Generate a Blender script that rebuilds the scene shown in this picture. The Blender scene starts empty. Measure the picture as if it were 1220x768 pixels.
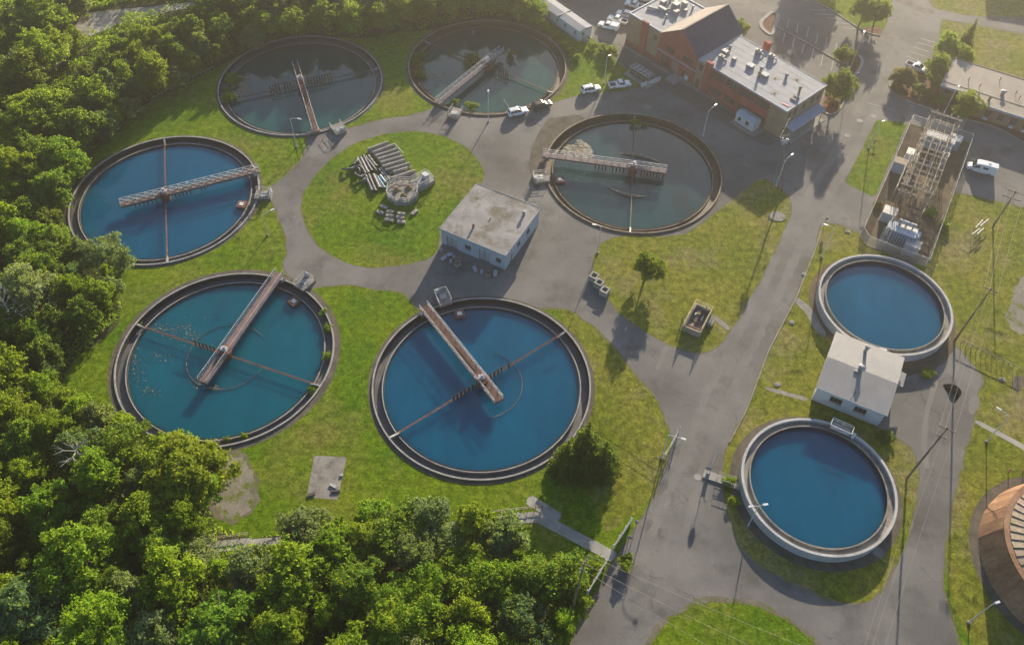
import bpy, math, random
import numpy as np
from mathutils import Vector, Matrix
from mathutils.geometry import delaunay_2d_cdt
C = bpy.context.scene
COL = C.collection
PI = math.pi
R = math.radians

# ------------------------------------------------------------------ camera, sky, sun, exposure
CAM_H = 125.0
PITCH, ROLL, FPX = 0.90598692, 0.02496317, 1008.4025
_fw = Vector((0, math.cos(PITCH), -math.sin(PITCH)))
_rt = Vector((1, 0, 0))
_up = _rt.cross(_fw)
_r = math.cos(ROLL) * _rt + math.sin(ROLL) * _up
_u = -math.sin(ROLL) * _rt + math.cos(ROLL) * _up
cd = bpy.data.cameras.new('camera')
cam = bpy.data.objects.new('camera', cd)
COL.objects.link(cam)
cd.sensor_fit = 'HORIZONTAL'
cd.sensor_width = 36
cd.lens = 36 * FPX / 1220
cd.clip_start = 1
cd.clip_end = 5000
cam.matrix_world = Matrix(((_r.x, _u.x, -_fw.x, 0), (_r.y, _u.y, -_fw.y, 0), (_r.z, _u.z, -_fw.z, CAM_H), (0, 0, 0, 1)))
C.camera = cam

SUN_AZ, SUN_EL = R(72.2), R(15.5)
w = bpy.data.worlds.new('World')
C.world = w
w.use_nodes = True
nt = w.node_tree
sky = nt.nodes.new('ShaderNodeTexSky')
sky.sky_type = 'NISHITA'
sky.sun_disc = False
sky.sun_elevation = SUN_EL
sky.sun_rotation = R(90) - SUN_AZ
sky.altitude = 50
sky.dust_density = 0.4
sky.ozone_density = 3.0
bg = nt.nodes['Background']
bg.inputs['Strength'].default_value = 0.072
nt.links.new(sky.outputs[0], bg.inputs[0])
sl = bpy.data.lights.new('sun', 'SUN')
sl.energy = 5.0
sl.angle = R(0.6)
sl.color = (1.0, 0.86, 0.65)
so = bpy.data.objects.new('sun', sl)
COL.objects.link(so)
sd = Vector((math.cos(SUN_AZ) * math.cos(SUN_EL), math.sin(SUN_AZ) * math.cos(SUN_EL), math.sin(SUN_EL)))
so.rotation_euler = sd.to_track_quat('Z', 'Y').to_euler()
so.location = (150, 350, 200)
C.view_settings.view_transform = 'Standard'
C.view_settings.look = 'None'
C.view_settings.exposure = 1.48
C.view_settings.gamma = 1.0


def W(x, y, z=0.0):
    """the ground (or height z) point seen at photo pixel x, y"""
    d = _fw + _r * ((x - 610) / FPX) - _u * ((y - 384) / FPX)
    s = (CAM_H - z) / -d.z
    return Vector((d.x * s, d.y * s, z))


def PX(p):
    d = Vector(p) - Vector((0, 0, CAM_H))
    k = d.dot(_fw)
    return (610 + FPX * d.dot(_r) / k, 384 - FPX * d.dot(_u) / k)


def hgt(b, t):
    """height of an upright thing from its foot pixel and its top pixel"""
    B = W(*b)
    best = min((((PX((B.x, B.y, h * .1))[0] - t[0]) ** 2 + (PX((B.x, B.y, h * .1))[1] - t[1]) ** 2), h * .1) for h in range(1, 400))
    return best[1]


# ------------------------------------------------------------------ materials
MATS = {}


def mat(name, col, col2=None, rough=.85, scale=.6, fine=6.0, fine_amt=.25, bump=0.0, bscale=8.0, metal=0.0, objvar=0.0, contrast=(.35, .65), spec=.3, stretch=None, stain=None, transl=0.0, local=False, cracks=False, mid=None):
    """a procedural surface: two noise octaves between two base colours, optional stains, relief and per-object variation"""
    m = bpy.data.materials.new(name)
    m.use_nodes = True
    n = m.node_tree.nodes
    L = m.node_tree.links
    b = n['Principled BSDF']
    b.inputs['Roughness'].default_value = rough
    b.inputs['Metallic'].default_value = metal
    b.inputs['Specular IOR Level'].default_value = spec
    col2 = col2 or tuple(min(1, c * 1.25) for c in col)
    if local:
        tc = n.new('ShaderNodeTexCoord')
        pos = tc.outputs['Object']
    else:
        tc = n.new('ShaderNodeNewGeometry')
        pos = tc.outputs['Position']
    if stretch:
        mp = n.new('ShaderNodeVectorMath')
        mp.operation = 'MULTIPLY'
        mp.inputs[1].default_value = stretch
        L.new(pos, mp.inputs[0])
        pos = mp.outputs[0]

    def noise(sc, det=4, ro=.6):
        t = n.new('ShaderNodeTexNoise')
        t.inputs['Scale'].default_value = sc
        t.inputs['Detail'].default_value = det
        t.inputs['Roughness'].default_value = ro
        L.new(pos, t.inputs['Vector'])
        return t.outputs[0]

    def ramp(src, a, bb):
        r_ = n.new('ShaderNodeMapRange')
        r_.inputs[1].default_value = a
        r_.inputs[2].default_value = bb
        L.new(src, r_.inputs[0])
        return r_.outputs[0]

    def mix(fac, a, bb, mode='MIX'):
        x = n.new('ShaderNodeMix')
        x.data_type = 'RGBA'
        x.blend_type = mode
        for s, i in ((a, 6), (bb, 7)):
            if isinstance(s, tuple):
                x.inputs[i].default_value = (*s[:3], 1)
            else:
                L.new(s, x.inputs[i])
        if isinstance(fac, float):
            x.inputs[0].default_value = fac
        else:
            L.new(fac, x.inputs[0])
        return x.outputs[2]
    c = mix(ramp(noise(scale), *contrast), col, col2)
    if stain:
        scol, ssc, lo, hi = stain
        c = mix(ramp(noise(ssc, 5, .65), lo, hi), c, scol)
    if mid:
        f = ramp(noise(mid[0], 6, .68), .3, .7)
        lo = n.new('ShaderNodeMapRange')
        lo.inputs[3].default_value = 1 - mid[1]
        lo.inputs[4].default_value = 1 + mid[1]
        L.new(f, lo.inputs[0])
        cc = n.new('ShaderNodeVectorMath')
        cc.operation = 'SCALE'
        L.new(c, cc.inputs[0])
        L.new(lo.outputs[0], cc.inputs['Scale'])
        c = cc.outputs[0]
    if fine_amt:
        f = ramp(noise(fine, 3, .7), .25, .75)
        lo = n.new('ShaderNodeMapRange')
        lo.inputs[3].default_value = 1 - fine_amt
        lo.inputs[4].default_value = 1 + fine_amt
        L.new(f, lo.inputs[0])
        cc = n.new('ShaderNodeVectorMath')
        cc.operation = 'SCALE'
        L.new(c, cc.inputs[0])
        L.new(lo.outputs[0], cc.inputs['Scale'])
        c = cc.outputs[0]
    if cracks:
        wp = n.new('ShaderNodeTexNoise')
        wp.inputs['Scale'].default_value = .35
        wp.inputs['Detail'].default_value = 5
        L.new(pos, wp.inputs['Vector'])
        ad = n.new('ShaderNodeVectorMath')
        ad.operation = 'MULTIPLY_ADD'
        ad.inputs[1].default_value = (3.5, 3.5, 0)
        L.new(wp.outputs['Color'], ad.inputs[0])
        L.new(pos, ad.inputs[2])
        for sc, wd, dk, gate in ((.085, .0035, .66, .52), (.30, .008, .80, .62)):
            vo = n.new('ShaderNodeTexVoronoi')
            vo.feature = 'DISTANCE_TO_EDGE'
            vo.inputs['Scale'].default_value = sc
            L.new(ad.outputs[0], vo.inputs['Vector'])
            lt = n.new('ShaderNodeMath')
            lt.operation = 'LESS_THAN'
            lt.inputs[1].default_value = wd
            L.new(vo.outputs['Distance'], lt.inputs[0])
            gt = n.new('ShaderNodeMath')
            gt.operation = 'MULTIPLY'
            L.new(lt.outputs[0], gt.inputs[0])
            L.new(ramp(noise(.05, 2), gate - .03, gate + .03), gt.inputs[1])
            c = mix(gt.outputs[0], c, mix(1.0, c, (dk, dk, dk), 'MULTIPLY'))
    if objvar:
        oi = n.new('ShaderNodeObjectInfo')
        hs = n.new('ShaderNodeHueSaturation')
        v = n.new('ShaderNodeMapRange')
        v.inputs[3].default_value = 1 - objvar
        v.inputs[4].default_value = 1 + objvar
        L.new(oi.outputs['Random'], v.inputs[0])
        L.new(v.outputs[0], hs.inputs['Value'])
        ml = n.new('ShaderNodeMath')
        ml.operation = 'MULTIPLY'
        ml.inputs[1].default_value = 7.31
        L.new(oi.outputs['Random'], ml.inputs[0])
        fr = n.new('ShaderNodeMath')
        fr.operation = 'FRACT'
        L.new(ml.outputs[0], fr.inputs[0])
        hv = n.new('ShaderNodeMapRange')
        hv.inputs[3].default_value = .5 - objvar * .11
        hv.inputs[4].default_value = .5 + objvar * .09
        L.new(fr.outputs[0], hv.inputs[0])
        L.new(hv.outputs[0], hs.inputs['Hue'])
        L.new(c, hs.inputs['Color'])
        c = hs.outputs[0]
    L.new(c, b.inputs['Base Color'])
    if bump:
        bp = n.new('ShaderNodeBump')
        bp.inputs['Strength'].default_value = min(1, bump)
        bp.inputs['Distance'].default_value = .25 * bump
        L.new(noise(bscale, 4, .7), bp.inputs['Height'])
        L.new(bp.outputs[0], b.inputs['Normal'])
    if transl:
        tr = n.new('ShaderNodeBsdfTranslucent')
        tcol = mix(.6, c, (.46, .56, .03), 'MIX')
        L.new(tcol, tr.inputs[0])
        ms = n.new('ShaderNodeMixShader')
        ms.inputs[0].default_value = transl
        L.new(b.outputs[0], ms.inputs[1])
        L.new(tr.outputs[0], ms.inputs[2])
        L.new(ms.outputs[0], n['Material Output'].inputs[0])
    MATS[name] = m
    return m


def water_mat(name, col, col2, rough=.04, scum=None):
    m = mat(name, col, col2, rough=rough, scale=.07, fine=.35, fine_amt=.12, stretch=(1, .35, 1), bump=.10, bscale=2.6, spec=.5, stain=scum, contrast=(.3, .7))
    b = m.node_tree.nodes['Principled BSDF']   # turbid water: light spreads under the surface
    b.subsurface_method = 'BURLEY'
    b.inputs['Subsurface Weight'].default_value = 1.0
    b.inputs['Subsurface Radius'].default_value = (.6, 1.0, 1.2)
    b.inputs['Subsurface Scale'].default_value = 3.0
    return m


lawn_m = mat('lawn_grass', (.074, .150, .006), (.145, .195, .010), rough=.95, scale=.06, fine=2.6, fine_amt=.46, mid=(.8, .5), bump=.6, bscale=3.0, spec=.05, stain=((.175, .16, .04), .05, .50, .72))
lawn_dry_m = mat('dry_lawn_grass', (.120, .150, .010), (.190, .182, .026), rough=.95, scale=.10, fine=2.6, fine_amt=.46, mid=(.8, .5), bump=.6, bscale=3.0, spec=.1, stain=((.215, .18, .085), .08, .50, .70))
forest_floor_m = mat('forest_floor', (.035, .045, .015), (.075, .07, .03), rough=1, scale=.3, fine=3, fine_amt=.4, bump=.8, bscale=2)
asphalt_m = mat('aged_asphalt', (.120, .116, .110), (.188, .180, .168), rough=.9, scale=.06, contrast=(.38, .62), fine=3.5, fine_amt=.13, bump=.12, bscale=14, stain=((.090, .086, .080), .11, .52, .68), cracks=True)
asphalt_pale_m = mat('pale_asphalt', (.170, .160, .145), (.215, .20, .178), rough=.9, scale=.09, fine=3.5, fine_amt=.13, bump=.12, bscale=14)
asphalt_worn_m = mat('worn_asphalt', (.140, .135, .127), (.205, .196, .182), rough=.9, scale=.12, fine=3.5, fine_amt=.14, bump=.12, bscale=14)
asphalt_dark_m = mat('dark_asphalt', (.092, .088, .083), (.130, .124, .115), rough=.88, scale=.10, fine=3.5, fine_amt=.13, bump=.12, bscale=14)
gravel_m = mat('gravel', (.085, .075, .06), (.15, .13, .10), rough=1, scale=.5, fine=7, fine_amt=.45, bump=.7, bscale=6)
dirt_m = mat('bare_dirt', (.20, .18, .15), (.27, .24, .20), rough=1, scale=.2, fine=3, fine_amt=.25, bump=.4, bscale=4, stain=((.12, .15, .02), .5, .50, .60))
brown_dirt_m = mat('brown_dirt', (.10, .075, .05), (.17, .13, .085), rough=1, scale=.3, fine=4, fine_amt=.4, bump=.5, bscale=4, stain=((.11, .13, .02), .25, .58, .70))
verge_m = mat('worn_verge', (.125, .115, .075), (.18, .16, .12), rough=1, scale=.6, fine=4, fine_amt=.35, bump=.4, bscale=5, stain=((.11, .14, .015), .5, .50, .62))
mulch_m = mat('mulch', (.12, .065, .04), (.19, .10, .06), rough=1, scale=.5, fine=5, fine_amt=.4, bump=.6, bscale=6)
trail_m = mat('pale_trail', (.30, .295, .28), (.38, .37, .34), rough=1, scale=.15, fine=3, fine_amt=.2, stain=((.30, .25, .18), .12, .5, .65))
conc_m = mat('concrete', (.27, .26, .24), (.36, .345, .315), rough=.9, scale=.35, fine=4, fine_amt=.14, bump=.1, stain=((.22, .21, .18), .30, .58, .75))
conc_old_m = mat('weathered_concrete', (.20, .185, .165), (.30, .28, .25), rough=.95, scale=.4, fine=3, fine_amt=.25, bump=.2, stain=((.13, .12, .09), .5, .54, .70))
rim_m = mat('rim_concrete', (.27, .265, .255), (.37, .36, .34), rough=.9, scale=.5, fine=3, fine_amt=.2, stain=((.20, .19, .165), .35, .52, .72))
rim_brown_m = mat('brown_rim_concrete', (.22, .18, .135), (.31, .26, .20), rough=.9, scale=.5, fine=3, fine_amt=.25, stain=((.15, .11, .07), .35, .50, .70))
wall_shade_m = mat('painted_wall_shade', (.018, .018, .022), (.035, .034, .038), rough=.7, scale=.5, fine=2, fine_amt=.3)  # near-black colour stands for the shade on the tanks' inner walls
trough_m = mat('wet_trough', (.085, .084, .086), (.14, .138, .135), rough=.5, scale=.3, fine=2, fine_amt=.35)
trough_brown_m = mat('wet_brown_trough', (.055, .040, .027), (.10, .072, .046), rough=.6, scale=.3, fine=2, fine_amt=.35)
white_rim_m = mat('pale_rim_concrete', (.38, .375, .365), (.47, .465, .45), rough=.85, scale=.4, fine=3, fine_amt=.12, stain=((.30, .27, .22), .3, .60, .75))
tan_rim_m = mat('tan_concrete', (.30, .25, .185), (.39, .33, .25), rough=.9, scale=.4, fine=3, fine_amt=.15)
rust_m = mat('rusty_steel', (.23, .12, .066), (.35, .205, .118), rough=.75, scale=.35, fine=2, fine_amt=.3, stain=((.42, .27, .16), .22, .55, .72), stretch=(1, 1, .35))
rust_roof_m = mat('rusty_roof_panel', (.27, .205, .145), (.34, .27, .20), rough=.75, scale=.5, fine=2, fine_amt=.25, objvar=.18, stain=((.30, .30, .30), .25, .55, .7))
deck_m = mat('rusty_deck_plate', (.085, .045, .04), (.14, .075, .06), rough=.8, scale=.6, fine=3, fine_amt=.3)
arm_grey_m = mat('grey_brown_steel', (.11, .09, .075), (.17, .14, .115), rough=.7, scale=.6, fine=3, fine_amt=.2)
rust_paint_m = mat('rust_red_paint', (.15, .065, .05), (.22, .105, .08), rough=.7, scale=.6, fine=3, fine_amt=.2)
deck_pink_m = mat('faded_rusty_deck', (.16, .105, .10), (.23, .155, .145), rough=.85, scale=.6, fine=3, fine_amt=.3)
roof_unit_m = mat('weathered_unit_casing', (.22, .225, .24), (.30, .305, .32), rough=.6, scale=.8, fine=3, fine_amt=.15)
galv_m = mat('galvanised_steel', (.28, .28, .275), (.38, .38, .365), rough=.5, metal=.3, scale=1, fine=4, fine_amt=.1)
line_m = mat('faded_line_paint', (.30, .30, .29), (.42, .42, .41), rough=.9, scale=.8, fine=4, fine_amt=.3)
rail_m = mat('pale_railing_paint', (.42, .41, .40), (.52, .50, .48), rough=.6, scale=1, fine=4, fine_amt=.1)
yellow_rail_m = mat('faded_yellow_paint', (.52, .40, .16), (.60, .48, .24), rough=.6, scale=1, fine=4, fine_amt=.1)
dark_steel_m = mat('dark_steel', (.06, .055, .05), (.10, .09, .08), rough=.6, scale=1)
picket_m = mat('wet_picket_steel', (.028, .026, .024), (.045, .04, .035), rough=.6, scale=1)
lattice_m = mat('weathered_lattice_steel', (.20, .165, .125), (.30, .25, .19), rough=.65, scale=.7, fine=3, fine_amt=.15)
brick_m = mat('red_brick', (.29, .066, .050), (.37, .100, .078), rough=.9, scale=.5, fine=5, fine_amt=.22)
brick_tan_m = mat('tan_brick', (.27, .19, .12), (.34, .25, .165), rough=.9, scale=.5, fine=5, fine_amt=.2)
brick_b_m = mat('brown_brick', (.24, .14, .09), (.31, .19, .13), rough=.9, scale=.5, fine=5, fine_amt=.22)
roof_white_m = mat('white_membrane_roof', (.27, .28, .305), (.33, .34, .365), rough=.8, scale=.12, fine=1.5, fine_amt=.06, stain=((.23, .23, .23), .22, .58, .75))
roof_grey_m = mat('weathered_flat_roof', (.235, .225, .22), (.33, .315, .305), rough=.9, scale=.2, fine=1.5, fine_amt=.12, stain=((.15, .13, .10), .28, .47, .62))
roof_tan_m = mat('tan_flat_roof', (.30, .26, .22), (.36, .32, .27), rough=.9, scale=.15, fine=1.5, fine_amt=.08, stain=((.25, .21, .17), .2, .58, .75))
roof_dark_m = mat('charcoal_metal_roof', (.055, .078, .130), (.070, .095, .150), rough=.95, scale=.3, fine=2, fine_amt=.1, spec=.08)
roof_metal_m = mat('pale_metal_roof', (.25, .25, .25), (.30, .295, .29), rough=.55, scale=.15, fine=1.5, fine_amt=.06, stain=((.22, .195, .16), .12, .58, .75))
wall_white_m = mat('white_cladding', (.50, .52, .53), (.57, .58, .58), rough=.8, scale=.4, fine=3, fine_amt=.06)
wall_blue_m = mat('pale_blue_grey_block_wall', (.34, .41, .46), (.41, .48, .53), rough=.85, scale=.4, fine=3, fine_amt=.1)
trim_blue_m = mat('blue_grey_trim', (.27, .33, .42), (.34, .40, .48), rough=.6, scale=.5)
white_m = mat('white_paint', (.56, .56, .55), (.64, .64, .63), rough=.5, scale=1, fine=4, fine_amt=.05)
car_white_m = mat('white_car_paint', (.74, .75, .76), (.78, .79, .80), rough=.22, scale=1, fine_amt=0, spec=.5)
car_dark_m = mat('charcoal_car_paint', (.045, .045, .045), (.06, .06, .058), rough=.25, scale=1, fine_amt=0, spec=.5)
glass_m = mat('dark_glass', (.018, .022, .027), (.03, .035, .04), rough=.08, scale=1, fine_amt=0, spec=.6)
pane_m = mat('window_pane', (.045, .05, .05), (.085, .09, .08), rough=.12, scale=.4, fine_amt=.1, spec=.6)
tyre_m = mat('tyre_rubber', (.02, .02, .02), (.03, .03, .03), rough=.9, fine_amt=0)
rimw_m = mat('wheel_rim', (.4, .4, .4), (.5, .5, .5), rough=.35, metal=.6, fine_amt=0)
lens_m = mat('headlight_lens', (.7, .7, .7), (.8, .8, .8), rough=.1, fine_amt=0)
tail_m = mat('tail_light_lens', (.35, .02, .02), (.4, .03, .03), rough=.2, fine_amt=0)
pole_wood_m = mat('weathered_pole_wood', (.15, .11, .08), (.24, .18, .13), rough=.95, scale=1, fine=4, fine_amt=.2)
pole_alu_m = mat('aluminium_pole', (.55, .56, .58), (.64, .65, .66), rough=.45, metal=.2, scale=1, fine_amt=.05)
wire_m = mat('bare_wire', (.30, .28, .23), (.36, .33, .27), rough=.5, metal=.2, fine_amt=0)
pipe_black_m = mat('black_pipe', (.05, .05, .055), (.09, .09, .095), rough=.55, scale=1, fine=3, fine_amt=.15, objvar=.3)
pipe_grey_m = mat('grey_pipe', (.24, .23, .22), (.33, .31, .29), rough=.7, scale=1, fine=3, fine_amt=.15, objvar=.2)
pipe_blue_m = mat('blue_pipe', (.12, .33, .42), (.2, .45, .55), rough=.5, scale=1)
pipe_pale_m = mat('pale_blue_pipe', (.45, .58, .64), (.55, .66, .7), rough=.5, scale=1)
brown_m = mat('brown_machine_paint', (.22, .16, .09), (.30, .22, .13), rough=.8, scale=1, fine=4, fine_amt=.3)
grey_machine_m = mat('grey_machine_paint', (.36, .38, .41), (.45, .47, .50), rough=.55, scale=.8, fine=3, fine_amt=.08)
foam_m = mat('dried_foam', (.24, .22, .17), (.36, .32, .26), rough=.95, scale=.8, fine=2, fine_amt=.3, bump=.5)
scum_m = mat('floating_scum', (.17, .18, .13), (.25, .25, .18), rough=.95, scale=.8, fine=2, fine_amt=.3)
bark_m = mat('bark', (.10, .08, .06), (.16, .13, .10), rough=1, scale=1, fine=5, fine_amt=.3)
dead_bark_m = mat('bleached_dead_wood', (.24, .23, .21), (.33, .31, .29), rough=1, scale=1, fine=5, fine_amt=.2)
red_m = mat('red_plastic', (.5, .06, .04), (.55, .08, .05), rough=.5, fine_amt=0)

LEAF = {}
for nm, a, b in (('bright green', (0.165, 0.284, 0.013), (0.244, 0.351, 0.024)), ('mid green', (0.112, 0.212, 0.019), (0.165, 0.264, 0.029)), ('dark green', (0.065, 0.130, 0.021), (0.094, 0.165, 0.031)),
                 ('silvery', (.170, .235, .085), (.225, .285, .125)), ('yellow green', (.165, .262, .012), (.215, .305, .020)), ('blue green', (0.071, 0.153, 0.059), (0.106, 0.195, 0.083)),
                 ('reddish', (0.177, 0.088, 0.053), (0.236, 0.130, 0.083)), ('spruce', (.080, .130, .020), (.115, .165, .030))):
    LEAF[nm] = mat('leaf_' + nm.replace(' ', '_'), a, b, rough=.6, scale=.35, fine=2.5, fine_amt=.35, objvar=.22, transl=.50, spec=.12)
reed_m = mat('dry_reeds', (.22, .17, .08), (.28, .23, .11), rough=.9, scale=.1, fine=2, fine_amt=.3, transl=.3)
weed_m = mat('weed_blades', (.105, .178, .006), (.180, .222, .012), rough=.95, scale=.06, fine=1.2, fine_amt=.15, transl=.35, spec=.1)

water_blue = water_mat('blue_water', (.0, .066, .135), (.0003, .083, .158))
water_teal = water_mat('teal_blue_water', (.0, .075, .115), (.0003, .092, .132))
water_grey = water_mat('grey_teal_water', (.010, .066, .062), (.015, .080, .074), scum=((.024, .066, .056), .08, .5, .75))
water_brown = water_mat('murky_grey_water', (.018, .056, .060), (.026, .068, .068), scum=((.03, .032, .026), .09, .52, .75))
water_green = water_mat('murky_green_water', (.016, .066, .056), (.024, .078, .066), scum=((.027, .036, .026), .08, .5, .72))


def chain_mat():
    m = bpy.data.materials.new('chain_link_mesh')
    m.use_nodes = True
    n = m.node_tree.nodes
    L = m.node_tree.links
    b = n['Principled BSDF']
    b.inputs['Base Color'].default_value = (.45, .45, .44, 1)
    b.inputs['Roughness'].default_value = .5
    tr = n.new('ShaderNodeBsdfTransparent')
    ms = n.new('ShaderNodeMixShader')
    ch = n.new('ShaderNodeTexChecker')
    ch.inputs['Scale'].default_value = 9
    ch.inputs[1].default_value = (.34, .34, .34, 1)
    ch.inputs[2].default_value = (.12, .12, .12, 1)
    ge = n.new('ShaderNodeNewGeometry')
    L.new(ge.outputs['Position'], ch.inputs[0])
    L.new(ch.outputs[0], ms.inputs[0])
    L.new(tr.outputs[0], ms.inputs[1])
    L.new(b.outputs[0], ms.inputs[2])
    L.new(ms.outputs[0], n['Material Output'].inputs[0])
    return m


chain_m = chain_mat()


# ------------------------------------------------------------------ mesh builder and tagging
class MB:
    def __init__(s):
        s.v, s.f, s.m = [], [], []

    def add(s, vs, fs, m=0):
        o = len(s.v)
        s.v += [tuple(p) for p in vs]
        s.f += [tuple(i + o for i in f) for f in fs]
        s.m += [m] * len(fs)
        return s

    def box(s, x0, x1, y0, y1, z0, z1, m=0, top=None):
        s.add([(x0, y0, z0), (x1, y0, z0), (x1, y1, z0), (x0, y1, z0), (x0, y0, z1), (x1, y0, z1), (x1, y1, z1), (x0, y1, z1)],
              [(3, 2, 1, 0), (0, 1, 5, 4), (1, 2, 6, 5), (2, 3, 7, 6), (3, 0, 4, 7)], m)
        s.f.append(tuple(len(s.v) - 4 + i for i in range(4)))
        s.m.append(m if top is None else top)
        return s

    def beam(s, p, q, w, h=None, m=0):
        p, q = Vector(p), Vector(q)
        h = h or w
        d = (q - p).normalized()
        a = d.cross(Vector((0, 0, 1)))
        a = Vector((1, 0, 0)) if a.length < 1e-4 else a.normalized()
        b = a.cross(d)
        c = [(-.5, -.5), (.5, -.5), (.5, .5), (-.5, .5)]
        vs = [p + a * (w * i) + b * (h * j) for i, j in c] + [q + a * (w * i) + b * (h * j) for i, j in c]
        return s.add(vs, [(0, 1, 5, 4), (1, 2, 6, 5), (2, 3, 7, 6), (3, 0, 4, 7), (3, 2, 1, 0), (4, 5, 6, 7)], m)

    def tube(s, p, q, r, n=8, r2=None, m=0):
        return s.path([p, q], [r, r if r2 is None else r2], n, m)

    def path(s, pts, rs, n=6, m=0, cap=True):
        pts = [Vector(p) for p in pts]
        if not isinstance(rs, (list, tuple)):
            rs = [rs] * len(pts)
        vs = []
        a = None
        for i, p in enumerate(pts):
            d = (pts[min(i + 1, len(pts) - 1)] - pts[max(i - 1, 0)]).normalized()
            if a is None:
                a = d.cross(Vector((0, 0, 1)))
                if a.length < 1e-3:
                    a = Vector((1, 0, 0))
            a = (a - d * a.dot(d)).normalized()
            b = d.cross(a)
            for k in range(n):
                t = 2 * PI * k / n
                vs.append(p + (a * math.cos(t) + b * math.sin(t)) * rs[i])
        fs = []
        for i in range(len(pts) - 1):
            for k in range(n):
                fs.append((i * n + k, i * n + (k + 1) % n, (i + 1) * n + (k + 1) % n, (i + 1) * n + k))
        if cap:
            fs.append(tuple(range(n))[::-1])
            fs.append(tuple(range((len(pts) - 1) * n, len(pts) * n)))
        return s.add(vs, fs, m)

    def prism(s, pts, z0, z1, m=0, top=None):
        n = len(pts)
        s.add([(x, y, z0) for x, y in pts] + [(x, y, z1) for x, y in pts],
              [(i, (i + 1) % n, n + (i + 1) % n, n + i) for i in range(n)] + [tuple(range(n))[::-1]], m)
        s.f.append(tuple(len(s.v) - n + i for i in range(n)))
        s.m.append(m if top is None else top)
        return s

    def ring(s, r0, r1, z0, z1, n=120, a0=0, a1=2 * PI, m=0, cx=0, cy=0):
        full = abs(a1 - a0 - 2 * PI) < 1e-6
        k = n if full else n + 1
        vs = []
        for i in range(k):
            a = a0 + (a1 - a0) * i / n
            c, d = math.cos(a), math.sin(a)
            vs += [(cx + r0 * c, cy + r0 * d, z0), (cx + r1 * c, cy + r1 * d, z0), (cx + r1 * c, cy + r1 * d, z1), (cx + r0 * c, cy + r0 * d, z1)]
        fs = []
        for i in range(n):
            j = (i + 1) % k
            for e in range(4):
                g = (e + 1) % 4
                fs.append((i * 4 + e, i * 4 + g, j * 4 + g, j * 4 + e)[::-1])
        if not full:
            fs += [(0, 1, 2, 3), ((k - 1) * 4 + 3, (k - 1) * 4 + 2, (k - 1) * 4 + 1, (k - 1) * 4)]
        return s.add(vs, fs, m)

    def disc(s, r, z, n=96, m=0, cx=0, cy=0):
        return s.add([(cx + r * math.cos(2 * PI * i / n), cy + r * math.sin(2 * PI * i / n), z) for i in range(n)], [tuple(range(n))], m)

    def cyl(s, x, y, z0, z1, r, n=12, m=0, r2=None):
        return s.path([(x, y, z0), (x, y, z1)], [r, r if r2 is None else r2], n, m)

    def mesh(s, name, mats, smooth=False):
        me = bpy.data.meshes.new(name)
        me.from_pydata(s.v, [], s.f)
        for m in (mats if isinstance(mats, (list, tuple)) else [mats]):
            me.materials.append(m)
        if any(s.m):
            me.polygons.foreach_set('material_index', s.m)
        if smooth:
            me.polygons.foreach_set('use_smooth', [True] * len(s.f))
        me.update()
        return me


def link(name, me, parent=None, loc=None):
    o = bpy.data.objects.new(name, me)
    COL.objects.link(o)
    if parent is not None:
        o.parent = parent
    if loc is not None:
        o.location = loc
    return o


def part(name, mb, mats, parent, smooth=False, loc=None, label=None, kind=None):
    o = link(name, mb.mesh(name, mats, smooth), parent, loc)
    if label:
        o['label'] = label
    if kind:
        o['kind'] = kind
    return o


def tag(o, label, cat, group=None):
    o['label'] = label
    o['category'] = cat
    if group:
        o['group'] = group
    return o


def thing(name, label, cat, loc=(0, 0, 0), rot=0.0, group=None):
    o = bpy.data.objects.new(name, None)
    COL.objects.link(o)
    o.location = loc
    o.rotation_euler = (0, 0, rot)
    return tag(o, label, cat, group)


def solid(name, mb, mats, label, cat, group=None, loc=None, rot=0, smooth=False):
    o = link(name, mb.mesh(name, mats, smooth), None, loc)
    o.rotation_euler = (0, 0, rot)
    return tag(o, label, cat, group)


def dup(root, loc, rot, label=None, scale=1.0):
    def cp(o, par):
        c = o.copy()
        COL.objects.link(c)
        c.parent = par
        for ch in o.children:
            cp(ch, c)
        return c
    c = cp(root, None)
    c.location = loc
    c.rotation_euler = (0, 0, rot)
    c.scale = (scale,) * 3
    if label:
        c['label'] = label
    return c


def local(root_xy, rot, p):
    dx, dy = p[0] - root_xy[0], p[1] - root_xy[1]
    c, s = math.cos(rot), math.sin(rot)
    return (dx * c + dy * s, -dx * s + dy * c)


def ang(a, b):
    return math.atan2(b[1] - a[1], b[0] - a[0])
# ------------------------------------------------------------------ the ground, cut into lawn, pavement, beds and paths; tanks and the pit leave holes
from mathutils import noise as mnoise


def trace(pts, jit=0.0, step=2.5, soft=2, seed=0.0):
    """ground outline from photo pixels: resampled, corners rounded, edge roughened"""
    P = [W(*p).xy if len(p) == 2 else Vector((p[0], p[1])) for p in pts]
    out = []
    for a, b in zip(P, P[1:] + P[:1]):
        k = max(1, int((b - a).length / step))
        out += [a.lerp(b, i / k) for i in range(k)]
    for _ in range(soft):
        out = [q for a, b in zip(out, out[1:] + out[:1]) for q in (a.lerp(b, .25), a.lerp(b, .75))]
    if jit:
        fin = []
        for a, b in zip(out, out[1:] + out[:1]):
            k = max(1, int((b - a).length / .6))
            fin += [a.lerp(b, i / k) for i in range(k)]
        out = [Vector((p.x + jit * mnoise.noise((p.x * .7, p.y * .7, seed)) + jit * .8 * mnoise.noise((p.x * .15, p.y * .15, seed + 9)),
                       p.y + jit * mnoise.noise((p.x * .7, p.y * .7, seed + 5)) + jit * .8 * mnoise.noise((p.x * .15, p.y * .15, seed + 14)))) for p in fin]
    return out


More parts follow.
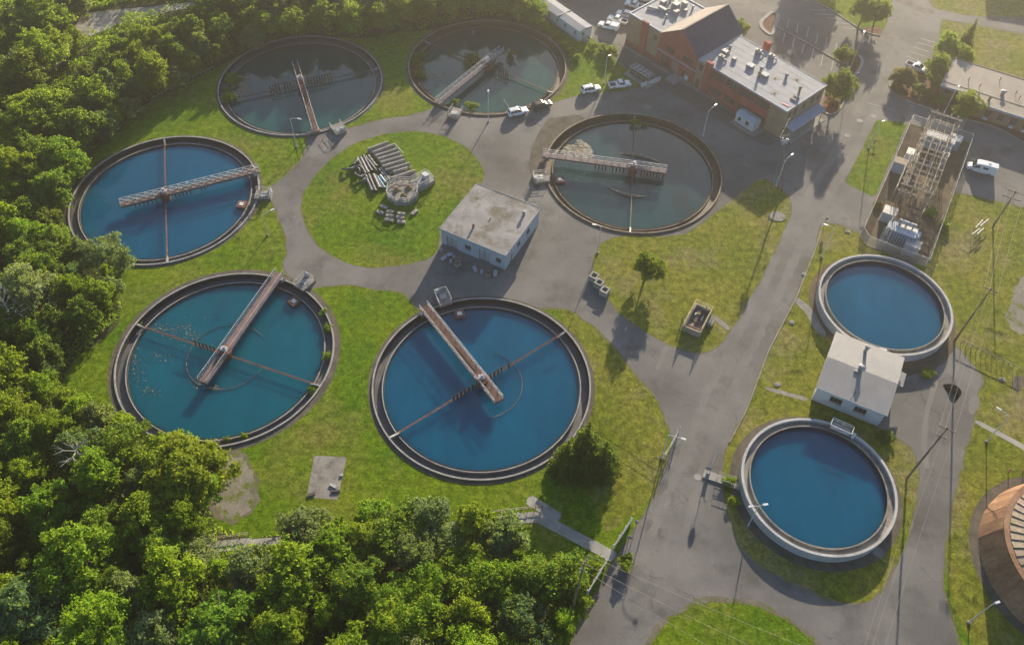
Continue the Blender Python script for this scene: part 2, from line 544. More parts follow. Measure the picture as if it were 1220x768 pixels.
def circle(c, r, n=120):
    return [Vector((c[0] + r * math.cos(2 * PI * i / n), c[1] + r * math.sin(2 * PI * i / n))) for i in range(n)]


TANKS = [(-51.952, 168.996), (-7.625, 178.041), (-73.482, 129.129), (25.617, 141.205), (-51.587, 88.998), (-5.110, 84.283)]
TR = 19.39
T7, T8, RR = (70.70, 103.46), (50.23, 64.91), 12.40

asphalt_px = [(600, -60), (640, 0), (676, 25), (712, 47), (724, 62), (757, 90), (776, 99), (762, 105), (745, 108), (693, 113.5), (660, 122), (640, 127), (605, 118), (560, 118), (520, 128), (493, 137.5), (462, 141.5), (437, 148), (414, 155),
              (392, 150), (368, 162), (364, 182), (356, 195), (345, 206), (325, 222), (318, 236), (327, 242), (332, 257), (342, 285), (342, 305), (337, 316), (345, 332), (367, 345), (387, 340), (413, 338), (432, 341), (452, 345), (473, 345), (485, 351), (493, 363),
              (510, 378), (560, 380), (620, 376), (643, 366), (662, 366), (681, 369), (697, 381), (711, 389), (731, 412), (749, 432), (757, 443), (780, 470), (793, 496), (799, 511), (803, 528), (796, 547), (790, 564), (782, 589), (764, 622), (741, 656), (733, 666), (722, 690),
              (710, 711), (700, 724), (690, 746), (676, 778), (650, 840), (1190, 840), (1152, 795), (1142, 768), (1128, 725), (1122, 689), (1126, 644), (1134, 596), (1146, 552), (1158, 500), (1164, 482), (1165, 467), (1173, 449), (1153, 430), (1137, 408),
              (1112, 420), (1080, 380), (1078, 330), (1095, 306), (1110, 265), (1133, 227), (1220, 246), (1320, 268), (1320, 196), (1220, 171), (1206, 162), (1183, 150), (1154, 143), (1136, 141), (1112, 131), (1084, 122), (1065, 112), (1058, 101), (1063, 91), (1077, 84), (1100, 84), (1110, 65), (1117, 47), (1122, 23),
              (1150, 27), (1170, 31), (1220, 40), (1330, 56), (1330, 34), (1220, 22), (1172, 20), (1150, 19), (1112, 10), (1106, 0), (1098, -40), (1090, -75), (1068, -75), (1064, -20), (1063, 0), (1056, 32), (1049, 43), (1031, 39), (1013, 27), (990, 12), (966, 0), (930, -20), (860, -60)]
oval_px = [(457, 160), (482, 156.5), (504, 157), (531, 163), (556, 175), (572, 193), (578, 212), (571, 221), (548, 246), (524, 272), (522, 296), (515, 306), (500, 311), (484, 315), (452, 319), (435, 318), (415, 314), (399, 306), (381, 294.5), (370, 280), (362, 267), (358.6, 245), (363, 228), (375, 209), (395, 190), (422, 171)]
wedge_px = [(909, 211), (925, 221), (941, 235), (942, 249), (938, 266), (928, 288), (918, 308), (900, 343), (880, 377), (869, 397), (857, 411), (840, 421), (820, 419), (794, 409), (777, 400), (752, 384), (732, 367), (722, 351), (708, 328), (707, 312), (709, 300), (717, 288), (745, 280), (790, 282), (820, 279), (849, 257), (863, 246), (886, 228)]
east_px = [(980, 266), (1000, 268), (1025, 279), (1032, 296), (1060, 300), (1080, 340), (1050, 400), (1060, 440), (1052, 470), (1046, 512), (1060, 521), (1073, 526), (1089, 538), (1094, 561), (1092, 595), (1080, 646), (1070, 666), (1056, 693), (1040, 714), (1019, 719), (992, 714), (958, 700), (921, 683), (894, 663), (877, 643), (870, 619), (862, 589), (862, 560), (864, 545), (869, 527), (877, 511), (889, 487), (903, 452), (914, 420), (931, 388), (948, 354), (971, 297)]
strip_px = [(1044.7, 142), (1081, 147), (1042, 236), (1006, 218)]
sub_px = [(1084, 147), (1155, 170), (1102.5, 318), (1072, 307), (1031, 291), (1025, 281)]
bottom_lawn_px = [(770, 775), (790, 747), (809, 730), (831, 720), (860, 716), (900, 721), (940, 740), (972, 766), (1000, 830), (740, 830)]
yard_dirt_px = [(1060, 430), (1090, 408), (1120, 400), (1138, 406), (1137, 417), (1122, 434), (1112, 442), (1085, 447), (1062, 452)]
bed_px = [(1058, 101), (1063, 92), (1076, 88), (1100, 92), (1130, 108), (1160, 118), (1230, 142), (1320, 165), (1320, 196), (1220, 171), (1206, 162), (1183, 150), (1154, 143), (1136, 141), (1112, 131), (1084, 122), (1065, 112)]
island1_px = [(919.5, 14.4), (927.6, 16), (924, 30), (920, 43), (911, 37), (907, 32.5), (906, 26)]
island2_px = [(1012, 71), (1022, 65), (1028, 72), (1026, 79), (1022, 86), (1013, 94), (1009, 89)]
bed2_px = [(984, 108), (1003, 104), (1007, 117), (1001, 131), (990, 138), (978, 132)]
bed3_px = [(1025, 33), (1047, 32), (1052, 38), (1049, 43), (1038, 42)]
pad_px = [(374.4, 542.6), (413, 544), (402, 595), (365.4, 591.7)]
bare_px = [(274, 547), (288, 548), (292, 556), (303, 572), (300, 594), (294, 612), (278, 619), (260, 616), (259, 600), (261, 588), (250, 568), (258, 554)]
path_px = [(118, 668), (160, 661), (200, 653), (250, 647), (297, 642), (400, 634), (500, 626), (592, 615), (641, 610), (690, 634), (735, 659), (730, 667), (686, 645), (640, 622), (594, 623), (500, 634), (400, 643), (298, 651), (250, 656), (200, 663), (160, 671), (122, 678)]
slab_px = [(629, 592), (634, 591), (669, 614), (665, 620), (659, 619), (627, 597)]
walk_px = [(1163, 499), (1190, 513), (1220, 529), (1300, 574), (1300, 583), (1220, 536), (1190, 519), (1160, 503)]
walk2_px = [(912, 460), (962, 473), (962, 478), (911, 464)]
walk3_px = [(948, 352), (967, 366), (977, 385), (986, 400), (978, 402), (968, 387), (960, 372), (945, 359)]
walk4_px = [(849, 372.5), (871, 390), (868, 395), (846, 377)]
bridge_px = [(838, 561), (858, 566), (884, 577), (882, 583), (856, 574), (836, 566)]
trail_px = [(-40, 110), (40, 85), (75, 50), (100, 16), (215, 4), (330, -6), (330, 2), (215, 11), (150, 26), (104, 44), (64, 84), (-40, 128)]
pit_px = [(1090 + a * .15625, 420 + b * .15625) for a, b in ((208, 245), (255, 236), (300, 238), (340, 268), (359, 300), (352, 332), (322, 368), (295, 392), (268, 372), (250, 322), (232, 280))]
trench_px = [(1113, 450), (1119, 452), (1106, 496), (1104, 540), (1109, 560), (1100, 556), (1097, 520), (1101, 490)]
patchA_px = [(792, 411), (797, 412), (786, 440), (780, 440)]
patchB_px = [(1160, 470), (1153, 480), (1155, 495), (1163, 492), (1168, 474)]
patchC_px = [(693, 113.5), (660, 122), (640, 127), (655, 135), (672, 142), (720, 126), (708, 114)]
forecourt_px = [(700, 40), (714, 46), (745, 62), (780, 84), (828, 108), (925, 168), (916, 176), (880, 158), (830, 128), (800, 112), (776, 99), (757, 90), (724, 62)]
t4gravel_px = [(886, 228), (909, 211), (905, 205), (880, 196), (850, 180), (840, 230), (820, 260), (800, 276), (820, 279), (849, 257), (863, 246)]
t4w_px = [(652, 142), (690, 136), (700, 145), (660, 190), (640, 230), (634, 220), (630, 200), (632, 180), (640, 160)]
scrape_px = [(1218, 330), (1206, 350), (1200, 372), (1206, 395), (1222, 398), (1300, 380), (1300, 340)]
scrape2_px = [(1222, 446), (1211, 447), (1207, 460), (1211, 472), (1218, 462), (1226, 452)]
forest_px = [(700, -120), (648, -10), (640, 20), (560, 34), (490, 36), (440, 46), (360, 42), (310, 52), (262, 80), (228, 96), (178, 122), (142, 156), (112, 180), (98, 210), (82, 245), (80, 275), (104, 302), (132, 335), (146, 360), (138, 392), (98, 420), (78, 440), (74, 466), (104, 488), (134, 500), (158, 518), (208, 545), (250, 556), (262, 596), (250, 625), (290, 640), (400, 632), (470, 622), (560, 634), (605, 652), (622, 700), (650, 712), (690, 715), (688, 745), (650, 840), (500, 1000), (-200, 1000), (-700, 500), (-500, -120)]



def grow(poly, d, amp, seed):
    P = [Vector(p) for p in poly]
    if sum(a.x * b.y - b.x * a.y for a, b in zip(P, P[1:] + P[:1])) < 0:
        P = P[::-1]
    P = P[::2]
    out = []
    for i, p in enumerate(P):
        t = (P[(i + 1) % len(P)] - P[i - 1]).normalized()
        k = d + amp * mnoise.noise((p.x * .25, p.y * .25, seed)) + amp * .6 * mnoise.noise((p.x * 1.1, p.y * 1.1, seed + 4))
        out.append(p + Vector((t.y, -t.x)) * max(.02, k))
    return out


FOREST = trace(forest_px, .6, seed=3)
REG = [  # name, outline, material (later ones lie over earlier ones)
    ('forest_floor', FOREST, forest_floor_m),
    ('lawn', trace([(1100, 300), (1125, 215), (1160, 140), (1900, 190), (1900, 830), (1180, 830), (1130, 700), (1120, 500)], .3), lawn_dry_m),
    ('lawn', trace([(1040, -60), (1900, -60), (1900, 170), (1160, 110), (1060, 80)], .3), lawn_dry_m),
    ('lawn', trace([(700, 345), (790, 480), (795, 550), (770, 600), (722, 640), (690, 560), (705, 450), (670, 380), (660, 366), (690, 372)], .5), lawn_dry_m),
    ('trail', trace(trail_px, .5), trail_m),
    ('dirt_verge', grow(trace(asphalt_px, .22, seed=1), .35, .45, 2), verge_m),
    ('asphalt_pavement', trace(asphalt_px, .22, seed=1), asphalt_m),
    ('asphalt_patch', trace(patchC_px), asphalt_pale_m),
    ('asphalt_patch', trace(forecourt_px, .1), asphalt_dark_m),
    ('gravel_bed', trace(t4gravel_px, .3), asphalt_dark_m),
    ('gravel_bed', trace(t4w_px, .3), gravel_m),
    ('dirt_verge', grow(trace(oval_px, .28, seed=2), .22, .3, 3), verge_m),
    ('dirt_verge', grow(trace(wedge_px, .25, seed=4), .25, .35, 4), verge_m),
    ('dirt_verge', grow(trace(east_px, .25, seed=6), .3, .4, 5), verge_m),
    ('dirt_verge', grow(trace(bottom_lawn_px, .25), .7, .6, 6), verge_m),
    ('lawn', trace(oval_px, .28, seed=2), lawn_m),
    ('lawn', trace(wedge_px, .25, seed=4), lawn_dry_m),
    ('lawn', trace(east_px, .25, seed=6), lawn_dry_m),
    ('lawn', trace(strip_px, .15, soft=1), lawn_m),
    ('lawn', trace(bottom_lawn_px, .25), lawn_m),
    ('substation_gravel', trace(sub_px, 0, soft=0), brown_dirt_m),
    ('bare_dirt', trace(yard_dirt_px, .3), brown_dirt_m),
    ('dirt_verge', grow(trace(bare_px, .9), .9, 2.2, 8), verge_m),
    ('bare_dirt', trace(bare_px, 1.3), dirt_m),
    ('bare_dirt', trace(scrape_px, .8), dirt_m),
    ('bare_dirt', trace(scrape2_px, .5), gravel_m),
    ('planting_bed', trace(bed_px, .1), mulch_m),
    ('planting_bed', trace(island1_px), mulch_m),
    ('planting_bed', trace(island2_px), mulch_m),
    ('planting_bed', trace(bed2_px), mulch_m),
    ('planting_bed', trace(bed3_px), mulch_m),
    ('gravel_bed', circle(T7, RR + 1.3), brown_dirt_m),
    ('gravel_bed', circle(T8, RR + 1.5), gravel_m),
    ('gravel_bed', circle((88.3, 52.6), 16.0), gravel_m),
    ('gravel_bed', circle(TANKS[4], TR + 1.1), gravel_m),
    ('gravel_bed', circle(TANKS[5], TR + .7), gravel_m),
    ('gravel_bed', circle(TANKS[0], TR + .5), gravel_m),
    ('gravel_bed', circle(TANKS[1], TR + .8), gravel_m),
    ('gravel_bed', circle(TANKS[2], TR + .6), gravel_m),
    ('gravel_bed', circle(TANKS[3], TR + .5), gravel_m),
    ('concrete_pad', trace(pad_px, 0, soft=0), conc_old_m),
    ('footpath', trace(path_px, 0, soft=0), conc_m),
    ('footpath', trace(slab_px, 0, soft=0), conc_m),
    ('footpath', trace(walk_px, .1), conc_m),
    ('footpath', trace(walk2_px, .1), conc_old_m),
    ('footpath', trace(walk3_px, .1), conc_old_m),
    ('footpath', trace(walk4_px, 0), conc_old_m),
    ('asphalt_patch', trace(trench_px, .1), asphalt_pale_m),
    ('asphalt_patch', trace([(1078, 60), (1086, 62), (1020, 190), (975, 262), (920, 378), (868, 485), (834, 590), (800, 700), (790, 698), (824, 588), (858, 482), (910, 376), (964, 260), (1008, 188)], .5), asphalt_worn_m),
    ('asphalt_patch', trace([(1060, 60), (1066, 62), (1002, 180), (955, 255), (902, 365), (845, 475), (806, 580), (768, 672), (760, 668), (796, 578), (836, 472), (894, 362), (946, 252), (992, 178)], .5), asphalt_worn_m),
    ('asphalt_patch', trace(patchA_px), asphalt_pale_m),
    ('asphalt_patch', trace(patchB_px, .2), asphalt_pale_m),
]
HOLES = [circle(c, TR - .12) for c in TANKS] + [trace(pit_px, .1)]


def build_ground():
    big = [Vector((-2500, -1500)), Vector((2500, -1500)), Vector((2500, 4000)), Vector((-2500, 4000))]
    near = [Vector((-160, -20)), Vector((170, -20)), Vector((300, 420)), Vector((-300, 420))]
    polys = [big, near] + [r[1] for r in REG] + HOLES
    vs, fs, es = [], [], []
    for p in polys:
        if sum(a.x * b.y - b.x * a.y for a, b in zip(p, list(p[1:]) + [p[0]])) < 0:
            p = list(p)[::-1]
        o = len(vs)
        vs += [Vector((q.x, q.y)) for q in p]
        fs.append(list(range(o, o + len(p))))
    ov, oe, of, _, _, ids = delaunay_2d_cdt(vs, es, fs, 0, 1e-4)
    nb = 2 + len(REG)
    groups = {}
    for f, i in zip(of, ids):
        if not i or max(i) >= nb:
            continue
        k = max(i)
        groups.setdefault(0 if k <= 1 else k, []).append(f)
    for k in sorted(groups):
        name, m = ('ground', lawn_m) if k == 0 else (REG[k - 2][0], REG[k - 2][2])
        z = 0.0
        mb = MB()
        remap = {}
        for f in groups[k]:
            g = []
            for i in f:
                if i not in remap:
                    remap[i] = len(mb.v)
                    mb.v.append((ov[i].x, ov[i].y, z))
                g.append(remap[i])
            a, b, c = (mb.v[j] for j in g)
            if (b[0] - a[0]) * (c[1] - a[1]) - (b[1] - a[1]) * (c[0] - a[0]) < 0:
                g = g[::-1]
            mb.f.append(tuple(g))
            mb.m.append(0)
        o = link(name, mb.mesh(name, m))
        o['kind'] = 'structure'


build_ground()


def inside(p, poly):
    x, y = p[0], p[1]
    c = False
    j = len(poly) - 1
    for i in range(len(poly)):
        a, b = poly[i], poly[j]
        if (a[1] > y) != (b[1] > y) and x < (b[0] - a[0]) * (y - a[1]) / (b[1] - a[1]) + a[0]:
            c = not c
        j = i
    return c


def inside_np(P, poly):
    x, y = P[:, 0], P[:, 1]
    c = np.zeros(len(P), bool)
    q = np.array([(v[0], v[1]) for v in poly])
    for a, b in zip(q, np.roll(q, 1, 0)):
        if a[1] == b[1]:
            continue
        c ^= ((a[1] > y) != (b[1] > y)) & (x < (b[0] - a[0]) * (y - a[1]) / (b[1] - a[1]) + a[0])
    return c


# the washed-out pit in the yard, with water standing in it
pp = HOLES[-1]
mb = MB()
n = len(pp)
cx, cy = sum(p.x for p in pp) / n, sum(p.y for p in pp) / n
mb.add([(p.x, p.y, 0) for p in pp] + [(cx + (p.x - cx) * .93, cy + (p.y - cy) * .93, -1.6) for p in pp], [(i, (i + 1) % n, n + (i + 1) % n, n + i) for i in range(n)])
pit = solid('washed_out_pit', mb, brown_dirt_m, 'dark washed out hole in the pavement with grey water standing in it', 'pit')
mb = MB().add([(cx + (p.x - cx) * .95, cy + (p.y - cy) * .95, -1.25) for p in pp], [tuple(range(n))])
part('water', mb, water_grey, pit)


def kerb(px, h=.13, wd=.2, closed=False, m=None, name='kerb', z=0):
    P = [W(*p).xy for p in px]
    Q = []
    for a, b in zip(P, P[1:] + (P[:1] if closed else [])):
        k = max(1, int((b - a).length / 3))
        Q += [a.lerp(b, i / k) for i in range(k)]
    if not closed:
        Q.append(P[-1])
    for _ in range(2):
        if closed:
            Q = [q for a, b in zip(Q, Q[1:] + Q[:1]) for q in (a.lerp(b, .25), a.lerp(b, .75))]
        else:
            Q = [Q[0]] + [q for a, b in zip(Q, Q[1:]) for q in (a.lerp(b, .25), a.lerp(b, .75))] + [Q[-1]]
    k = len(Q)
    vs, fs = [], []
    for i, p in enumerate(Q):
        a = Q[i - 1] if (i or closed) else Q[0]
        b = Q[(i + 1) % k] if (i < k - 1 or closed) else Q[-1]
        d = (b - a).normalized()
        nn = Vector((-d.y, d.x)) * wd / 2
        vs += [(p.x - nn.x, p.y - nn.y, z - .05), (p.x + nn.x, p.y + nn.y, z - .05), (p.x + nn.x, p.y + nn.y, z + h), (p.x - nn.x, p.y - nn.y, z + h)]
    for i in range(k if closed else k - 1):
        j = (i + 1) % k
        for e in range(4):
            g = (e + 1) % 4
            fs.append((i * 4 + e, i * 4 + g, j * 4 + g, j * 4 + e))
    o = link(name, MB().add(vs, fs).mesh(name, m or conc_m))
    o['kind'] = 'structure'
    return o


kerb(island1_px, .15, .9, True)
kerb(island2_px, .15, .7, True)
kerb(bed2_px[1:], .15, .35)
kerb([(1063, 91), (1058, 101), (1065, 112), (1084, 122), (1112, 131), (1131, 139), (1140, 142), (1154, 143), (1183, 150), (1206, 162), (1220, 171), (1300, 190)], .15, .35)
kerb([(1049, 43), (1031, 39), (1013, 27), (990, 12), (966, 0), (940, -14)], .15, .4, m=conc_old_m)
kerb([(926, 33), (960, 51), (1006, 77)], .16, .45, m=conc_old_m)
kerb([(980, 267), (971, 298), (949, 354), (915, 419), (890, 487), (869, 527)], .14, .25, m=conc_old_m)
kerb([(743, 55), (779, 77), (826, 104), (855, 121)], .12, 1.0, m=conc_old_m)
kerb([(600, 118), (611, 135), (655, 124)], .02, .15, m=conc_old_m)

# painted lines: thin sheets just above the pavement
pav = bpy.data.objects['asphalt_pavement']


def line(a, b, wd=.13):
    p, q = W(*a), W(*b)
    d = (q - p).normalized()
    s = Vector((-d.y, d.x, 0)) * wd / 2
    z = Vector((0, 0, .005))
    part('painted_line', MB().add([p - s + z, p + s + z, q + s + z, q - s + z], [(3, 2, 1, 0)]), line_m, pav)


def cz(a, b):
    return (860 + a * .1803, b * .1803)


for l in ((445, 130, 430, 185), (505, 150, 495, 215), (575, 180, 560, 245), (635, 225, 620, 290), (695, 250, 680, 320), (760, 285, 745, 360),
          (420, 212, 400, 285), (482, 248, 466, 308), (545, 288, 528, 357), (607, 320, 590, 400), (670, 355, 653, 438), (738, 395, 722, 470),
          (385, 100, 372, 150), (590, 65, 690, 70), (625, 92, 740, 100), (690, 118, 800, 126), (740, 150, 850, 160), (800, 185, 900, 192)):
    line(cz(l[0], l[1]), cz(l[2], l[3]), .2)
for l in ((510, 285, 585, 312), (527, 260, 605, 287), (545, 238, 625, 263), (565, 216, 650, 240), (585, 196, 660, 218)):
    line((960 + l[0] * .2344, l[1] * .2344), (960 + l[2] * .2344, l[3] * .2344), .2)
for l in ((1032, 122, 1064, 131), (1044, 96, 1043, 104), (1047, 75, 1043, 104), (1043, 104, 1030, 100)):
    line(l[:2], l[2:], .12)


def cover(x, y, r=.45, m=None, lab='round manhole cover in the pavement'):
    p = W(x, y)
    mb = MB().ring(r, r + .12, -.02, .03, 24).disc(r, .02, 24)
    solid('manhole_cover', mb, m or conc_old_m, lab, 'manhole', loc=(p.x, p.y, 0))


cover(1040.5, 138.5, .6, conc_m, 'pale round manhole cover at the road edge by the top of the grass strip')
cover(1024.5, 144, .6, conc_m, 'pale round manhole cover in the road, left of the grass strip')
cover(1009.5, 161.5, .6, conc_m, 'pale round manhole cover alone in the road left of the grass strip')
cover(772, 128, .9, asphalt_pale_m, 'pale manhole ring in the pavement between the tank and the brick building')
cover(1046.5, 657.5, .8, conc_old_m, 'square looking manhole surround on the grass beside the lower right round tank')
cover(399, 170, .5, dark_steel_m, 'dark drain cover on the loop road below the upper left tank')
cover(831, 568, .5, conc_m, 'pale manhole cover in the road left of the concrete footbridge')

# the footpath is laid in slabs
fp = [o for o in bpy.data.objects if o.name.startswith('footpath')][0]
me = None
for (a, b) in (((594, 618.5), (641, 615.5)), ((641, 615.5), (731, 663)), ((300, 646.5), (180, 659)), ((630, 594.5), (665, 616.5))):
    p, q = W(*a), W(*b)
    L_ = (q - p).length
    k = int(L_ / 1.85)
    if me is None:
        me = MB().box(.03, 1.80, -.93, .93, -.05, .035).mesh('paving_slab', conc_m)
    for i in range(k):
        o = link('paving_slab', me, fp, p.lerp(q, (i + .02) / k))
        o.location.z = .004 * (i % 3)
        o.rotation_euler = (0, 0, math.atan2(q.y - p.y, q.x - p.x))
# ------------------------------------------------------------------ round settling tanks
def railing(mb, pts, h=1.05, post=1.8, r=.035, mids=1):
    """hand rail along a polyline of (x, y, z) points"""
    pts = [Vector(p) for p in pts]
    for a, b in zip(pts, pts[1:]):
        k = max(1, round((b - a).length / post))
        for i in range(k + 1):
            p = a.lerp(b, i / k)
            mb.beam(p, p + Vector((0, 0, h)), r * 2)
        for j in range(mids + 1):
            z = Vector((0, 0, h * (j + 1) / (mids + 1)))
            mb.beam(a + z, b + z, r * 2)
    return mb


def truss_rail(mb, a, b, h=1.1, bay=1.7, r=.045):
    a, b = Vector(a), Vector(b)
    k = max(1, round((b - a).length / bay))
    up = Vector((0, 0, h))
    mb.beam(a + up, b + up, r * 2)
    mb.beam(a + up * .5, b + up * .5, r * 1.4)
    mb.beam(a, b, r * 2)
    for i in range(k + 1):
        p = a.lerp(b, i / k)
        mb.beam(p, p + up, r * 2)
        if i < k:
            q = a.lerp(b, (i + 1) / k)
            mb.beam(p, q + up, r * 1.2)


def pol(r_, a, z=0.0):
    return (r_ * math.cos(a), r_ * math.sin(a), z)


def settling_tank(i, label, wmat, wd, bridge_a, over, arm_a, plat_a, picket_dirs, deck_mat, brown=False, ringarc=None, bw=1.25, plat=(2.6, 3.4), scum_a=None, seed=0):
    rnd = random.Random(seed)
    c = TANKS[i]
    t = thing('settling_tank', label, 'tank', (c[0], c[1], 0), 0, 'round settling tanks sunk in the lawn')
    rm = rim_brown_m if brown else rim_m
    tm = trough_brown_m if brown else trough_m
    part('outer_wall', MB().ring(TR - .28, TR, -1.6, .28, 144), rm, t)
    part('trough_floor', MB().ring(17.68, TR - .28, -1.6, -.95, 144), tm, t)
    part('trough_wall_tone', MB().ring(TR - .33, TR - .283, -.95, .16, 144), wall_shade_m if not brown else tm, t)  # dark ring puts the inner wall's shade into colour, brown tanks keep trough brown
    wz = -wd + .32
    part('weir_wall', MB().ring(17.48, 17.68, -2.5, wz, 144), rm, t)
    # scum plate inside the weir
    part('scum_plate', MB().ring(17.30, 17.34, wz - .4, wz + .05, 144), trough_brown_m, t)
    part('water', MB().disc(17.5, -wd, 144), wmat, t)
    # bridge from the rim over the centre
    d = Vector(pol(1, bridge_a))
    s = Vector((-d.y, d.x, 0))
    e0, e1 = d * (TR + .6), -d * over
    dz = 1.0
    up = Vector((0, 0, dz))
    br = part('bridge', MB().beam(e0 + up, e1 + up, bw, .1), deck_mat, t)
    mb = MB()
    for q in (-1, 1):
        mb.beam(e0 + s * (q * bw * .46) + up - Vector((0, 0, .25)), e1 + s * (q * bw * .46) + up - Vector((0, 0, .25)), .12, .42)
    k = int((e0 - e1).length / 1.8)
    for j in range(k + 1):
        p = e0.lerp(e1, j / k) + up - Vector((0, 0, .2))
        mb.beam(p + s * bw * .46, p - s * bw * .46, .1)
    part('support_girder', mb, rust_paint_m, br)
    for q in (-1, 1):
        mb = MB()
        truss_rail(mb, e0 + s * (q * bw * .5) + up, e1 + s * (q * bw * .5) + up)
        part('handrail', mb, rail_m, br)
    part('abutment', MB().beam(d * (TR - .5) + Vector((0, 0, .55)) - s * (bw * .75), d * (TR - .5) + Vector((0, 0, .55)) + s * (bw * .75), .9, .8), rm, br)
    # drive unit
    du = part('drive_unit', MB().cyl(0, 0, -2.2, .9, .95, 18).cyl(0, 0, .9, 1.35, 1.25, 18), rust_paint_m, t, False)
    part('motor', MB().box(-.55, .55, -.4, .4, 1.35, 1.95).cyl(.1, 0, 1.95, 2.4, .25, 10), grey_machine_m, du)
    # skimmer arm across the whole tank
    ad = Vector(pol(1, arm_a))
    az = -wd + .55
    for q in (-1, 1):
        mb = MB()
        a0, a1 = ad * (q * 1.0) + Vector((0, 0, az)), ad * (q * 17.9) + Vector((0, 0, az))
        an = Vector((-ad.y, ad.x, 0)) * .09
        hh = Vector((0, 0, .4))
        for off in (an, -an):
            mb.beam(a0 + off, a1 + off, .07)
        mb.beam(a0 + hh, a1 + hh, .07)
        for j in range(13):
            p, p2 = a0.lerp(a1, j / 13), a0.lerp(a1, (j + 1) / 13)
            mb.beam(p + an, p2 + hh, .04)
            mb.beam(p - an, p2 + hh, .04)
            mb.beam(p + an, p - an, .06)
        part('skimmer_arm', mb, arm_grey_m if (brown or i == 0) else rust_paint_m, t)
        part('wheel_bracket', MB().beam(ad * (q * 17.2) + Vector((0, 0, az - .2)), ad * (q * 19.2) + Vector((0, 0, az + .1)), .35, .5), galv_m, t)
    # pickets hung from the turning frame
    for (pa, r0, r1, np_, drop) in picket_dirs:
        pd = Vector(pol(1, pa))
        ps = Vector((-pd.y, pd.x, 0))
        zt = 1.05
        part('picket_frame', MB().beam(pd * r0 + Vector((0, 0, zt)), pd * r1 + Vector((0, 0, zt)), .10, .12), picket_m, t)
        for k in range(np_):
            if rnd.random() < .08:
                continue
            x = r0 + (r1 - r0) * (k + .5) / np_
            part('picket', MB().beam(pd * x + Vector((0, 0, zt)), pd * x + Vector((0, 0, -wd - .3 - .1 * drop)),   .24, .12), picket_m, t)
    if ringarc:
        a0, a1, rr_ = ringarc
        P = [pol(rr_, a0 + (a1 - a0) * k / 60, -wd + .12) for k in range(61)]
        part('baffle_ring', MB().path(P, .06, 5), arm_grey_m, t)
    # inlet platform on the rim
    pd = Vector(pol(1, plat_a))
    ps = Vector((-pd.y, pd.x, 0))
    pw, pl = plat

    def pq(a, b, z):
        return pd * (TR - .6 + a) + ps * b + Vector((0, 0, z))
    mb = MB()
    o = len(mb.v)
    mb.beam(pq(0, 0, .35), pq(pl, 0, .35), pw, .62)
    pf = part('inlet_box', mb, conc_old_m, t)
    part('hatch', MB().beam(pq(pl * .35, -.1, .76), pq(pl * .8, -.1, .76), pw * .5, .12), galv_m, pf)
    mb = MB()
    railing(mb, [pq(.1, pw * .47, .7), pq(pl - .1, pw * .47, .7), pq(pl - .1, -pw * .47, .7), pq(.1, -pw * .47, .7)], 1.0, 1.5, .035)
    part('handrail', mb, rail_m, pf)
    part('control_box', MB().beam(pq(pl * .85, pw * .25, 1.15), pq(pl * .85 + .5, pw * .25, 1.15), .8, .9), grey_machine_m, pf)
    if scum_a is not None:
        qd = Vector(pol(1, scum_a))
        sb = part('scum_box', MB().beam(qd * 15.4 + Vector((0, 0, -wd + .25)), qd * 17.2 + Vector((0, 0, -wd + .25)), 1.9, .7), rust_paint_m, t)
        part('scum_hatch', MB().beam(qd * 15.9 + Vector((0, 0, -wd + .64)), qd * 16.7 + Vector((0, 0, -wd + .64)), .9, .08), white_m, sb)
    return t


def ta(i, px):
    p = W(*px)
    return math.atan2(p.y - TANKS[i][1], p.x - TANKS[i][0])


b0 = ta(0, (375, 154))
a0 = ta(0, (447, 81))
settling_tank(0, 'upper left round tank of grey green water, rust brown bridge end standing free', water_grey, 1.0, b0, 6.5, a0, ta(0, (402, 154)),
              [(a0, 1.5, 7.6, 9, 0), (a0 + PI, 1.5, 7.6, 9, 0)], deck_m, seed=1)
a1 = ta(1, (655, 108))
b1 = ta(1, (526, 123))
settling_tank(1, 'round tank of murky grey green water behind the two parked cars at the top', water_green, 1.0, b1, 6.0, a1, ta(1, (543, 136)),
              [(a1, 1.5, 6.2, 8, 4), (a1 + PI, 1.5, 7.0, 9, 0), (b1 + PI, 1.5, 5, 5, 0)], deck_pink_m, brown=True, seed=2)
b2 = ta(2, (303, 208))
settling_tank(2, 'bright blue round tank with a pale truss bridge reaching left past its centre', water_blue, .65, b2, 8.8, ta(2, (196, 168)), ta(2, (309, 234)),
              [(b2, 1.6, 8.5, 9, 4), (b2 + PI, 1.6, 6.6, 6, 3)], deck_m, scum_a=ta(2, (290, 243)), seed=3)
b3 = ta(3, (652, 189))
settling_tank(3, 'round tank of dark grey water with brown rim beside the brick building', water_brown, 1.0, b3, 7.2, ta(3, (751, 271)), ta(3, (644, 214)),
              [(b3, 1.6, 8.6, 9, 5), (b3 + PI, 1.6, 7.0, 8, 5)], deck_pink_m, brown=True, scum_a=ta(3, (662, 212)), seed=4)
b4 = ta(4, (323, 346))
a4 = ta(4, (162, 386))
settling_tank(4, 'teal blue round tank speckled with floating scum, weedy dirty rim', water_teal, .75, b4, 7.2, a4, ta(4, (362, 340)),
              [(a4, 2.0, 7.5, 7, 0), (b4 + PI, 1.6, 6.0, 4, 0)], deck_pink_m, ringarc=(R(40), R(340), 7.2), bw=1.7, scum_a=ta(4, (352, 356)), seed=5)
b5 = ta(5, (505, 369))
a5 = ta(5, (669, 398))
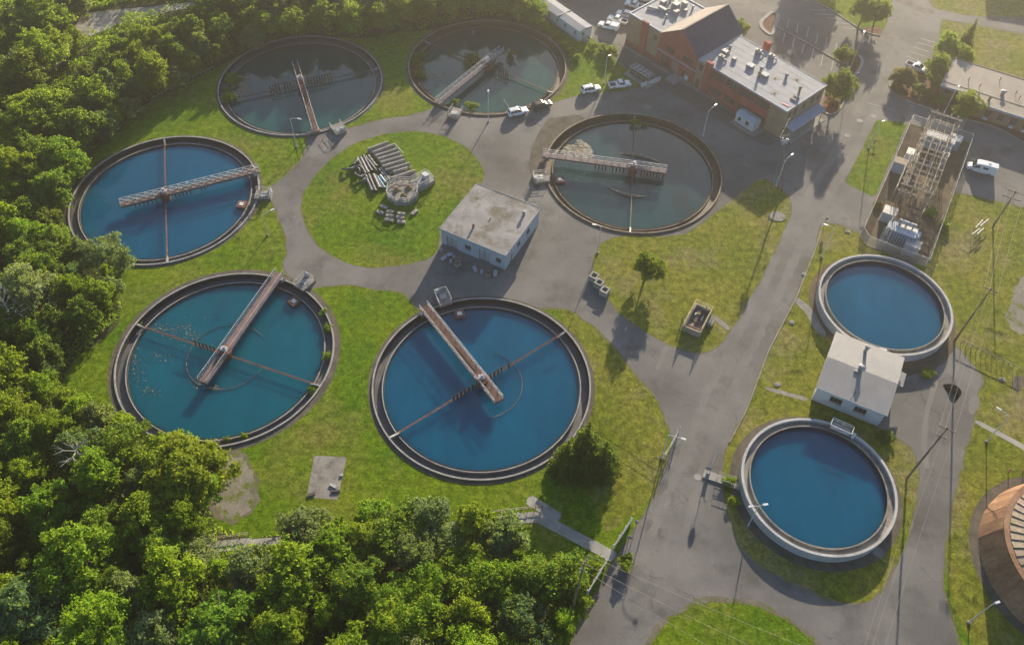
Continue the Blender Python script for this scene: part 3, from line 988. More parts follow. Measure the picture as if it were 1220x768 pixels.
settling_tank(5, 'blue round tank with clean water in front of the flat roofed control building', water_blue, .65, b5, 5.5, a5, ta(5, (528, 357)),
              [(a5, 1.6, 6.4, 6, 3), (a5 + PI, 1.6, 6.4, 6, 3), (b5, 2, 8.5, 3, 0)], deck_m, ringarc=(R(-80), R(75), 7.2), bw=1.7, scum_a=ta(5, (547, 371)), seed=6)

# loose floating matter
rnd = random.Random(11)


def floats(name, i, z, spots, n, smin, smax, m, label):
    mb = MB()
    for k in range(n):
        x, y, sx, sy = spots[rnd.randrange(len(spots))]
        p = W(rnd.gauss(x, sx), rnd.gauss(y, sy), z)
        dx, dy = p.x - TANKS[i][0], p.y - TANKS[i][1]
        if math.hypot(dx, dy) > 17:
            continue
        s = rnd.uniform(smin, smax) * (rnd.random() ** 1.5 + .25)
        nn = rnd.randint(5, 7)
        a = rnd.random() * 6
        P = [(dx + s * rnd.uniform(.5, 1) * math.cos(a + 2 * PI * j / nn), dy + s * .7 * rnd.uniform(.5, 1) * math.sin(a + 2 * PI * j / nn)) for j in range(nn)]
        mb.prism(P, z - .03, z + rnd.uniform(.02, .06))
    o = link(name, mb.mesh(name, m), None, (TANKS[i][0], TANKS[i][1], 0))
    o['kind'] = 'stuff'
    o['label'] = label
    return o


floats('floating_scum', 4, -.75, [(165, 440, 6, 12), (158, 428, 4, 8), (188, 425, 10, 3), (222, 392, 8, 5), (232, 400, 5, 4), (205, 400, 14, 8), (235, 455, 6, 4), (180, 465, 6, 3), (255, 462, 6, 1.5), (190, 390, 10, 3)], 640, .06, .22, scum_m, 'pale scum flecks on the teal water')
floats('floating_scum', 3, -1.0, [(680, 192, 12, 5), (668, 198, 6, 5), (690, 205, 9, 5), (676, 225, 12, 6), (700, 215, 14, 6)], 200, .05, .16, foam_m, 'pale flecks on the grey water')
floats('floating_scum', 1, -1.0, [(512, 91, 4, 2), (525, 88, 3, 2), (521, 101, 2, 2)], 60, .15, .6, scum_m, 'tan flecks on the murky water')
floats('floating_scum', 0, -1.0, [(285, 103, 7, 2.5), (293, 92, 7, 2), (285, 110, 5, 2)], 130, .2, .8, brown_m, 'brown drifted litter by the water plants')
floats('floating_scum', 0, -1.0, [(326, 107, 2, 3), (327, 98, 2, 2)], 50, .2, .6, scum_m, 'tan litter caught on the left picket frame')
# dried foam mat on the grey tank: a lumpy raised sheet
mb = MB()
fp = [(668, 184), (672, 176), (684, 172), (690, 167), (700, 171), (705, 178), (706, 188), (690, 188)]
P = [W(x, y, -1.0) for x, y in fp]
cxy = (sum(p.x for p in P) / 8, sum(p.y for p in P) / 8)
for k in range(230):
    while True:
        x, y = rnd.uniform(666, 708), rnd.uniform(166, 189)
        if inside((x, y), fp):
            break
    p = W(x, y, -1.0)
    s = rnd.uniform(.25, .6)
    nn = 6
    a = rnd.random() * 6
    mb.prism([(p.x + s * rnd.uniform(.6, 1) * math.cos(a + 2 * PI * j / nn), p.y + s * rnd.uniform(.6, 1) * math.sin(a + 2 * PI * j / nn)) for j in range(nn)], -1.05, -1.0 + rnd.uniform(.02, .12))
o = link('foam_mat', mb.mesh('foam_mat', foam_m))
o['kind'] = 'stuff'
o['label'] = 'lumpy mat of dried foam on the grey tank'
# curved baffle pieces floating in the grey tank
t3 = [o for o in bpy.data.objects if o.get('label', '').startswith('round tank of dark grey')][0]
for (a_, b_, c_) in (((738, 183), (762, 186), (785, 193)), ((722, 222), (750, 233), (774, 233))):
    P = [W(*a_, -.9), W(*b_, -.75), W(*c_, -.9)]
    Q = [((1 - u) ** 2) * P[0] + 2 * u * (1 - u) * (P[1] * 2 - (P[0] + P[2]) / 2) + u * u * P[2] for u in [k / 16 for k in range(17)]]
    mb = MB()
    vs = []
    for k, p in enumerate(Q):
        hh = .12 + .5 * math.sin(PI * k / 16)
        x, y = p.x - TANKS[3][0], p.y - TANKS[3][1]
        vs += [(x, y, -1.1), (x, y, -1.0 + hh), (x + .12, y + .12, -1.0 + hh), (x + .12, y + .12, -1.1)]
    fs = [(k * 4 + e, k * 4 + (e + 1) % 4, k * 4 + 4 + (e + 1) % 4, k * 4 + 4 + e) for k in range(16) for e in range(4)]
    part('baffle_ring', mb.add(vs, fs), tan_rim_m, t3)


# the two raised round tanks on the right
def raised_tank(c, label, wmat, extra):
    t = thing('storage_tank', label, 'tank', (c[0], c[1], 0), 0, 'raised round concrete tanks')
    part('outer_wall', MB().ring(RR - .42, RR, -.2, 2.0, 144), white_rim_m, t)
    part('trough_floor', MB().ring(RR - 1.35, RR - .42, .2, 1.35, 144), conc_old_m, t)
    part('inner_wall', MB().ring(RR - 1.55, RR - 1.35, .2, 1.78, 144), conc_old_m, t)
    part('wall_shade_ring', MB().ring(RR - 1.6, RR - 1.553, .2, 1.6, 144), wall_shade_m, t)  # shade of the inner wall above the water, painted as a dark ring
    part('water', MB().disc(RR - 1.58, .95, 144), wmat, t)
    mb = MB()
    for k in range(36):
        a = 2 * PI * k / 36
        mb.ring(RR - .425, RR + .06, 1.0, 1.94, 1, a - .006, a + .006)
    part('wall_rib', mb, white_rim_m, t, kind='stuff')
    for (px, w_, l_, m_, rail) in extra:
        p = W(*px, 2.0)
        a = math.atan2(p.y - c[1], p.x - c[0])
        d, s = Vector(pol(1, a)), Vector(pol(1, a + PI / 2))
        mid = d * (RR - .5) + Vector((0, 0, 2.06))
        q = part('access_platform', MB().beam(mid - s * w_ / 2, mid + s * w_ / 2, l_, .1), m_, t)
        if rail:
            mb = MB()
            e = [mid - s * w_ / 2 - d * l_ / 2, mid + s * w_ / 2 - d * l_ / 2, mid + s * w_ / 2 + d * l_ / 2, mid - s * w_ / 2 + d * l_ / 2]
            railing(mb, e + e[:1], 1.0, w_ / 2.01, .05, 1)
            part('handrail', mb, white_m, q)
    return t


raised_tank(T7, 'raised round blue water tank, pale rim, behind the pump house', water_blue, [((1052, 412), 1.4, 1.0, white_m, False)])
raised_tank(T8, 'raised round blue water tank, pale rim, in front of the pump house', water_blue, [((1003, 507), 3.6, 1.6, galv_m, True), ((1015, 518), 1.0, 1.3, white_m, False)])

# the big rusty tank cut by the right edge of the picture
c9 = (88.3, 52.6)
t = thing('rusty_digester_tank', 'large rusty round steel tank with ribbed shallow cone roof at the right edge', 'tank', (c9[0], c9[1], 0))
n = 40
for k in range(n):
    a, b = 2 * PI * k / n, 2 * PI * (k + 1) / n
    for j, (z0, z1) in enumerate(((0, 2.6), (2.6, 5.2))):
        ra, rb = 14.6 - 1.6 * z0 / 5.2, 14.6 - 1.6 * z1 / 5.2
        if abs(((a + b) / 2 + 2 * PI) % (2 * PI) - PI) < 1.9:
            o = (k % 2) * .03
            part('steel_plate', MB().add([pol(ra + o, a, z0), pol(ra + o, b, z0), pol(rb + o, b, z1 - .03), pol(rb + o, a, z1 - .03), pol(ra - .15, a, z0), pol(ra - .15, b, z0), pol(rb - .15, b, z1), pol(rb - .15, a, z1)],
                 [(0, 1, 2, 3), (7, 6, 5, 4), (0, 4, 5, 1), (1, 5, 6, 2), (2, 6, 7, 3), (3, 7, 4, 0)]), rust_m, t)
part('shell', MB().path([(0, 0, 0), (0, 0, 5.1)], [14.42, 12.84], 80), rust_m, t)
part('roof_edge', MB().ring(12.3, 13.1, 5.1, 5.32, 96), rust_m, t)
part('roof_deck', MB().path([(0, 0, 5.0), (0, 0, 6.4)], [12.35, .8], 80), rust_m, t)
n = 56
for k in range(n):
    a = 2 * PI * k / n
    da = 2 * PI / n * .48
    def rp(r_, aa, z):
        return pol(r_, aa, z)
    z0, z1 = 5.18, 6.42
    part('roof_panel', MB().add([rp(12.25, a - da, z0), rp(12.25, a + da, z0), rp(1.2, a + da, z1), rp(1.2, a - da, z1), rp(12.25, a - da, z0 + .1), rp(12.25, a + da, z0 + .24), rp(1.2, a + da, z1 + .2), rp(1.2, a - da, z1 + .1)],
         [(4, 5, 6, 7), (0, 1, 5, 4), (1, 2, 6, 5), (2, 3, 7, 6), (3, 0, 4, 7)]), rust_roof_m, t)
part('roof_cap', MB().cyl(0, 0, 6.3, 6.9, 1.5, 24), rust_m, t)
# ------------------------------------------------------------------ buildings
def wall(parent, p0, p1, z0, z1, m, ops=(), th=.3, wname='wall', frame_m=None, glass=None, label=None, inset=None):
    """a wall from p0 to p1 (outside on its right hand) with real openings; ops = (u0, u1, z0, z1, kind, columns, rows)"""
    p0, p1 = Vector((*p0, 0)), Vector((*p1, 0))
    d = (p1 - p0)
    Lw = d.length
    d.normalize()
    nrm = Vector((d.y, -d.x, 0))
    ins = th + .001 if inset is None else inset
    us = sorted({ins, Lw, *[o[0] for o in ops], *[o[1] for o in ops]})
    zs = sorted({z0, z1, *[o[2] for o in ops], *[o[3] for o in ops]})
    mb = MB()

    def blk(b, u0, u1, a0, a1, off0, off1):
        q = [p0 + d * u0 - nrm * off1, p0 + d * u1 - nrm * off1, p0 + d * u1 - nrm * off0, p0 + d * u0 - nrm * off0]
        vs = [(v.x, v.y, a0) for v in q] + [(v.x, v.y, a1) for v in q]
        b.add(vs, [(0, 1, 2, 3), (7, 6, 5, 4), (4, 5, 1, 0), (5, 6, 2, 1), (6, 7, 3, 2), (7, 4, 0, 3)])
    for ua, ub in zip(us, us[1:]):
        run = None
        for za, zb in zip(zs, zs[1:]):
            um, zm = (ua + ub) / 2, (za + zb) / 2
            hole = any(o[0] < um < o[1] and o[2] < zm < o[3] for o in ops)
            if not hole:
                run = (run[0], zb) if run else (za, zb)
            if hole and run:
                blk(mb, ua, ub, run[0], run[1], 0, th)
                run = None
        if run:
            blk(mb, ua, ub, run[0], run[1], 0, th)
    wl = part(wname, mb, m, parent, label=label)
    for o in ops:
        kind = o[4] if len(o) > 4 else 'window'
        nc, nr = (o[5], o[6]) if len(o) > 6 else (2, 1)
        fm = frame_m or arm_grey_m
        f = MB()
        e = .09
        blk(f, o[0], o[1], o[2], o[2] + e, .12, .24)
        blk(f, o[0], o[1], o[3] - e, o[3], .12, .24)
        blk(f, o[0], o[0] + e, o[2] + e, o[3] - e, .12, .24)
        blk(f, o[1] - e, o[1], o[2] + e, o[3] - e, .12, .24)
        for k in range(1, nc):
            u = o[0] + (o[1] - o[0]) * k / nc
            blk(f, u - .035, u + .035, o[2] + e, o[3] - e, .13, .23)
        for k in range(1, nr):
            z = o[2] + (o[3] - o[2]) * k / nr
            blk(f, o[0] + e, o[1] - e, z - .03, z + .03, .135, .225)
        wn = part(kind, f, fm, wl)
        g = MB()
        blk(g, o[0] + e * .5, o[1] - e * .5, o[2] + e * .5, o[3] - e * .5, .17, .20)
        part('pane' if kind == 'window' else 'panel', g, (glass or pane_m) if kind == 'window' else (o[7] if len(o) > 7 else rust_paint_m), parent)
        if kind == 'window' and m not in (brick_m, brick_tan_m):
            s = MB()
            blk(s, o[0] - .08, o[1] + .08, o[2] - .12, o[2] - .002, -.08, .1)
            part('sill', s, conc_m, parent)
    return wl


def roof_box(parent, x, y, z, sx, sy, sz, m, name='roof_unit', cap=None):
    mb = MB().box(x - sx / 2, x + sx / 2, y - sy / 2, y + sy / 2, z, z + sz)
    o = part(name, mb, m, parent)
    if cap:
        part('lid', MB().box(x - sx / 2 - .08, x + sx / 2 + .08, y - sy / 2 - .08, y + sy / 2 + .08, z + sz + .002, z + sz + .1), cap, o)
    return o


def roof_vent(parent, x, y, z, r, h, m, hood=True):
    o = part('roof_vent', MB().cyl(x, y, z, z + h, r, 12), m, parent)
    if hood:
        part('hood', MB().cyl(x, y, z + h + .002, z + h + .28, r * 1.6, 12, r2=r * .7), m, o)
    return o


# --- flat roofed control building in the middle
bl = thing('control_building', 'square single storey building with stained flat grey roof between the round tanks', 'building', (-14.52, 117.75, 0), R(-27.4))
H1 = 4.5
wall(bl, (0, 0), (14.5, 0), 0, H1 - .25, wall_blue_m, [(1.2, 3.6, 0, 3.0, 'door', 2, 4, grey_machine_m), (5.4, 6.8, 1.4, 2.6), (8.6, 11.0, 0, 3.0, 'door', 2, 4, grey_machine_m), (12.4, 13.6, 1.4, 2.6)])
wall(bl, (14.5, 0), (14.5, 14.3), 0, H1 - .25, wall_blue_m, [(2.0, 3.0, 0, 2.2, 'door', 1, 1, grey_machine_m), (5, 6.4, 1.6, 2.8), (9, 10.4, 1.6, 2.8)])
wall(bl, (14.5, 14.3), (0, 14.3), 0, H1 - .25, wall_blue_m)
wall(bl, (0, 14.3), (0, 0), 0, H1 - .25, wall_blue_m)
part('roof', MB().box(-.25, 14.75, -.25, 14.55, H1 - .248, H1), roof_grey_m, bl)
mb = MB().box(-.31, 14.81, -.31, -.252, H1 - .35, H1 + .06).box(-.31, 14.81, 14.552, 14.62, H1 - .35, H1 + .06).box(-.31, -.252, -.25, 14.55, H1 - .35, H1 + .058).box(14.752, 14.81, -.25, 14.55, H1 - .35, H1 + .058)
part('roof_edge', mb, trim_blue_m, bl)


def on(bl_, px, z):
    p = W(px[0], px[1], z)
    return local(bl_.location, bl_.rotation_euler.z, p)


x, y = on(bl, (564, 271), H1)
roof_vent(bl, x, y, H1, .2, .7, rust_paint_m)
x, y = on(bl, (624, 256), H1)
roof_vent(bl, x, y, H1, .3, .8, galv_m)
x, y = on(bl, (584, 261), H1)
roof_vent(bl, x, y, H1, .14, .25, brown_m, False)

# --- brick works building at the top
bl = thing('brick_works_building', 'long brick works building with charcoal gable between two flat roofed wings', 'building', (27.0, 189.1, 0), R(-47.6))
wx = bl.rotation_euler.z
HA, HC = 8.1, 7.3
D = 14.4
# left wing
wall(bl, (0, 0), (10.5, 0), 1.1, HA, brick_tan_m, [(8.6, 9.7, 5.2, 6.7)], label='tan brick front wall of the left wing')
part('plinth', MB().box(-.04, 10.5, -.06, .3, 0, 1.098), brick_m, bl)
wall(bl, (0, 16), (0, 0), 0, HA, brick_tan_m, [(3, 4.5, 4.8, 6.3), (8, 9.5, 4.8, 6.3)])
wall(bl, (10.5, 16), (0, 16), 0, HA, brick_tan_m)
part('pilaster_tower', MB().box(4.8, 6.7, -.55, -.062, 0, HA + .75), brick_m, bl)
part('roof', MB().box(.05, 10.45, .05, 15.95, HA + .002, HA + .14), roof_white_m, bl)
part('parapet', MB().box(-.05, 4.79, -.05, .25, HA + .002, HA + .32).box(6.71, 10.5, -.05, .25, HA + .002, HA + .32).box(-.05, .25, .26, 16, HA + .002, HA + .32).box(.26, 10.5, 15.75, 16.05, HA + .003, HA + .32), trim_blue_m, bl)
for i, (a, b, sx, sy, sz) in enumerate(((2.6, 9.5, 1.2, 1.6, 1.0), (4.4, 7.2, 2.2, .7, .7), (5.8, 10.5, 1.5, 1.5, 1.3), (4.2, 12.2, 1.1, 1.1, .8), (7.6, 8.6, 1.0, 1.3, .9), (6.6, 12.8, 1.3, .9, 1.1), (8.4, 11.2, .8, .8, .6))):
    roof_box(bl, a, b, HA + .142, sx, sy, sz, roof_unit_m, cap=roof_unit_m)
part('duct', MB().path([(1.4, 5, HA + .5), (4, 6.2, HA + .5), (5.8, 8.5, HA + .5)], .32, 8), galv_m, bl)
for a, b in ((3.2, 11), (7.2, 5.5), (8.8, 13.5), (2, 13.5)):
    roof_vent(bl, a, b, HA + .142, .25, .7, galv_m)
# gabled middle
X0, X1 = 10.5, 22.6
XR = 16.9
cw = Vector((27.0 + XR * math.cos(wx), 189.1 + XR * math.sin(wx)))
HR = min(((PX((cw.x, cw.y, h * .1))[1] - 34.4) ** 2, h * .1) for h in range(80, 160))[1]
wall(bl, (X0, -.02), (X1, -.02), 0, 7.3, brick_m, [(12.9 - X0, 15.7 - X0, 4.5, 5.9, 'window', 3, 1), (18.3 - X0, 21.1 - X0, 4.5, 5.9, 'window', 3, 1), (11.8 - X0, 14.6 - X0, 0, 3.0, 'door', 1, 5, rust_paint_m), (15.2 - X0, 17.6 - X0, 0, 3.0, 'door', 1, 5, brick_tan_m), (18.7 - X0, 19.9 - X0, 0, 2.3, 'door', 1, 1, dark_steel_m)], label='red brick gable front', inset=0)
part('string_course', MB().box(X0, X1, -.1, -.024, 3.55, 3.85), trim_blue_m, bl)
part('gable', MB().add([(X0, -.02, 7.3), (X1, -.02, 7.3), (X1, -.02, 7.35), (XR, -.02, HR - .15), (X0, -.02, 8.0), (X0, .28, 7.3), (X1, .28, 7.3), (X1, .28, 7.35), (XR, .28, HR - .15), (X0, .28, 8.0)],
     [(0, 1, 2, 3, 4), (9, 8, 7, 6, 5)]), brick_m, bl)
wall(bl, (X1, D + 1.5), (X0, D + 1.5), 0, 7.3, brick_m)


def slab(pts, t=.16):
    n_ = len(pts)
    return MB().add([(x, y, z - t) for x, y, z in pts] + list(pts), [tuple(range(n_))[::-1], tuple(range(n_, 2 * n_))] + [(i, (i + 1) % n_, n_ + (i + 1) % n_, n_ + i) for i in range(n_)])


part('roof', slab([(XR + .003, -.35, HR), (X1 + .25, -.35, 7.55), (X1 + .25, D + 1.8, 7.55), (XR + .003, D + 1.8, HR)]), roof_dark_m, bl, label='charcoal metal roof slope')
part('roof', slab([(X0 - .1, -.35, 8.2), (XR - .003, -.35, HR), (XR - .003, D + 1.8, HR), (X0 - .1, D + 1.8, 8.2)]), roof_tan_m, bl, label='tan roof slope')
part('ridge_cap', MB().beam((XR, -.4, HR + .05), (XR, D + 1.85, HR + .05), .4, .1), roof_tan_m, bl)
for k in range(1, 36):
    yy = -.35 + k * (D + 2.15) / 36
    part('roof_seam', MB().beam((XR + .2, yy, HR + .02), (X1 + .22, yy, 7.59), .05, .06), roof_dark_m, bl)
# right wing: two storeys with window bands
Y0 = X1 + .005
wall(bl, (Y0, 0), (25.3, 0), 0, HC, brick_tan_m, [(.7, 1.9, 4.6, 6.2, 'window', 1, 2), (.6, 1.7, 0, 2.2, 'door', 1, 1, dark_steel_m)], label='tan brick bay', inset=0)
part('pilaster_tower', MB().box(25.302, 27.1, -.5, .3, 0, HC + .9), brick_m, bl)
bays = 4
x0, x1 = 27.102, 44.2
ops = []
bw = (x1 - x0) / bays
for k in range(bays):
    ops.append((k * bw + .25, (k + 1) * bw - .25, 4.7, 6.6, 'window', 4, 2))
    ops.append((k * bw + .45, (k + 1) * bw - .45, .9, 2.5, 'window', 4, 1))
wall(bl, (x0, 0), (x1, 0), 0, HC, brick_m, ops, label='red brick front with two window bands', inset=0)
for k in range(1, bays):
    part('pilaster', MB().box(x0 + k * bw - .12, x0 + k * bw + .12, -.1, -.003, 0, HC - .3), brick_m, bl)
wall(bl, (x1 + .003, 0), (48.4, 0), 0, HC, brick_tan_m, label='tan brick corner bay', inset=0)
wall(bl, (48.4, 0), (48.4, D), 0, HC, brick_tan_m, [(1.2, 2.4, 4.4, 6.2, 'window', 1, 2), (3.4, 4.6, 4.4, 6.2, 'window', 1, 2), (6.5, 7.7, 4.4, 6.2, 'window', 1, 2), (9.6, 10.8, 4.4, 6.2, 'window', 1, 2), (12, 13.2, 4.4, 6.2, 'window', 1, 2), (4.5, 7.5, 0, 2.6, 'door', 3, 1, glass_m), (1, 3, .9, 2.4, 'window', 2, 1), (9, 12.5, .9, 2.4, 'window', 4, 1)])
wall(bl, (48.4, D), (Y0, D), 0, HC, brick_m)
part('roof', MB().box(Y0 + .26, 48.45, -.1, D + .1, HC + .002, HC + .16), roof_white_m, bl)
mb = MB().box(Y0 + .26, 25.298, -.22, -.103, HC - .2, HC + .24).box(27.104, 48.57, -.22, -.103, HC - .2, HC + .24).box(48.453, 48.57, -.1, D + .1, HC - .2, HC + .238).box(Y0 + .26, 48.57, D + .103, D + .22, HC - .2, HC + .24)
part('roof_edge', mb, trim_blue_m, bl)
for k in range(1, 7):
    part('roof_seam', MB().box(Y0 + .4, 48.3, k * D / 7 - .04, k * D / 7 + .04, HC + .162, HC + .175), roof_grey_m, bl)
zr = HC + .165
for px, kind in (((869.4, 58.3), 'vent'), ((863.4, 64), 'box'), ((859, 71), 'mach'), ((874.4, 72), 'small'), ((894, 80), 'white'), ((906.6, 84), 'vent'), ((911, 91), 'white'), ((903.5, 92), 'pipe'), ((903, 64), 'mach'), ((918.5, 70), 'mach'),
                 ((936.7, 92), 'vent'), ((924, 93), 'drain'), ((949.5, 95), 'drain'), ((923, 111), 'drain'), ((952, 110), 'pipe'), ((945, 119), 'tray'), ((949, 116), 'tray'), ((936, 125), 'red')):
    x, y = on(bl, px, zr)
    if kind == 'vent':
        roof_vent(bl, x, y, zr, .34, .7, roof_unit_m)
    elif kind == 'box':
        roof_box(bl, x, y, zr, 1.3, .95, .8, roof_unit_m, cap=roof_unit_m)
    elif kind == 'mach':
        o = roof_box(bl, x, y, zr, 1.2, .9, 1.0, roof_unit_m, cap=roof_unit_m)
        part('duct', MB().path([(x + .62, y, zr + .5), (x + 1.2, y + .1, zr + .5), (x + 1.5, y + .2, zr + .1)], .18, 8), galv_m, o)
        part('fan', MB().cyl(x, y, zr + 1.11, zr + 1.25, .3, 12), brown_m, o)
    elif kind == 'small':
        roof_box(bl, x, y, zr, .9, .9, .7, roof_unit_m)
    elif kind == 'white':
        roof_box(bl, x, y, zr, 1.5, 1.3, .6, roof_metal_m, 'skylight', wall_white_m)
    elif kind == 'pipe':
        roof_vent(bl, x, y, zr, .28, 1.2, brown_m, True)
    elif kind == 'drain':
        part('roof_drain', MB().box(x - .7, x + .7, y - .7, y + .7, zr + .001, zr + .03).cyl(x, y, zr + .03, zr + .18, .18, 10), roof_tan_m, bl)
    elif kind == 'tray':
        roof_box(bl, x, y, zr, 1.4, .5, .3, roof_tan_m)
    elif kind == 'red':
        part('red_sheet', MB().beam((x - .9, y - .1, zr + .06), (x + .9, y + .1, zr + .06), .35, .08), red_m, bl)
x, y = on(bl, (914, 55), zr)
part('chimney', MB().box(x - .8, x + .8, y - .5, y + .5, HC - 1, HC + 1.3), brick_m, bl)
x, y = on(bl, (1006, 70), 0)
# canopy over the right hand entrance
cp = part('entrance_canopy', slab([(48.6, .8, 3.3), (51.0, .8, 3.0), (51.0, 13.0, 3.0), (48.6, 13.0, 3.3)], .25), trim_blue_m, bl)
for yy in (1.2, 4.9, 8.7, 12.5):
    part('canopy_post', MB().cyl(50.7, yy, 0, 2.78, .1, 8), tan_rim_m, cp)
part('entrance_slab', MB().box(48.45, 51.6, .5, 13.2, -.05, .1), conc_m, bl)
# wall lamps and a downpipe
for xx in (12, 22, 26.2, 44.2):
    part('downpipe', MB().beam((xx, -.62 if xx == 26.2 else -.16, 0), (xx, -.62 if xx == 26.2 else -.16, 6.8), .12), brown_m, bl)

# --- white container cabin at the foot of the brick building
p = W(874.7, 145)
cb = thing('container_cabin', 'small white portable cabin with two dark windows against the brick front', 'cabin', (p.x, p.y, 0), R(-47.6))
cl, cwid = 5.2, 2.5
wall(cb, (0, 0), (cl, 0), .25, 2.6, wall_white_m, [(.7, 1.5, .95, 2.0, 'window', 1, 1), (2.9, 3.8, .95, 2.0, 'window', 1, 1)], th=.12, glass=glass_m)
wall(cb, (cl, 0), (cl, cwid), .25, 2.6, wall_white_m, th=.12)
wall(cb, (cl, cwid), (0, cwid), .25, 2.6, wall_white_m, th=.12)
wall(cb, (0, cwid), (0, 0), .25, 2.6, wall_white_m, [(.7, 1.5, .3, 2.2, 'door', 1, 1, wall_white_m)], th=.12)
part('roof', MB().add([(-.1, -.1, 2.602), (cl + .1, -.1, 2.602), (cl + .1, cwid + .1, 2.602), (-.1, cwid + .1, 2.602), (-.1, cwid / 2, 2.95), (cl + .1, cwid / 2, 2.95)], [(0, 1, 5, 4), (2, 3, 4, 5), (1, 2, 5), (3, 0, 4), (3, 2, 1, 0)]), wall_blue_m, cb)
part('base_slab', MB().box(-.6, cl + 1.4, -1.1, cwid + .4, -.05, .12), conc_old_m, cb)
part('skid', MB().box(.1, cl - .1, .15, .35, .121, .248).box(.1, cl - .1, cwid - .35, cwid - .15, .121, .248), dark_steel_m, cb)

# --- pump house beside the raised tanks
ph = thing('pump_house', 'white pump house with pale metal roof between the two raised round tanks', 'building', (52.75, 82.3, 0), R(-26.5))
HP = 4.1
pw_, pd_ = 12.1, 13.4
wall(ph, (.25, .25), (pw_ - .25, .25), 0, HP, wall_white_m, [(2.6, 4.7, 1.5, 3.0, 'window', 3, 1), (6.8, 8.9, 1.5, 3.0, 'window', 3, 1)], glass=glass_m, frame_m=brown_m)
wall(ph, (pw_ - .25, .25), (pw_ - .25, pd_ - .25), 0, HP, wall_white_m, [(1.2, 2.4, 0, 2.3, 'door', 1, 1, trim_blue_m), (6.5, 9.3, 0, 3.0, 'door', 1, 5, trim_blue_m)])
wall(ph, (pw_ - .25, pd_ - .25), (.25, pd_ - .25), 0, HP, wall_white_m)
wall(ph, (.25, pd_ - .25), (.25, .25), 0, HP, wall_white_m, [(4, 5.4, 1.6, 2.8), (8, 9.4, 1.6, 2.8)], glass=glass_m)
zm = HP + .75
part('roof', slab([(-.1, -.1, HP + .15), (pw_ + .1, -.1, HP + .15), (pw_ + .1, pd_ / 2 - .003, zm), (-.1, pd_ / 2 - .003, zm)], .14), roof_metal_m, ph)
part('roof', slab([(-.1, pd_ / 2 + .003, zm), (pw_ + .1, pd_ / 2 + .003, zm), (pw_ + .1, pd_ + .1, HP + .15), (-.1, pd_ + .1, HP + .15)], .14), roof_metal_m, ph)
for xx in (.25, pw_ - .55):
    part('gable', MB().add([(xx, .3, HP + .002), (xx, pd_ - .3, HP + .002), (xx, pd_ / 2, zm - .17), (xx + .3, .3, HP + .002), (xx + .3, pd_ - .3, HP + .002), (xx + .3, pd_ / 2, zm - .17)], [(0, 1, 2)[::-1], (3, 4, 5), (0, 1, 4, 3), (1, 2, 5, 4), (2, 0, 3, 5)]), wall_white_m, ph)
for k in range(1, 24):
    xx = -.1 + k * (pw_ + .2) / 24
    part('roof_seam', MB().beam((xx, -.09, HP + .165), (xx, pd_ / 2 - .1, zm + .01), .05, .045), roof_metal_m, ph)
    part('roof_seam', MB().beam((xx, pd_ + .09, HP + .165), (xx, pd_ / 2 + .1, zm + .01), .05, .045), roof_metal_m, ph)
part('gutter', MB().box(-.1, pw_ + .1, -.24, -.103, HP + .0, HP + .14), trim_blue_m, ph)
for px, r_, h_ in (((1031, 418), .3, .9), ((1024, 441), .38, .8)):
    x, y = on(ph, px, zm - .2)
    v = roof_vent(ph, x, y, zm - .5, r_, h_ + .6, galv_m)
x, y = on(ph, (1014, 475), HP + .3)
part('mast', MB().tube((x, y, HP), (x + .1, y, HP + 2.6), .04, 6), dark_steel_m, ph)
part('side_porch', slab([(pw_ + .05, 8.2, 3.0), (pw_ + 1.4, 8.2, 2.8), (pw_ + 1.4, 11.4, 2.8), (pw_ + .05, 11.4, 3.0)], .1), roof_metal_m, ph)
part('roof_curb', MB().box(*[v for v in (lambda q: (q[0] - .7, q[0] + .2, q[1] - .3, q[1] + .3))(on(ph, (1022, 443), zm - .2))], zm - .35, zm + .15), roof_metal_m, ph)

# --- low brick office at the upper right
p = W(1121, 101, 4.0)
ob = thing('low_brick_office', 'low brick office with wide flat tan roof at the upper right edge', 'building', (p.x, p.y, 0), R(-29.5))
HB = 4.0
LB, DB = 40.0, 12.5
wall(ob, (.4, 1.9), (7.1, 1.9), 0, HB - .4, brick_b_m, [(1.0, 2.4, 1.0, 2.8, 'window', 1, 2), (3.4, 5.2, 0, 2.5, 'door', 2, 1, glass_m)])
wall(ob, (7.1, 1.9), (7.1, -1.9), 0, HB - .4, brick_b_m, inset=0)
ops = []
for k in range(9):
    ops.append((4.2 + k * 2.9, 5.6 + k * 2.9, .9, 2.7, 'window', 2, 2))
wall(ob, (7.1, -1.9), (LB - .4, -1.9), 0, HB - .4, brick_b_m, ops, label='brown brick front with a row of windows')
wall(ob, (LB - .4, -1.9), (LB - .4, DB - .3), 0, HB - .4, brick_b_m)
wall(ob, (LB - .4, DB - .3), (.4, DB - .3), 0, HB - .4, brick_b_m)
wall(ob, (.4, DB - .3), (.4, 1.9), 0, HB - .4, brick_b_m)
part('roof', MB().prism([(0, 0), (6.4, 0), (6.4, -2.5), (LB, -2.5), (LB, DB), (0, DB)], HB - .38, HB), roof_tan_m, ob)
part('fascia', MB().box(-.1, 6.39, -.12, -.003, HB - .45, HB + .06).box(6.28, 6.397, -2.5, -.122, HB - .45, HB + .06).box(6.28, LB, -2.62, -2.503, HB - .45, HB + .062), trim_blue_m, ob)
part('fascia', MB().box(-.1, -.003, -.001, DB, HB - .45, HB + .058).box(-.1, LB, DB + .003, DB + .25, HB - .45, HB + .1), brown_m, ob, label='brown rear roof edge')
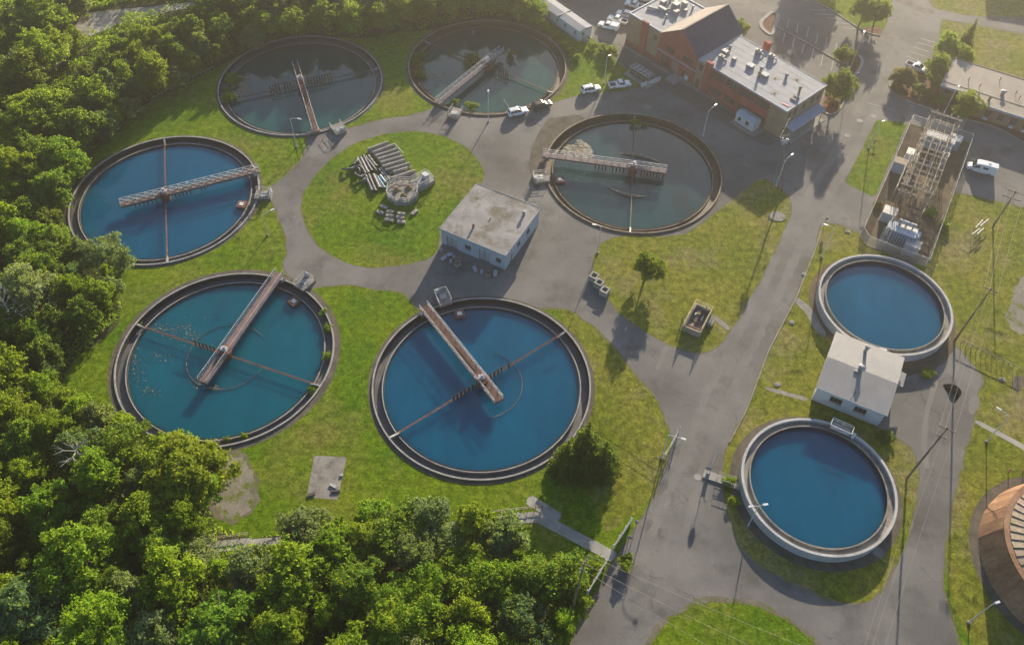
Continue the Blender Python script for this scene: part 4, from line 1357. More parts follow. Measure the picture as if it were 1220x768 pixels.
for k in range(1, 11):
    part('roof_seam', MB().box(k * 3.6 - .05, k * 3.6 + .05, (.1 if k * 3.6 < 6.4 else -2.4), DB - .1, HB + .001, HB + .025), roof_metal_m, ob)
part('roof_step', MB().box(.2, LB - .2, 1.6, 1.75, HB + .026, HB + .09), roof_grey_m, ob)
for a, b in (((1194, 113), .45), ((1178, 120), .28)):
    x, y = on(ob, a, HB)
    roof_vent(ob, x, y, HB, b, 1.0, brown_m if b < .4 else galv_m)
for px in ((1167, 104), (1191, 96), (1214, 118), (1210, 112), (1154, 96)):
    x, y = on(ob, px, HB)
    roof_vent(ob, x, y, HB, .09, .9, dark_steel_m, False)
part('entrance_path', MB().box(6.9, 8.6, -9.2, -2.0, -.05, .07), conc_m, ob)
for k in (0, 2, 3):
    part('air_conditioner', MB().box(4.4 + 7.1 + k * 2.9, 5.4 + 7.1 + k * 2.9, -2.6, -1.95, .5, .88), white_m, ob)

# --- white trailer office at the top
p = W(641, 3, 3.0)
tr = thing('white_trailer_office', 'long white trailer office with small windows above the farthest tank', 'trailer', (p.x, p.y, 0), R(-51))
LT, WT, HT = 16.6, 4.1, 3.0
wn = [(u, u + 1.0, 1.3, 2.3, 'window', 1, 2) for u in (.8, 4.0, 7.2, 10.4, 14.4)]
wall(tr, (0, 0), (LT, 0), .5, HT, wall_white_m, wn, th=.15, frame_m=white_m, glass=glass_m)
wall(tr, (LT, 0), (LT, WT), .5, HT, wall_white_m, [(.8, 1.8, 1.3, 2.3, 'window', 1, 2)], th=.15, frame_m=white_m, glass=glass_m)
wall(tr, (LT, WT), (0, WT), .5, HT, wall_white_m, th=.15)
wall(tr, (0, WT), (0, 0), .5, HT, wall_white_m, th=.15)
part('roof', slab([(-.1, -.1, HT + .1), (LT + .1, -.1, HT + .1), (LT + .1, WT / 2 - .002, HT + .4), (-.1, WT / 2 - .002, HT + .4)], .1), roof_white_m, tr)
part('roof', slab([(-.1, WT / 2 + .002, HT + .4), (LT + .1, WT / 2 + .002, HT + .4), (LT + .1, WT + .1, HT + .1), (-.1, WT + .1, HT + .1)], .1), roof_white_m, tr)
part('roof_joint', MB().box(8.2, 8.35, -.05, WT + .05, HT + .05, HT + .43), galv_m, tr)
part('skirting', MB().box(.1, LT - .1, .1, WT - .1, 0, .498), grey_machine_m, tr)
part('step', MB().box(LT + .02, LT + 1.2, 1.2, 2.6, 0, .3).box(LT + .02, LT + .7, 1.2, 2.6, .302, .55), conc_m, tr)
part('tow_hitch', MB().beam((LT, 3.4, .5), (LT + 1.4, 3.4, .5), .15), white_m, tr)

# --- long low shed out beyond the top right edge, its shadow reaches the lawn
wh = thing('warehouse', 'pale warehouse just beyond the upper right edge, casting the big shadow on the lawn', 'building', (133, 232, 0), R(-16))
wall(wh, (0, 0), (30, 0), 0, 8, wall_white_m, [(3 + 6 * k, 6 + 6 * k, 1, 4, 'window', 3, 2) for k in range(4)])
wall(wh, (30, 0), (30, 15), 0, 8, wall_white_m)
wall(wh, (30, 15), (0, 15), 0, 8, wall_white_m)
wall(wh, (0, 15), (0, 0), 0, 8, wall_white_m)
part('roof', slab([(-.3, -.3, 8.2), (30.3, -.3, 8.2), (30.3, 15.3, 8.5), (-.3, 15.3, 8.5)], .18), roof_metal_m, wh)
p = W(700, 14)
wh = thing('unseen_shadow_hall', 'unseen grey hall added beyond the top edge to shade the pavement by the trailer', 'building', (p.x + 34 * math.cos(SUN_AZ) - 14, p.y + 34 * math.sin(SUN_AZ) + 2, 0), R(-20))  # unseen hall, added to cast the shadow over the pavement by the trailer
wall(wh, (0, 0), (30, 0), 0, 10, wall_blue_m, [(3 + 6 * k, 6 + 6 * k, 1, 4, 'window', 3, 2) for k in range(4)])
wall(wh, (30, 0), (30, 15), 0, 10, wall_blue_m)
wall(wh, (30, 15), (0, 15), 0, 10, wall_blue_m)
wall(wh, (0, 15), (0, 0), 0, 10, wall_blue_m)
part('roof', slab([(-.3, -.3, 10.2), (30.3, -.3, 10.2), (30.3, 15.3, 10.5), (-.3, 15.3, 10.5)], .18), roof_metal_m, wh)
# ------------------------------------------------------------------ vehicles
def loft(mb, secs, m=0):
    n = len(secs[0])
    o = [v for s_ in secs for v in s_]
    fs = []
    for i in range(len(secs) - 1):
        for k in range(n):
            fs.append((i * n + k, i * n + (k + 1) % n, (i + 1) * n + (k + 1) % n, (i + 1) * n + k))
    fs.append(tuple(range(n)))
    fs.append(tuple(range((len(secs) - 1) * n, len(secs) * n))[::-1])
    return mb.add(o, fs, m)


def car_body(st):
    secs = []
    for x, w_, zb, zt in st:
        h = zt - zb
        secs.append([(x, w_ * .9, zb), (x, w_, zb + h * .22), (x, w_, zb + h * .72), (x, w_ * .96, zb + h * .93), (x, w_ * .86, zt), (x, -w_ * .86, zt), (x, -w_ * .96, zb + h * .93), (x, -w_, zb + h * .72), (x, -w_, zb + h * .22), (x, -w_ * .9, zb)])
    return loft(MB(), secs)


def cabin(root, b0, b1, t0, t1, zb, zt, wb, wt, paint, nside=2, rear=True):
    """glasshouse: base from x b0 (rear) to b1 (front), top from t0 to t1"""
    B = [(b0, -wb, zb), (b1, -wb, zb), (b1, wb, zb), (b0, wb, zb)]
    T = [(t0, -wt, zt), (t1, -wt, zt), (t1, wt, zt), (t0, wt, zt)]
    cb_ = part('cabin', MB().add(B + T, [(0, 1, 5, 4), (1, 2, 6, 5), (2, 3, 7, 6), (3, 0, 4, 7), (4, 5, 6, 7), (3, 2, 1, 0)]), paint, root)
    rp_ = MB().add([(t0 + .08, -wt + .05, zt), (t1 - .08, -wt + .05, zt), (t1 - .08, wt - .05, zt), (t0 + .08, wt - .05, zt), (t0 + .25, -wt + .2, zt + .05), (t1 - .25, -wt + .2, zt + .05), (t1 - .25, wt - .2, zt + .05), (t0 + .25, wt - .2, zt + .05)], [(0, 1, 5, 4), (1, 2, 6, 5), (2, 3, 7, 6), (3, 0, 4, 7), (4, 5, 6, 7)])
    part('roof', rp_, paint, cb_)

    def pane(a, b, c, d, u0, u1, v0, v1, name):
        a, b, c, d = map(Vector, (a, b, c, d))
        nrm = (b - a).cross(d - a).normalized() * .015
        P = [a.lerp(b, u).lerp(d.lerp(c, u), v) + nrm for u, v in ((u0, v0), (u1, v0), (u1, v1), (u0, v1))]
        Q = [p - nrm * .9 for p in P]
        part(name, MB().add(P + Q, [(0, 1, 2, 3), (0, 4, 5, 1), (1, 5, 6, 2), (2, 6, 7, 3), (3, 7, 4, 0)]), glass_m, cb_)
    for k in range(nside):
        u0, u1 = .06 + .88 * k / nside + .015, .06 + .88 * (k + 1) / nside - .015
        pane(B[0], B[1], T[1], T[0], u0, u1, .12, .88, 'side_window')
        pane(B[2], B[3], T[3], T[2], 1 - u1, 1 - u0, .12, .88, 'side_window')
    pane(B[1], B[2], T[2], T[1], .06, .94, .08, .92, 'windscreen')
    if rear:
        pane(B[3], B[0], T[0], T[3], .1, .9, .15, .85, 'rear_window')
    return cb_


def wheels(root, xs, y, r=.37, wd=.25):
    for x in xs:
        for s in (-1, 1):
            wl = part('wheel', MB().tube((x, s * (y - wd), r), (x, s * y, r), r, 18), tyre_m, root)
            part('rim', MB().tube((x, s * (y - .02), r), (x, s * (y + .012), r), r * .62, 12), rimw_m, wl)


def lights(root, xf, xr, y, zf, zr_):
    for s in (-1, 1):
        part('headlight', MB().box(xf - .12, xf + .02, s * y - .2, s * y + .2, zf - .08, zf + .09), lens_m, root)
        part('tail_light', MB().box(xr - .02, xr + .1, s * y - .1, s * y + .1, zr_ - .16, zr_ + .16), tail_m, root)
    part('front_bumper', MB().box(xf - .1, xf + .06, -y - .1, y + .1, .38, .56), dark_steel_m, root)
    part('rear_bumper', MB().box(xr - .06, xr + .1, -y - .1, y + .1, .42, .58), dark_steel_m, root)
    part('grille', MB().box(xf - .06, xf + .03, -y + .3, y - .3, .62, .82), dark_steel_m, root)


def suv(label, loc, rot, paint, group):
    t = thing('parked_suv', label, 'car', loc, rot, group)
    part('body', car_body([(-2.42, .82, .5, .98), (-2.32, .93, .36, 1.08), (-1.2, .96, .3, 1.07), (.9, .96, .3, 1.06), (1.25, .95, .3, 1.05), (2.05, .91, .34, .98), (2.35, .84, .42, .86), (2.42, .78, .5, .74)]), paint, t)
    cabin(t, -2.28, 1.12, -2.0, .25, 1.05, 1.72, .88, .70, paint, 3)
    wheels(t, (-1.42, 1.5), .97)
    lights(t, 2.36, -2.38, .66, .78, .92)
    for s in (-1, 1):
        part('mirror', MB().box(.78, .98, s * 1.0 - .1, s * 1.0 + .1, 1.08, 1.24), paint, t)
        part('roof_rail', MB().beam((-1.7, s * .66, 1.78), (.0, s * .66, 1.78), .05), dark_steel_m, t)
    return t


def pickup(label, loc, rot, paint, group, topper=False):
    t = thing('parked_pickup', label, 'truck', loc, rot, group)
    part('body', car_body([(-.55, .93, .36, 1.06), (.9, .97, .32, 1.08), (1.3, .96, .32, 1.1), (2.2, .93, .36, 1.06), (2.62, .86, .44, .94), (2.72, .8, .52, .8)]), paint, t)
    bed = MB().box(-2.75, -.56, -.95, .95, .5, .66).box(-2.75, -.56, -.97, -.85, .662, 1.1).box(-2.75, -.56, .85, .97, .662, 1.1).box(-2.78, -2.66, -.849, .849, .662, 1.1).box(-.66, -.56, -.849, .849, .662, 1.1)
    bd = part('cargo_bed', bed, paint, t)
    part('bed_liner', MB().box(-2.65, -.67, -.84, .84, .664, .70), dark_steel_m, bd)
    if topper:
        part('topper', MB().prism([(-2.7, -.9), (-.6, -.9), (-.6, .9), (-2.7, .9)], 1.102, 1.75), paint, bd)
    else:
        part('tool_box', MB().box(-1.05, -.68, -.82, .82, .85, 1.18), paint, bd)
    cabin(t, -.5, 1.35, -.42, .55, 1.07, 1.74, .88, .72, paint, 2)
    wheels(t, (-1.75, 1.75), .98, .4)
    lights(t, 2.66, -2.74, .68, .84, .9)
    for s in (-1, 1):
        part('mirror', MB().box(.95, 1.12, s * 1.06 - .12, s * 1.06 + .12, 1.1, 1.3), paint, t)
    return t


def van(label, loc, rot, paint, group):
    t = thing('parked_van', label, 'van', loc, rot, group)
    secs = []
    for x, w_, zb, zs, zt in ((-3.05, .95, .5, 1.6, 2.35), (-2.95, 1.0, .38, 1.6, 2.48), (-.5, 1.02, .34, 1.6, 2.52), (.9, 1.02, .34, 1.6, 2.46), (1.35, 1.0, .34, 1.5, 2.25), (2.05, .97, .36, 1.2, 1.36), (2.75, .92, .4, .95, 1.1), (2.98, .85, .5, .8, .88)):
        secs.append([(x, w_ * .94, zb), (x, w_, zb + .2), (x, w_, zs), (x, w_ * .93, zt - .08), (x, w_ * .8, zt), (x, -w_ * .8, zt), (x, -w_ * .93, zt - .08), (x, -w_, zs), (x, -w_, zb + .2), (x, -w_ * .94, zb)])
    part('body', loft(MB(), secs), paint, t)
    part('windscreen', MB().add([(1.42, -.8, 2.2), (1.42, .8, 2.2), (2.06, .86, 1.40), (2.06, -.86, 1.40), (1.38, -.8, 2.1), (1.38, .8, 2.1), (2.0, .86, 1.30), (2.0, -.86, 1.3)], [(0, 3, 2, 1), (0, 1, 5, 4), (2, 3, 7, 6), (1, 2, 6, 5), (3, 0, 4, 7)]), glass_m, t)
    for s in (-1, 1):
        part('side_window', MB().add([(.55, s * 1.0, 1.45), (1.75, s * 1.0, 1.40), (1.35, s * .97, 2.05), (.55, s * .975, 2.1), (.55, s * 1.035, 1.45), (1.75, s * 1.015, 1.40), (1.35, s * .985, 2.05), (.55, s * 1.0, 2.1)], [(4, 5, 6, 7), (0, 1, 5, 4), (1, 2, 6, 5), (2, 3, 7, 6), (3, 0, 4, 7), (0, 3, 2, 1)]), glass_m, t)
        part('mirror', MB().box(1.55, 1.75, s * 1.12 - .12, s * 1.12 + .12, 1.3, 1.65), dark_steel_m, t)
        part('door_seam', MB().box(.38, .41, s * 1.025 - .01, s * 1.025 + .01, .6, 2.2), dark_steel_m, t)
        part('side_window', MB().box(-1.2, -.1, s * 1.01 - .025, s * 1.01 + .025, 1.5, 2.0), glass_m, t)
    part('roof_vent', MB().cyl(-1.2, 0, 2.5, 2.62, .25, 12), grey_machine_m, t)
    wheels(t, (-1.8, 1.85), 1.01, .38)
    lights(t, 2.92, -3.02, .7, .82, 1.0)
    return t


def at(px, rot_px=None):
    p = W(*px)
    return (p.x, p.y, 0)


def head(a, b):
    p, q = W(*a), W(*b)
    return math.atan2(q.y - p.y, q.x - p.x)


suv('white station wagon parked on the pavement at the edge of the murky green tank', at((616.5, 136)), head((605, 138), (629, 132)), car_white_m, 'vehicles parked round the plant')
suv('charcoal station wagon parked at the edge of the murky green tank, beside a white one', at((645.5, 128)), head((635, 131.5), (657, 125)), car_dark_m, 'vehicles parked round the plant')
suv('white station wagon parked beside the lawn, behind a pickup with open bed', at((703.5, 109)), head((692, 111), (715, 106.5)), car_white_m, 'vehicles parked round the plant')
pickup('white pickup with empty dark open bed and tool box, parked beside the lawn', at((738, 103.5)), head((725, 105.5), (751, 102)), car_white_m, 'vehicles parked round the plant')
van('white high roofed van parked beside the substation fence', at((1167, 204)), head((1184, 208), (1150, 199)), car_white_m, 'vehicles parked round the plant')
pickup('white pickup parked by the reddish tree and planting bed', at((1091, 83)), head((1079, 78), (1103, 88)), car_white_m, 'vehicles parked round the plant')
h = head((735, 33), (714, 27))
pickup('white truck with covered bed, nearest the trailer in the row behind the brick building', at((724.5, 34)), h, car_white_m, 'vehicles parked round the plant', topper=True)
pickup('white pickup with open bed second in the row behind the brick building', at((735.5, 26.5)), h, car_white_m, 'vehicles parked round the plant')
suv('white station wagon third in the row behind the brick building', at((744.5, 20)), h, car_white_m, 'vehicles parked round the plant')
pickup('white pickup half hidden by the left brick wing, fourth in its row', at((756, 9)), h, car_white_m, 'vehicles parked round the plant')
suv('white car half hidden by the left brick wing at the very top', at((768, 1)), h, car_white_m, 'vehicles parked round the plant')
# ------------------------------------------------------------------ lamps and poles
def lamp(label, base, top, arm=None, h=None, heads=1, group='street lamps'):
    p = W(*base)
    h = h or hgt(base, top)
    t = thing('street_lamp', label, 'street lamp', (p.x, p.y, 0), 0, group)
    part('pole', MB().path([(0, 0, 0), (0, 0, h * .5), (0, 0, h)], [.11, .09, .065], 8), pole_alu_m, t)
    part('base', MB().cyl(0, 0, -.1, .3, .26, 12), conc_m, t)
    if arm:
        q = W(arm[0], arm[1], h + .3)
        v = Vector((q.x - p.x, q.y - p.y, 0))
        if v.length > 2.6:
            v = v.normalized() * 2.6
        ar = part('arm', MB().path([(0, 0, h - .05), (v.x * .4, v.y * .4, h + .28), (v.x * .85, v.y * .85, h + .36)], [.06, .05, .045], 6), pole_alu_m, t)
        d = v.normalized()
        e = v * .8
        part('lamp_head', MB().beam((e.x, e.y, h + .38), (e.x + d.x * .8, e.y + d.y * .8, h + .36), .32, .16), pole_alu_m, ar)
        if heads == 2:
            ar = part('arm', MB().path([(0, 0, h - .05), (-v.x * .4, -v.y * .4, h + .28), (-v.x * .7, -v.y * .7, h + .36)], [.06, .05, .045], 6), pole_alu_m, t)
            part('lamp_head', MB().beam((-e.x * .7, -e.y * .7, h + .38), (-e.x * .7 - d.x * .8, -e.y * .7 - d.y * .8, h + .36), .32, .16), pole_alu_m, ar)
    else:
        part('lamp_head', MB().beam((0, -.35, h + .05), (0, .45, h + .1), .34, .18), pole_alu_m, t)
    return t


lamp('street lamp on the lawn below the upper left tank, arm to the right', (353.6, 175), (346.3, 141), (357, 142))
lamp('straight lamp pole at the edge of the murky green tank beside a parked car', (582, 145), (582, 109))
lamp('street lamp on the pavement between the grey tank and the brick building', (837, 163), (843, 132), (853, 125))
lamp('street lamp at the top of the wedge shaped lawn beside a tall pole', (924.5, 222), (934.7, 192), (944, 184))
lamp('street lamp by the foot of the grey tank near three open concrete boxes', (712, 301), (716, 270), (709, 268))
lamp('street lamp on the grass behind the white pickup with open bed', (719.6, 99.5), (723.6, 69), (725, 67))
lamp('street lamp on the grass left of the rusty tank at the lower right', (1154, 741), (1180, 720), (1186, 718))
lamp('street lamp on the grass beside a footpath at the right, arm to the left', (1175, 526), (1202, 496), (1190, 487))
lamp('two headed street lamp beside the wall of the lower right round tank', (891, 626), (904, 603), (896, 603), heads=2)
lamp('street lamp by the swing gate at the left kerb of the main road', (788, 545), (799, 519), (815, 523))
lamp('street lamp on the grass right of the upper blue tank', (319, 280), (312, 257), (325, 250))
lamp('street lamp in the parking lot beside the round planted island', (1012, 84), (1030, 38), (1034, 26), h=9.0)
lamp('street lamp in front of the low brick office', (1124, 136), (1139, 106), (1141, 104))
lamp('street lamp standing in the narrow grass strip left of the substation', (1035, 177), (1049, 147), (1051, 145))
lamp('street lamp at the road end of the grass above the upper round tank', (978.7, 306), (993, 272), (984, 268))


def util_pole(label, base_xy, top, crossarms, name='utility_pole', transformer=False, group='utility poles'):
    b = Vector((base_xy[0], base_xy[1], 0))
    t = thing(name, label, 'utility pole', b, 0, group)
    tp = Vector(top) - b
    part('pole', MB().path([(0, 0, 0), tp * .5, tp], [.19, .16, .12], 10), pole_wood_m, t)
    ends = []
    for dz, ln, aa in crossarms:
        c_ = tp * (1 - dz / tp.length)
        d = Vector(pol(1, aa))
        ca = part('crossarm', MB().beam(c_ - d * ln / 2 + Vector((0, 0, .0)), c_ + d * ln / 2, .14, .16), pole_wood_m, t)
        for u in (-.47, -.12, .47):
            e = c_ + d * ln * u
            part('insulator', MB().cyl(e.x, e.y, e.z + .08, e.z + .36, .07, 8), grey_machine_m, ca)
            ends.append(b + e + Vector((0, 0, .36)))
    if transformer:
        for k in range(3):
            d = Vector(pol(.55, k * 2.1))
            q = tp * .9 + d
            part('transformer_can', MB().cyl(q.x, q.y, q.z - .5, q.z + .5, .3, 12), grey_machine_m, t)
    return t, ends


def straight(base, top):
    p = W(*base)
    return (p.x, p.y), Vector((p.x, p.y, hgt(base, top)))


bA, tA = straight((1137, 406), (1180, 342))
bB, tB = straight((1183, 270), (1209, 226))
bC, tC = straight((1080, 570), (1128, 508))
wa = math.atan2(tC.y - tB.y, tC.x - tB.x) + PI / 2
_, eB = util_pole('tall wooden utility pole standing alone on the lawn below the parked van', bB, tB, [(.4, 3.4, wa), (2.0, 3.4, wa)])
_, eA = util_pole('wooden utility pole at the end of the fence right of the upper round tank', bA, tA, [(.4, 2.4, wa)])
_, eC = util_pole('wooden utility pole on the grass beside the lower right round tank', bC, tC, [(.4, 2.4, wa), (2.6, 1.6, wa)])
# the pole lower left of the road, its foot below the picture
tD = W(696.5, 668, 19.5)
_, eD = util_pole('bare wooden utility pole at the bottom by the dark trees and the white fence', (tD.x - .6, tD.y - 1.0), tD, [(.4, 2.2, R(60)), (1.6, 2.2, R(60))])
b_ = W(932, 228)
tE = W(934.5, 161, 11.5)
_, eE = util_pole('leaning pale utility pole with transformer cans before the brick building corner', (b_.x, b_.y), tE, [(.3, 2.6, R(30))], transformer=True)


def wire(label, a, b, sag, group):
    a, b = Vector(a), Vector(b)
    n_ = 14
    mb = MB().path([a.lerp(b, k / n_) - Vector((0, 0, sag * 4 * (k / n_) * (1 - k / n_))) for k in range(n_ + 1)], .018, 5)
    return solid('power_line', mb, wire_m, label, 'power line', group)


for k, w_ in enumerate(('left', 'middle', 'right')):
    o_ = sorted(eB[:3], key=lambda v: v.x)[k], sorted(eA[:3], key=lambda v: v.x)[k], sorted(eC[:3], key=lambda v: v.x)[k]
    wire(f'{w_} wire running over the lawn from the lone pole to the fence end pole', o_[0], o_[1], .5, 'power lines over the right side')
    wire(f'{w_} wire over the yard from the fence end pole to the tank side pole', o_[1], o_[2], .5, 'power lines over the right side')
    dv = (o_[2] - o_[1]).normalized() * 46
    q = o_[2] + Vector((dv.x, dv.y, -.5))
    wire(f'{w_} wire leaving the tank side pole towards the bottom edge', o_[2], q, .8, 'power lines over the right side')
    e = sorted(eD[:3], key=lambda v: v.y)[k]
    q = W(845 + k * 22, 768 - k * 14, 11.5)
    dv = (q - e)
    wire(f'{("lower", "middle", "upper")[k]} wire of the three crossing the road at the bottom of the picture', e, e + dv * 1.5, .6, 'power lines over the bottom road')
q = W(1000, 128, 7)
wire('thin wire from the leaning pole to the brick building corner', eE[0], W(941, 140, 7.2), .2, 'service wires by the brick building')
wire('guy wire from the leaning pole down to the wedge shaped lawn', (tE.x, tE.y, tE.z - 1), W(905, 300, .1), .0, 'service wires by the brick building')
p = W(926, 258)
solid('cable_pad', MB().prism([(p.x + 1.9 * math.cos(a), p.y + 1.5 * math.sin(a)) for a in [k * PI / 4 + .3 for k in range(8)]], -.05, .1), conc_old_m, 'worn round concrete pad on the wedge shaped lawn below the leaning pole', 'concrete pad')

# ------------------------------------------------------------------ the stock pile on the oval lawn
P3 = lambda a, b: (410 + a * .15625, 160 + b * .15625)
order = ('topmost', 'second from the top', 'third from the top', 'fourth from the top', 'fifth from the top', 'sixth from the top', 'seventh from the top', 'short second lowest', 'lowest')
for k, (a, b, c, d) in enumerate(((185, 142, 342, 84), (225, 165, 390, 104), (245, 192, 412, 138), (265, 217, 432, 164), (285, 242, 457, 192), (300, 272, 472, 220), (320, 302, 507, 246), (380, 314, 490, 282), (360, 362, 548, 302))):
    p, q = W(*P3(a, b)), W(*P3(c, d))
    dd = (q - p)
    t = thing('concrete_beam', f'{order[k]} of the long grey precast concrete beams stacked in a row on the oval lawn', 'concrete beam', (p.x, p.y, 0), math.atan2(dd.y, dd.x), 'precast concrete beams')
    L_ = dd.length
    part('flange', MB().add([(0, -.55, 0), (L_, -.55, 0), (L_, .5, 0), (0, .5, 0), (0, -.55, .28), (L_, -.55, .28), (L_, .5, .28), (0, .5, .28)], [(3, 2, 1, 0), (0, 1, 5, 4), (1, 2, 6, 5), (2, 3, 7, 6), (3, 0, 4, 7), (4, 5, 6, 7)]), conc_old_m, t)
    part('web', MB().prism([(0, .1), (L_, .1), (L_, .44), (0, .44)], .282, 1.05), conc_m, t)
p, q = W(*P3(388, 92)), W(*P3(456, 168))
solid('steel_rail', MB().beam((p.x, p.y, .75), (q.x, q.y, .75), .22, .25), galv_m, 'pale steel channel lying across the right ends of the concrete beams', 'steel channel')
pl = [(100, 190, 165, 315, 0, .34), (128, 188, 186, 306, 1, .34), (146, 172, 212, 292, 0, .34), (165, 178, 190, 226, 0, .3), (186, 172, 248, 256, 1, .32), (186, 208, 242, 284, 0, .34), (212, 232, 246, 288, 1, .26),
      (168, 330, 216, 438, 1, .3), (188, 318, 242, 446, 0, .36), (224, 314, 272, 418, 1, .32), (240, 318, 292, 418, 4, .22), (256, 330, 312, 416, 2, .24), (276, 322, 320, 378, 3, .3), (264, 275, 330, 368, 0, .3), (280, 264, 366, 384, 1, .28), (292, 262, 372, 372, 0, .26)]
pm = (pipe_black_m, pipe_grey_m, pipe_blue_m, pipe_pale_m, rust_paint_m)
pn = ('black', 'grey', 'blue', 'pale blue', 'rust red')
wh_ = ('longest at the far left of the upper bundle', 'second from left in the upper bundle', 'third from left in the upper bundle', 'short, topmost of the upper bundle', 'right hand one of the upper bundle', 'low right one of the upper bundle', 'short thin one at the right end of the upper bundle',
       'far left one of the lower bundle', 'second from left in the lower bundle', 'middle one of the lower bundle', 'beside the blue one in the lower bundle', 'thin one in the lower bundle', 'short one in the lower bundle', 'long one left of the beam ends', 'long one touching the beam ends', 'longest one lying along the beam ends')
for k, (a, b, c, d, m_, r_) in enumerate(pl):
    p, q = W(*P3(a, b)), W(*P3(c, d))
    z = r_ + .02
    dd = (q - p).normalized()
    t = thing('stored_pipe', f'{pn[m_]} pipe, {wh_[k]}', 'pipe', (p.x, p.y, 0), 0, 'pipes stored on the oval lawn')
    v = q - p
    part('barrel', MB().path([(0, 0, z), (v.x, v.y, z)], r_, 12), pm[m_], t)
    part('socket', MB().path([(v.x * .9, v.y * .9, z), (v.x, v.y, z)], r_ * 1.22, 12), pm[m_], t)
rnd = random.Random(5)
jl = ('far left', 'upper left', 'upper', 'lower left', 'lower', 'lower right', 'middle', 'right')
for k, (a, b, n_, rr) in enumerate(((30, 255, 7, 1.3), (55, 235, 5, .9), (75, 215, 5, .9), (75, 300, 7, 1.3), (110, 350, 7, 1.5), (140, 350, 5, 1.0), (105, 285, 6, 1.0), (130, 310, 6, 1.2))):
    p = W(*P3(a, b))
    a0 = rnd.random() * 6
    Q = [(rr * math.cos(a0 + 2.4 * j / n_), rr * math.sin(a0 + 2.4 * j / n_), .3 + .5 * math.sin(3 * j / n_)) for j in range(n_ + 1)]
    t = thing('pipe_bend', f'{jl[k]} curved piece in the heap of dark pipe bends left of the stored pipes', 'pipe bend', (p.x, p.y, 0), 0, 'heap of pipe bends')
    part('barrel', MB().path(Q, .22, 10), (pipe_black_m, pipe_black_m, pipe_grey_m)[k % 3], t)
    e = Vector(Q[-1])
    f = (e - Vector(Q[-2])).normalized()
    part('flange', MB().path([e - f * .08, e + f * .08], .36, 14), pipe_grey_m, t)
# concrete blocks
bl_l = ('upper left', 'far left', 'top middle', 'middle', 'lower middle', 'upper right', 'middle right', 'lower right', 'lone one set apart at the right')
for k, (a, b, r0) in enumerate(((305, 558, -25), (277, 602, -28), (352, 594, -2), (350, 628, -5), (342, 658, -5), (440, 612, -10), (427, 642, -5), (436, 674, -2), (537, 600, 52))):
    p = W(*P3(a, b))
    t = thing('concrete_block', f'{bl_l[k]} concrete block of the loose group on the oval lawn' if k < 8 else 'concrete block lying alone on the oval lawn, right of the loose group of blocks', 'concrete block', (p.x, p.y, 0), R(r0), 'concrete blocks on the oval lawn')
    part('block', MB().prism([(-.85, -.34), (.85, -.34), (.85, .34), (-.85, .34)], 0, .45), conc_m, t)
    part('lifting_eye', MB().box(-.25, .25, -.06, .06, .452, .52), dark_steel_m, t)
# octagonal chamber with railing and three machines
p = W(480, 232)
R8 = 3.55
t = thing('octagonal_chamber', 'low eight sided concrete chamber with pale railing and a side annex', 'chamber', (p.x, p.y, 0))
oc = [pol(R8, R(22.5 + 45 * k)) for k in range(8)]
part('wall', MB().prism([(x, y) for x, y, _ in oc], 0, 1.1), conc_m, t)
part('deck', MB().prism([(x * .9, y * .9) for x, y, _ in oc], 1.102, 1.16), conc_old_m, t)
for k in range(8):
    a, b = Vector(oc[k]), Vector(oc[(k + 1) % 8])
    if k == 0:
        continue
    part('handrail', railing(MB(), [a * .97 + Vector((0, 0, 1.1)), b * .97 + Vector((0, 0, 1.1))], 1.05, 1.3, .05, 1), rail_m, t)
for k in range(16):
    a = R(22.5 + 22.5 * k + 11)
    part('buttress', MB().beam(pol(R8 * .93, a, .5), pol(R8 * 1.0, a, .5), .3, 1.0), conc_m, t)
q = W(503, 219.5)
v = Vector((q.x - p.x, q.y - p.y, 0))
d = v.normalized()
s = Vector((-d.y, d.x, 0))
an = part('annex', MB().beam(d * 3.0 + Vector((0, 0, .5)), d * 7.4 + Vector((0, 0, .5)), 3.2, 1.0), conc_m, t)
part('handrail', railing(MB(), [d * 3.3 + s * 1.5 + Vector((0, 0, 1.0)), d * 7.3 + s * 1.5 + Vector((0, 0, 1.0)), d * 7.3 - s * 1.5 + Vector((0, 0, 1.0)), d * 3.3 - s * 1.5 + Vector((0, 0, 1.0))], 1.05, 1.3, .05, 1), rail_m, an)
part('hatch', MB().beam(d * 4.0 + Vector((0, 0, 1.04)), d * 5.2 + Vector((0, 0, 1.04)), 1.4, .07), galv_m, an)
g = thing('control_cabinet', 'pale grey cabinet standing on the annex of the eight sided chamber', 'cabinet', (p.x + d.x * 6.1, p.y + d.y * 6.1, 1.002), math.atan2(d.y, d.x))
part('case', MB().box(-.5, .5, -.6, .6, 0, 1.3), grey_machine_m, g)
part('lid', MB().box(-.56, .56, -.66, .66, 1.302, 1.38), white_m, g)
for k, (a, b, w_) in enumerate(((400, 425, 'left'), (492, 410, 'right'), (450, 470, 'lower'))):
    q = W(*P3(a, b), 1.2)
    g = thing('brown_pump', f'{w_} one of three brown pumps on the eight sided chamber', 'pump', (q.x, q.y, 1.162), 0, 'pumps on the eight sided chamber')
    part('casing', MB().cyl(0, 0, 0, .5, .62, 12, r2=.45), brown_m, g)
    part('motor', MB().cyl(0, 0, .502, 1.05, .34, 12), brown_m, g)
    for j in range(3):
        part('leg', MB().beam(pol(.3, j * 2.1, .3), pol(.85, j * 2.1, .02), .14), brown_m, g)

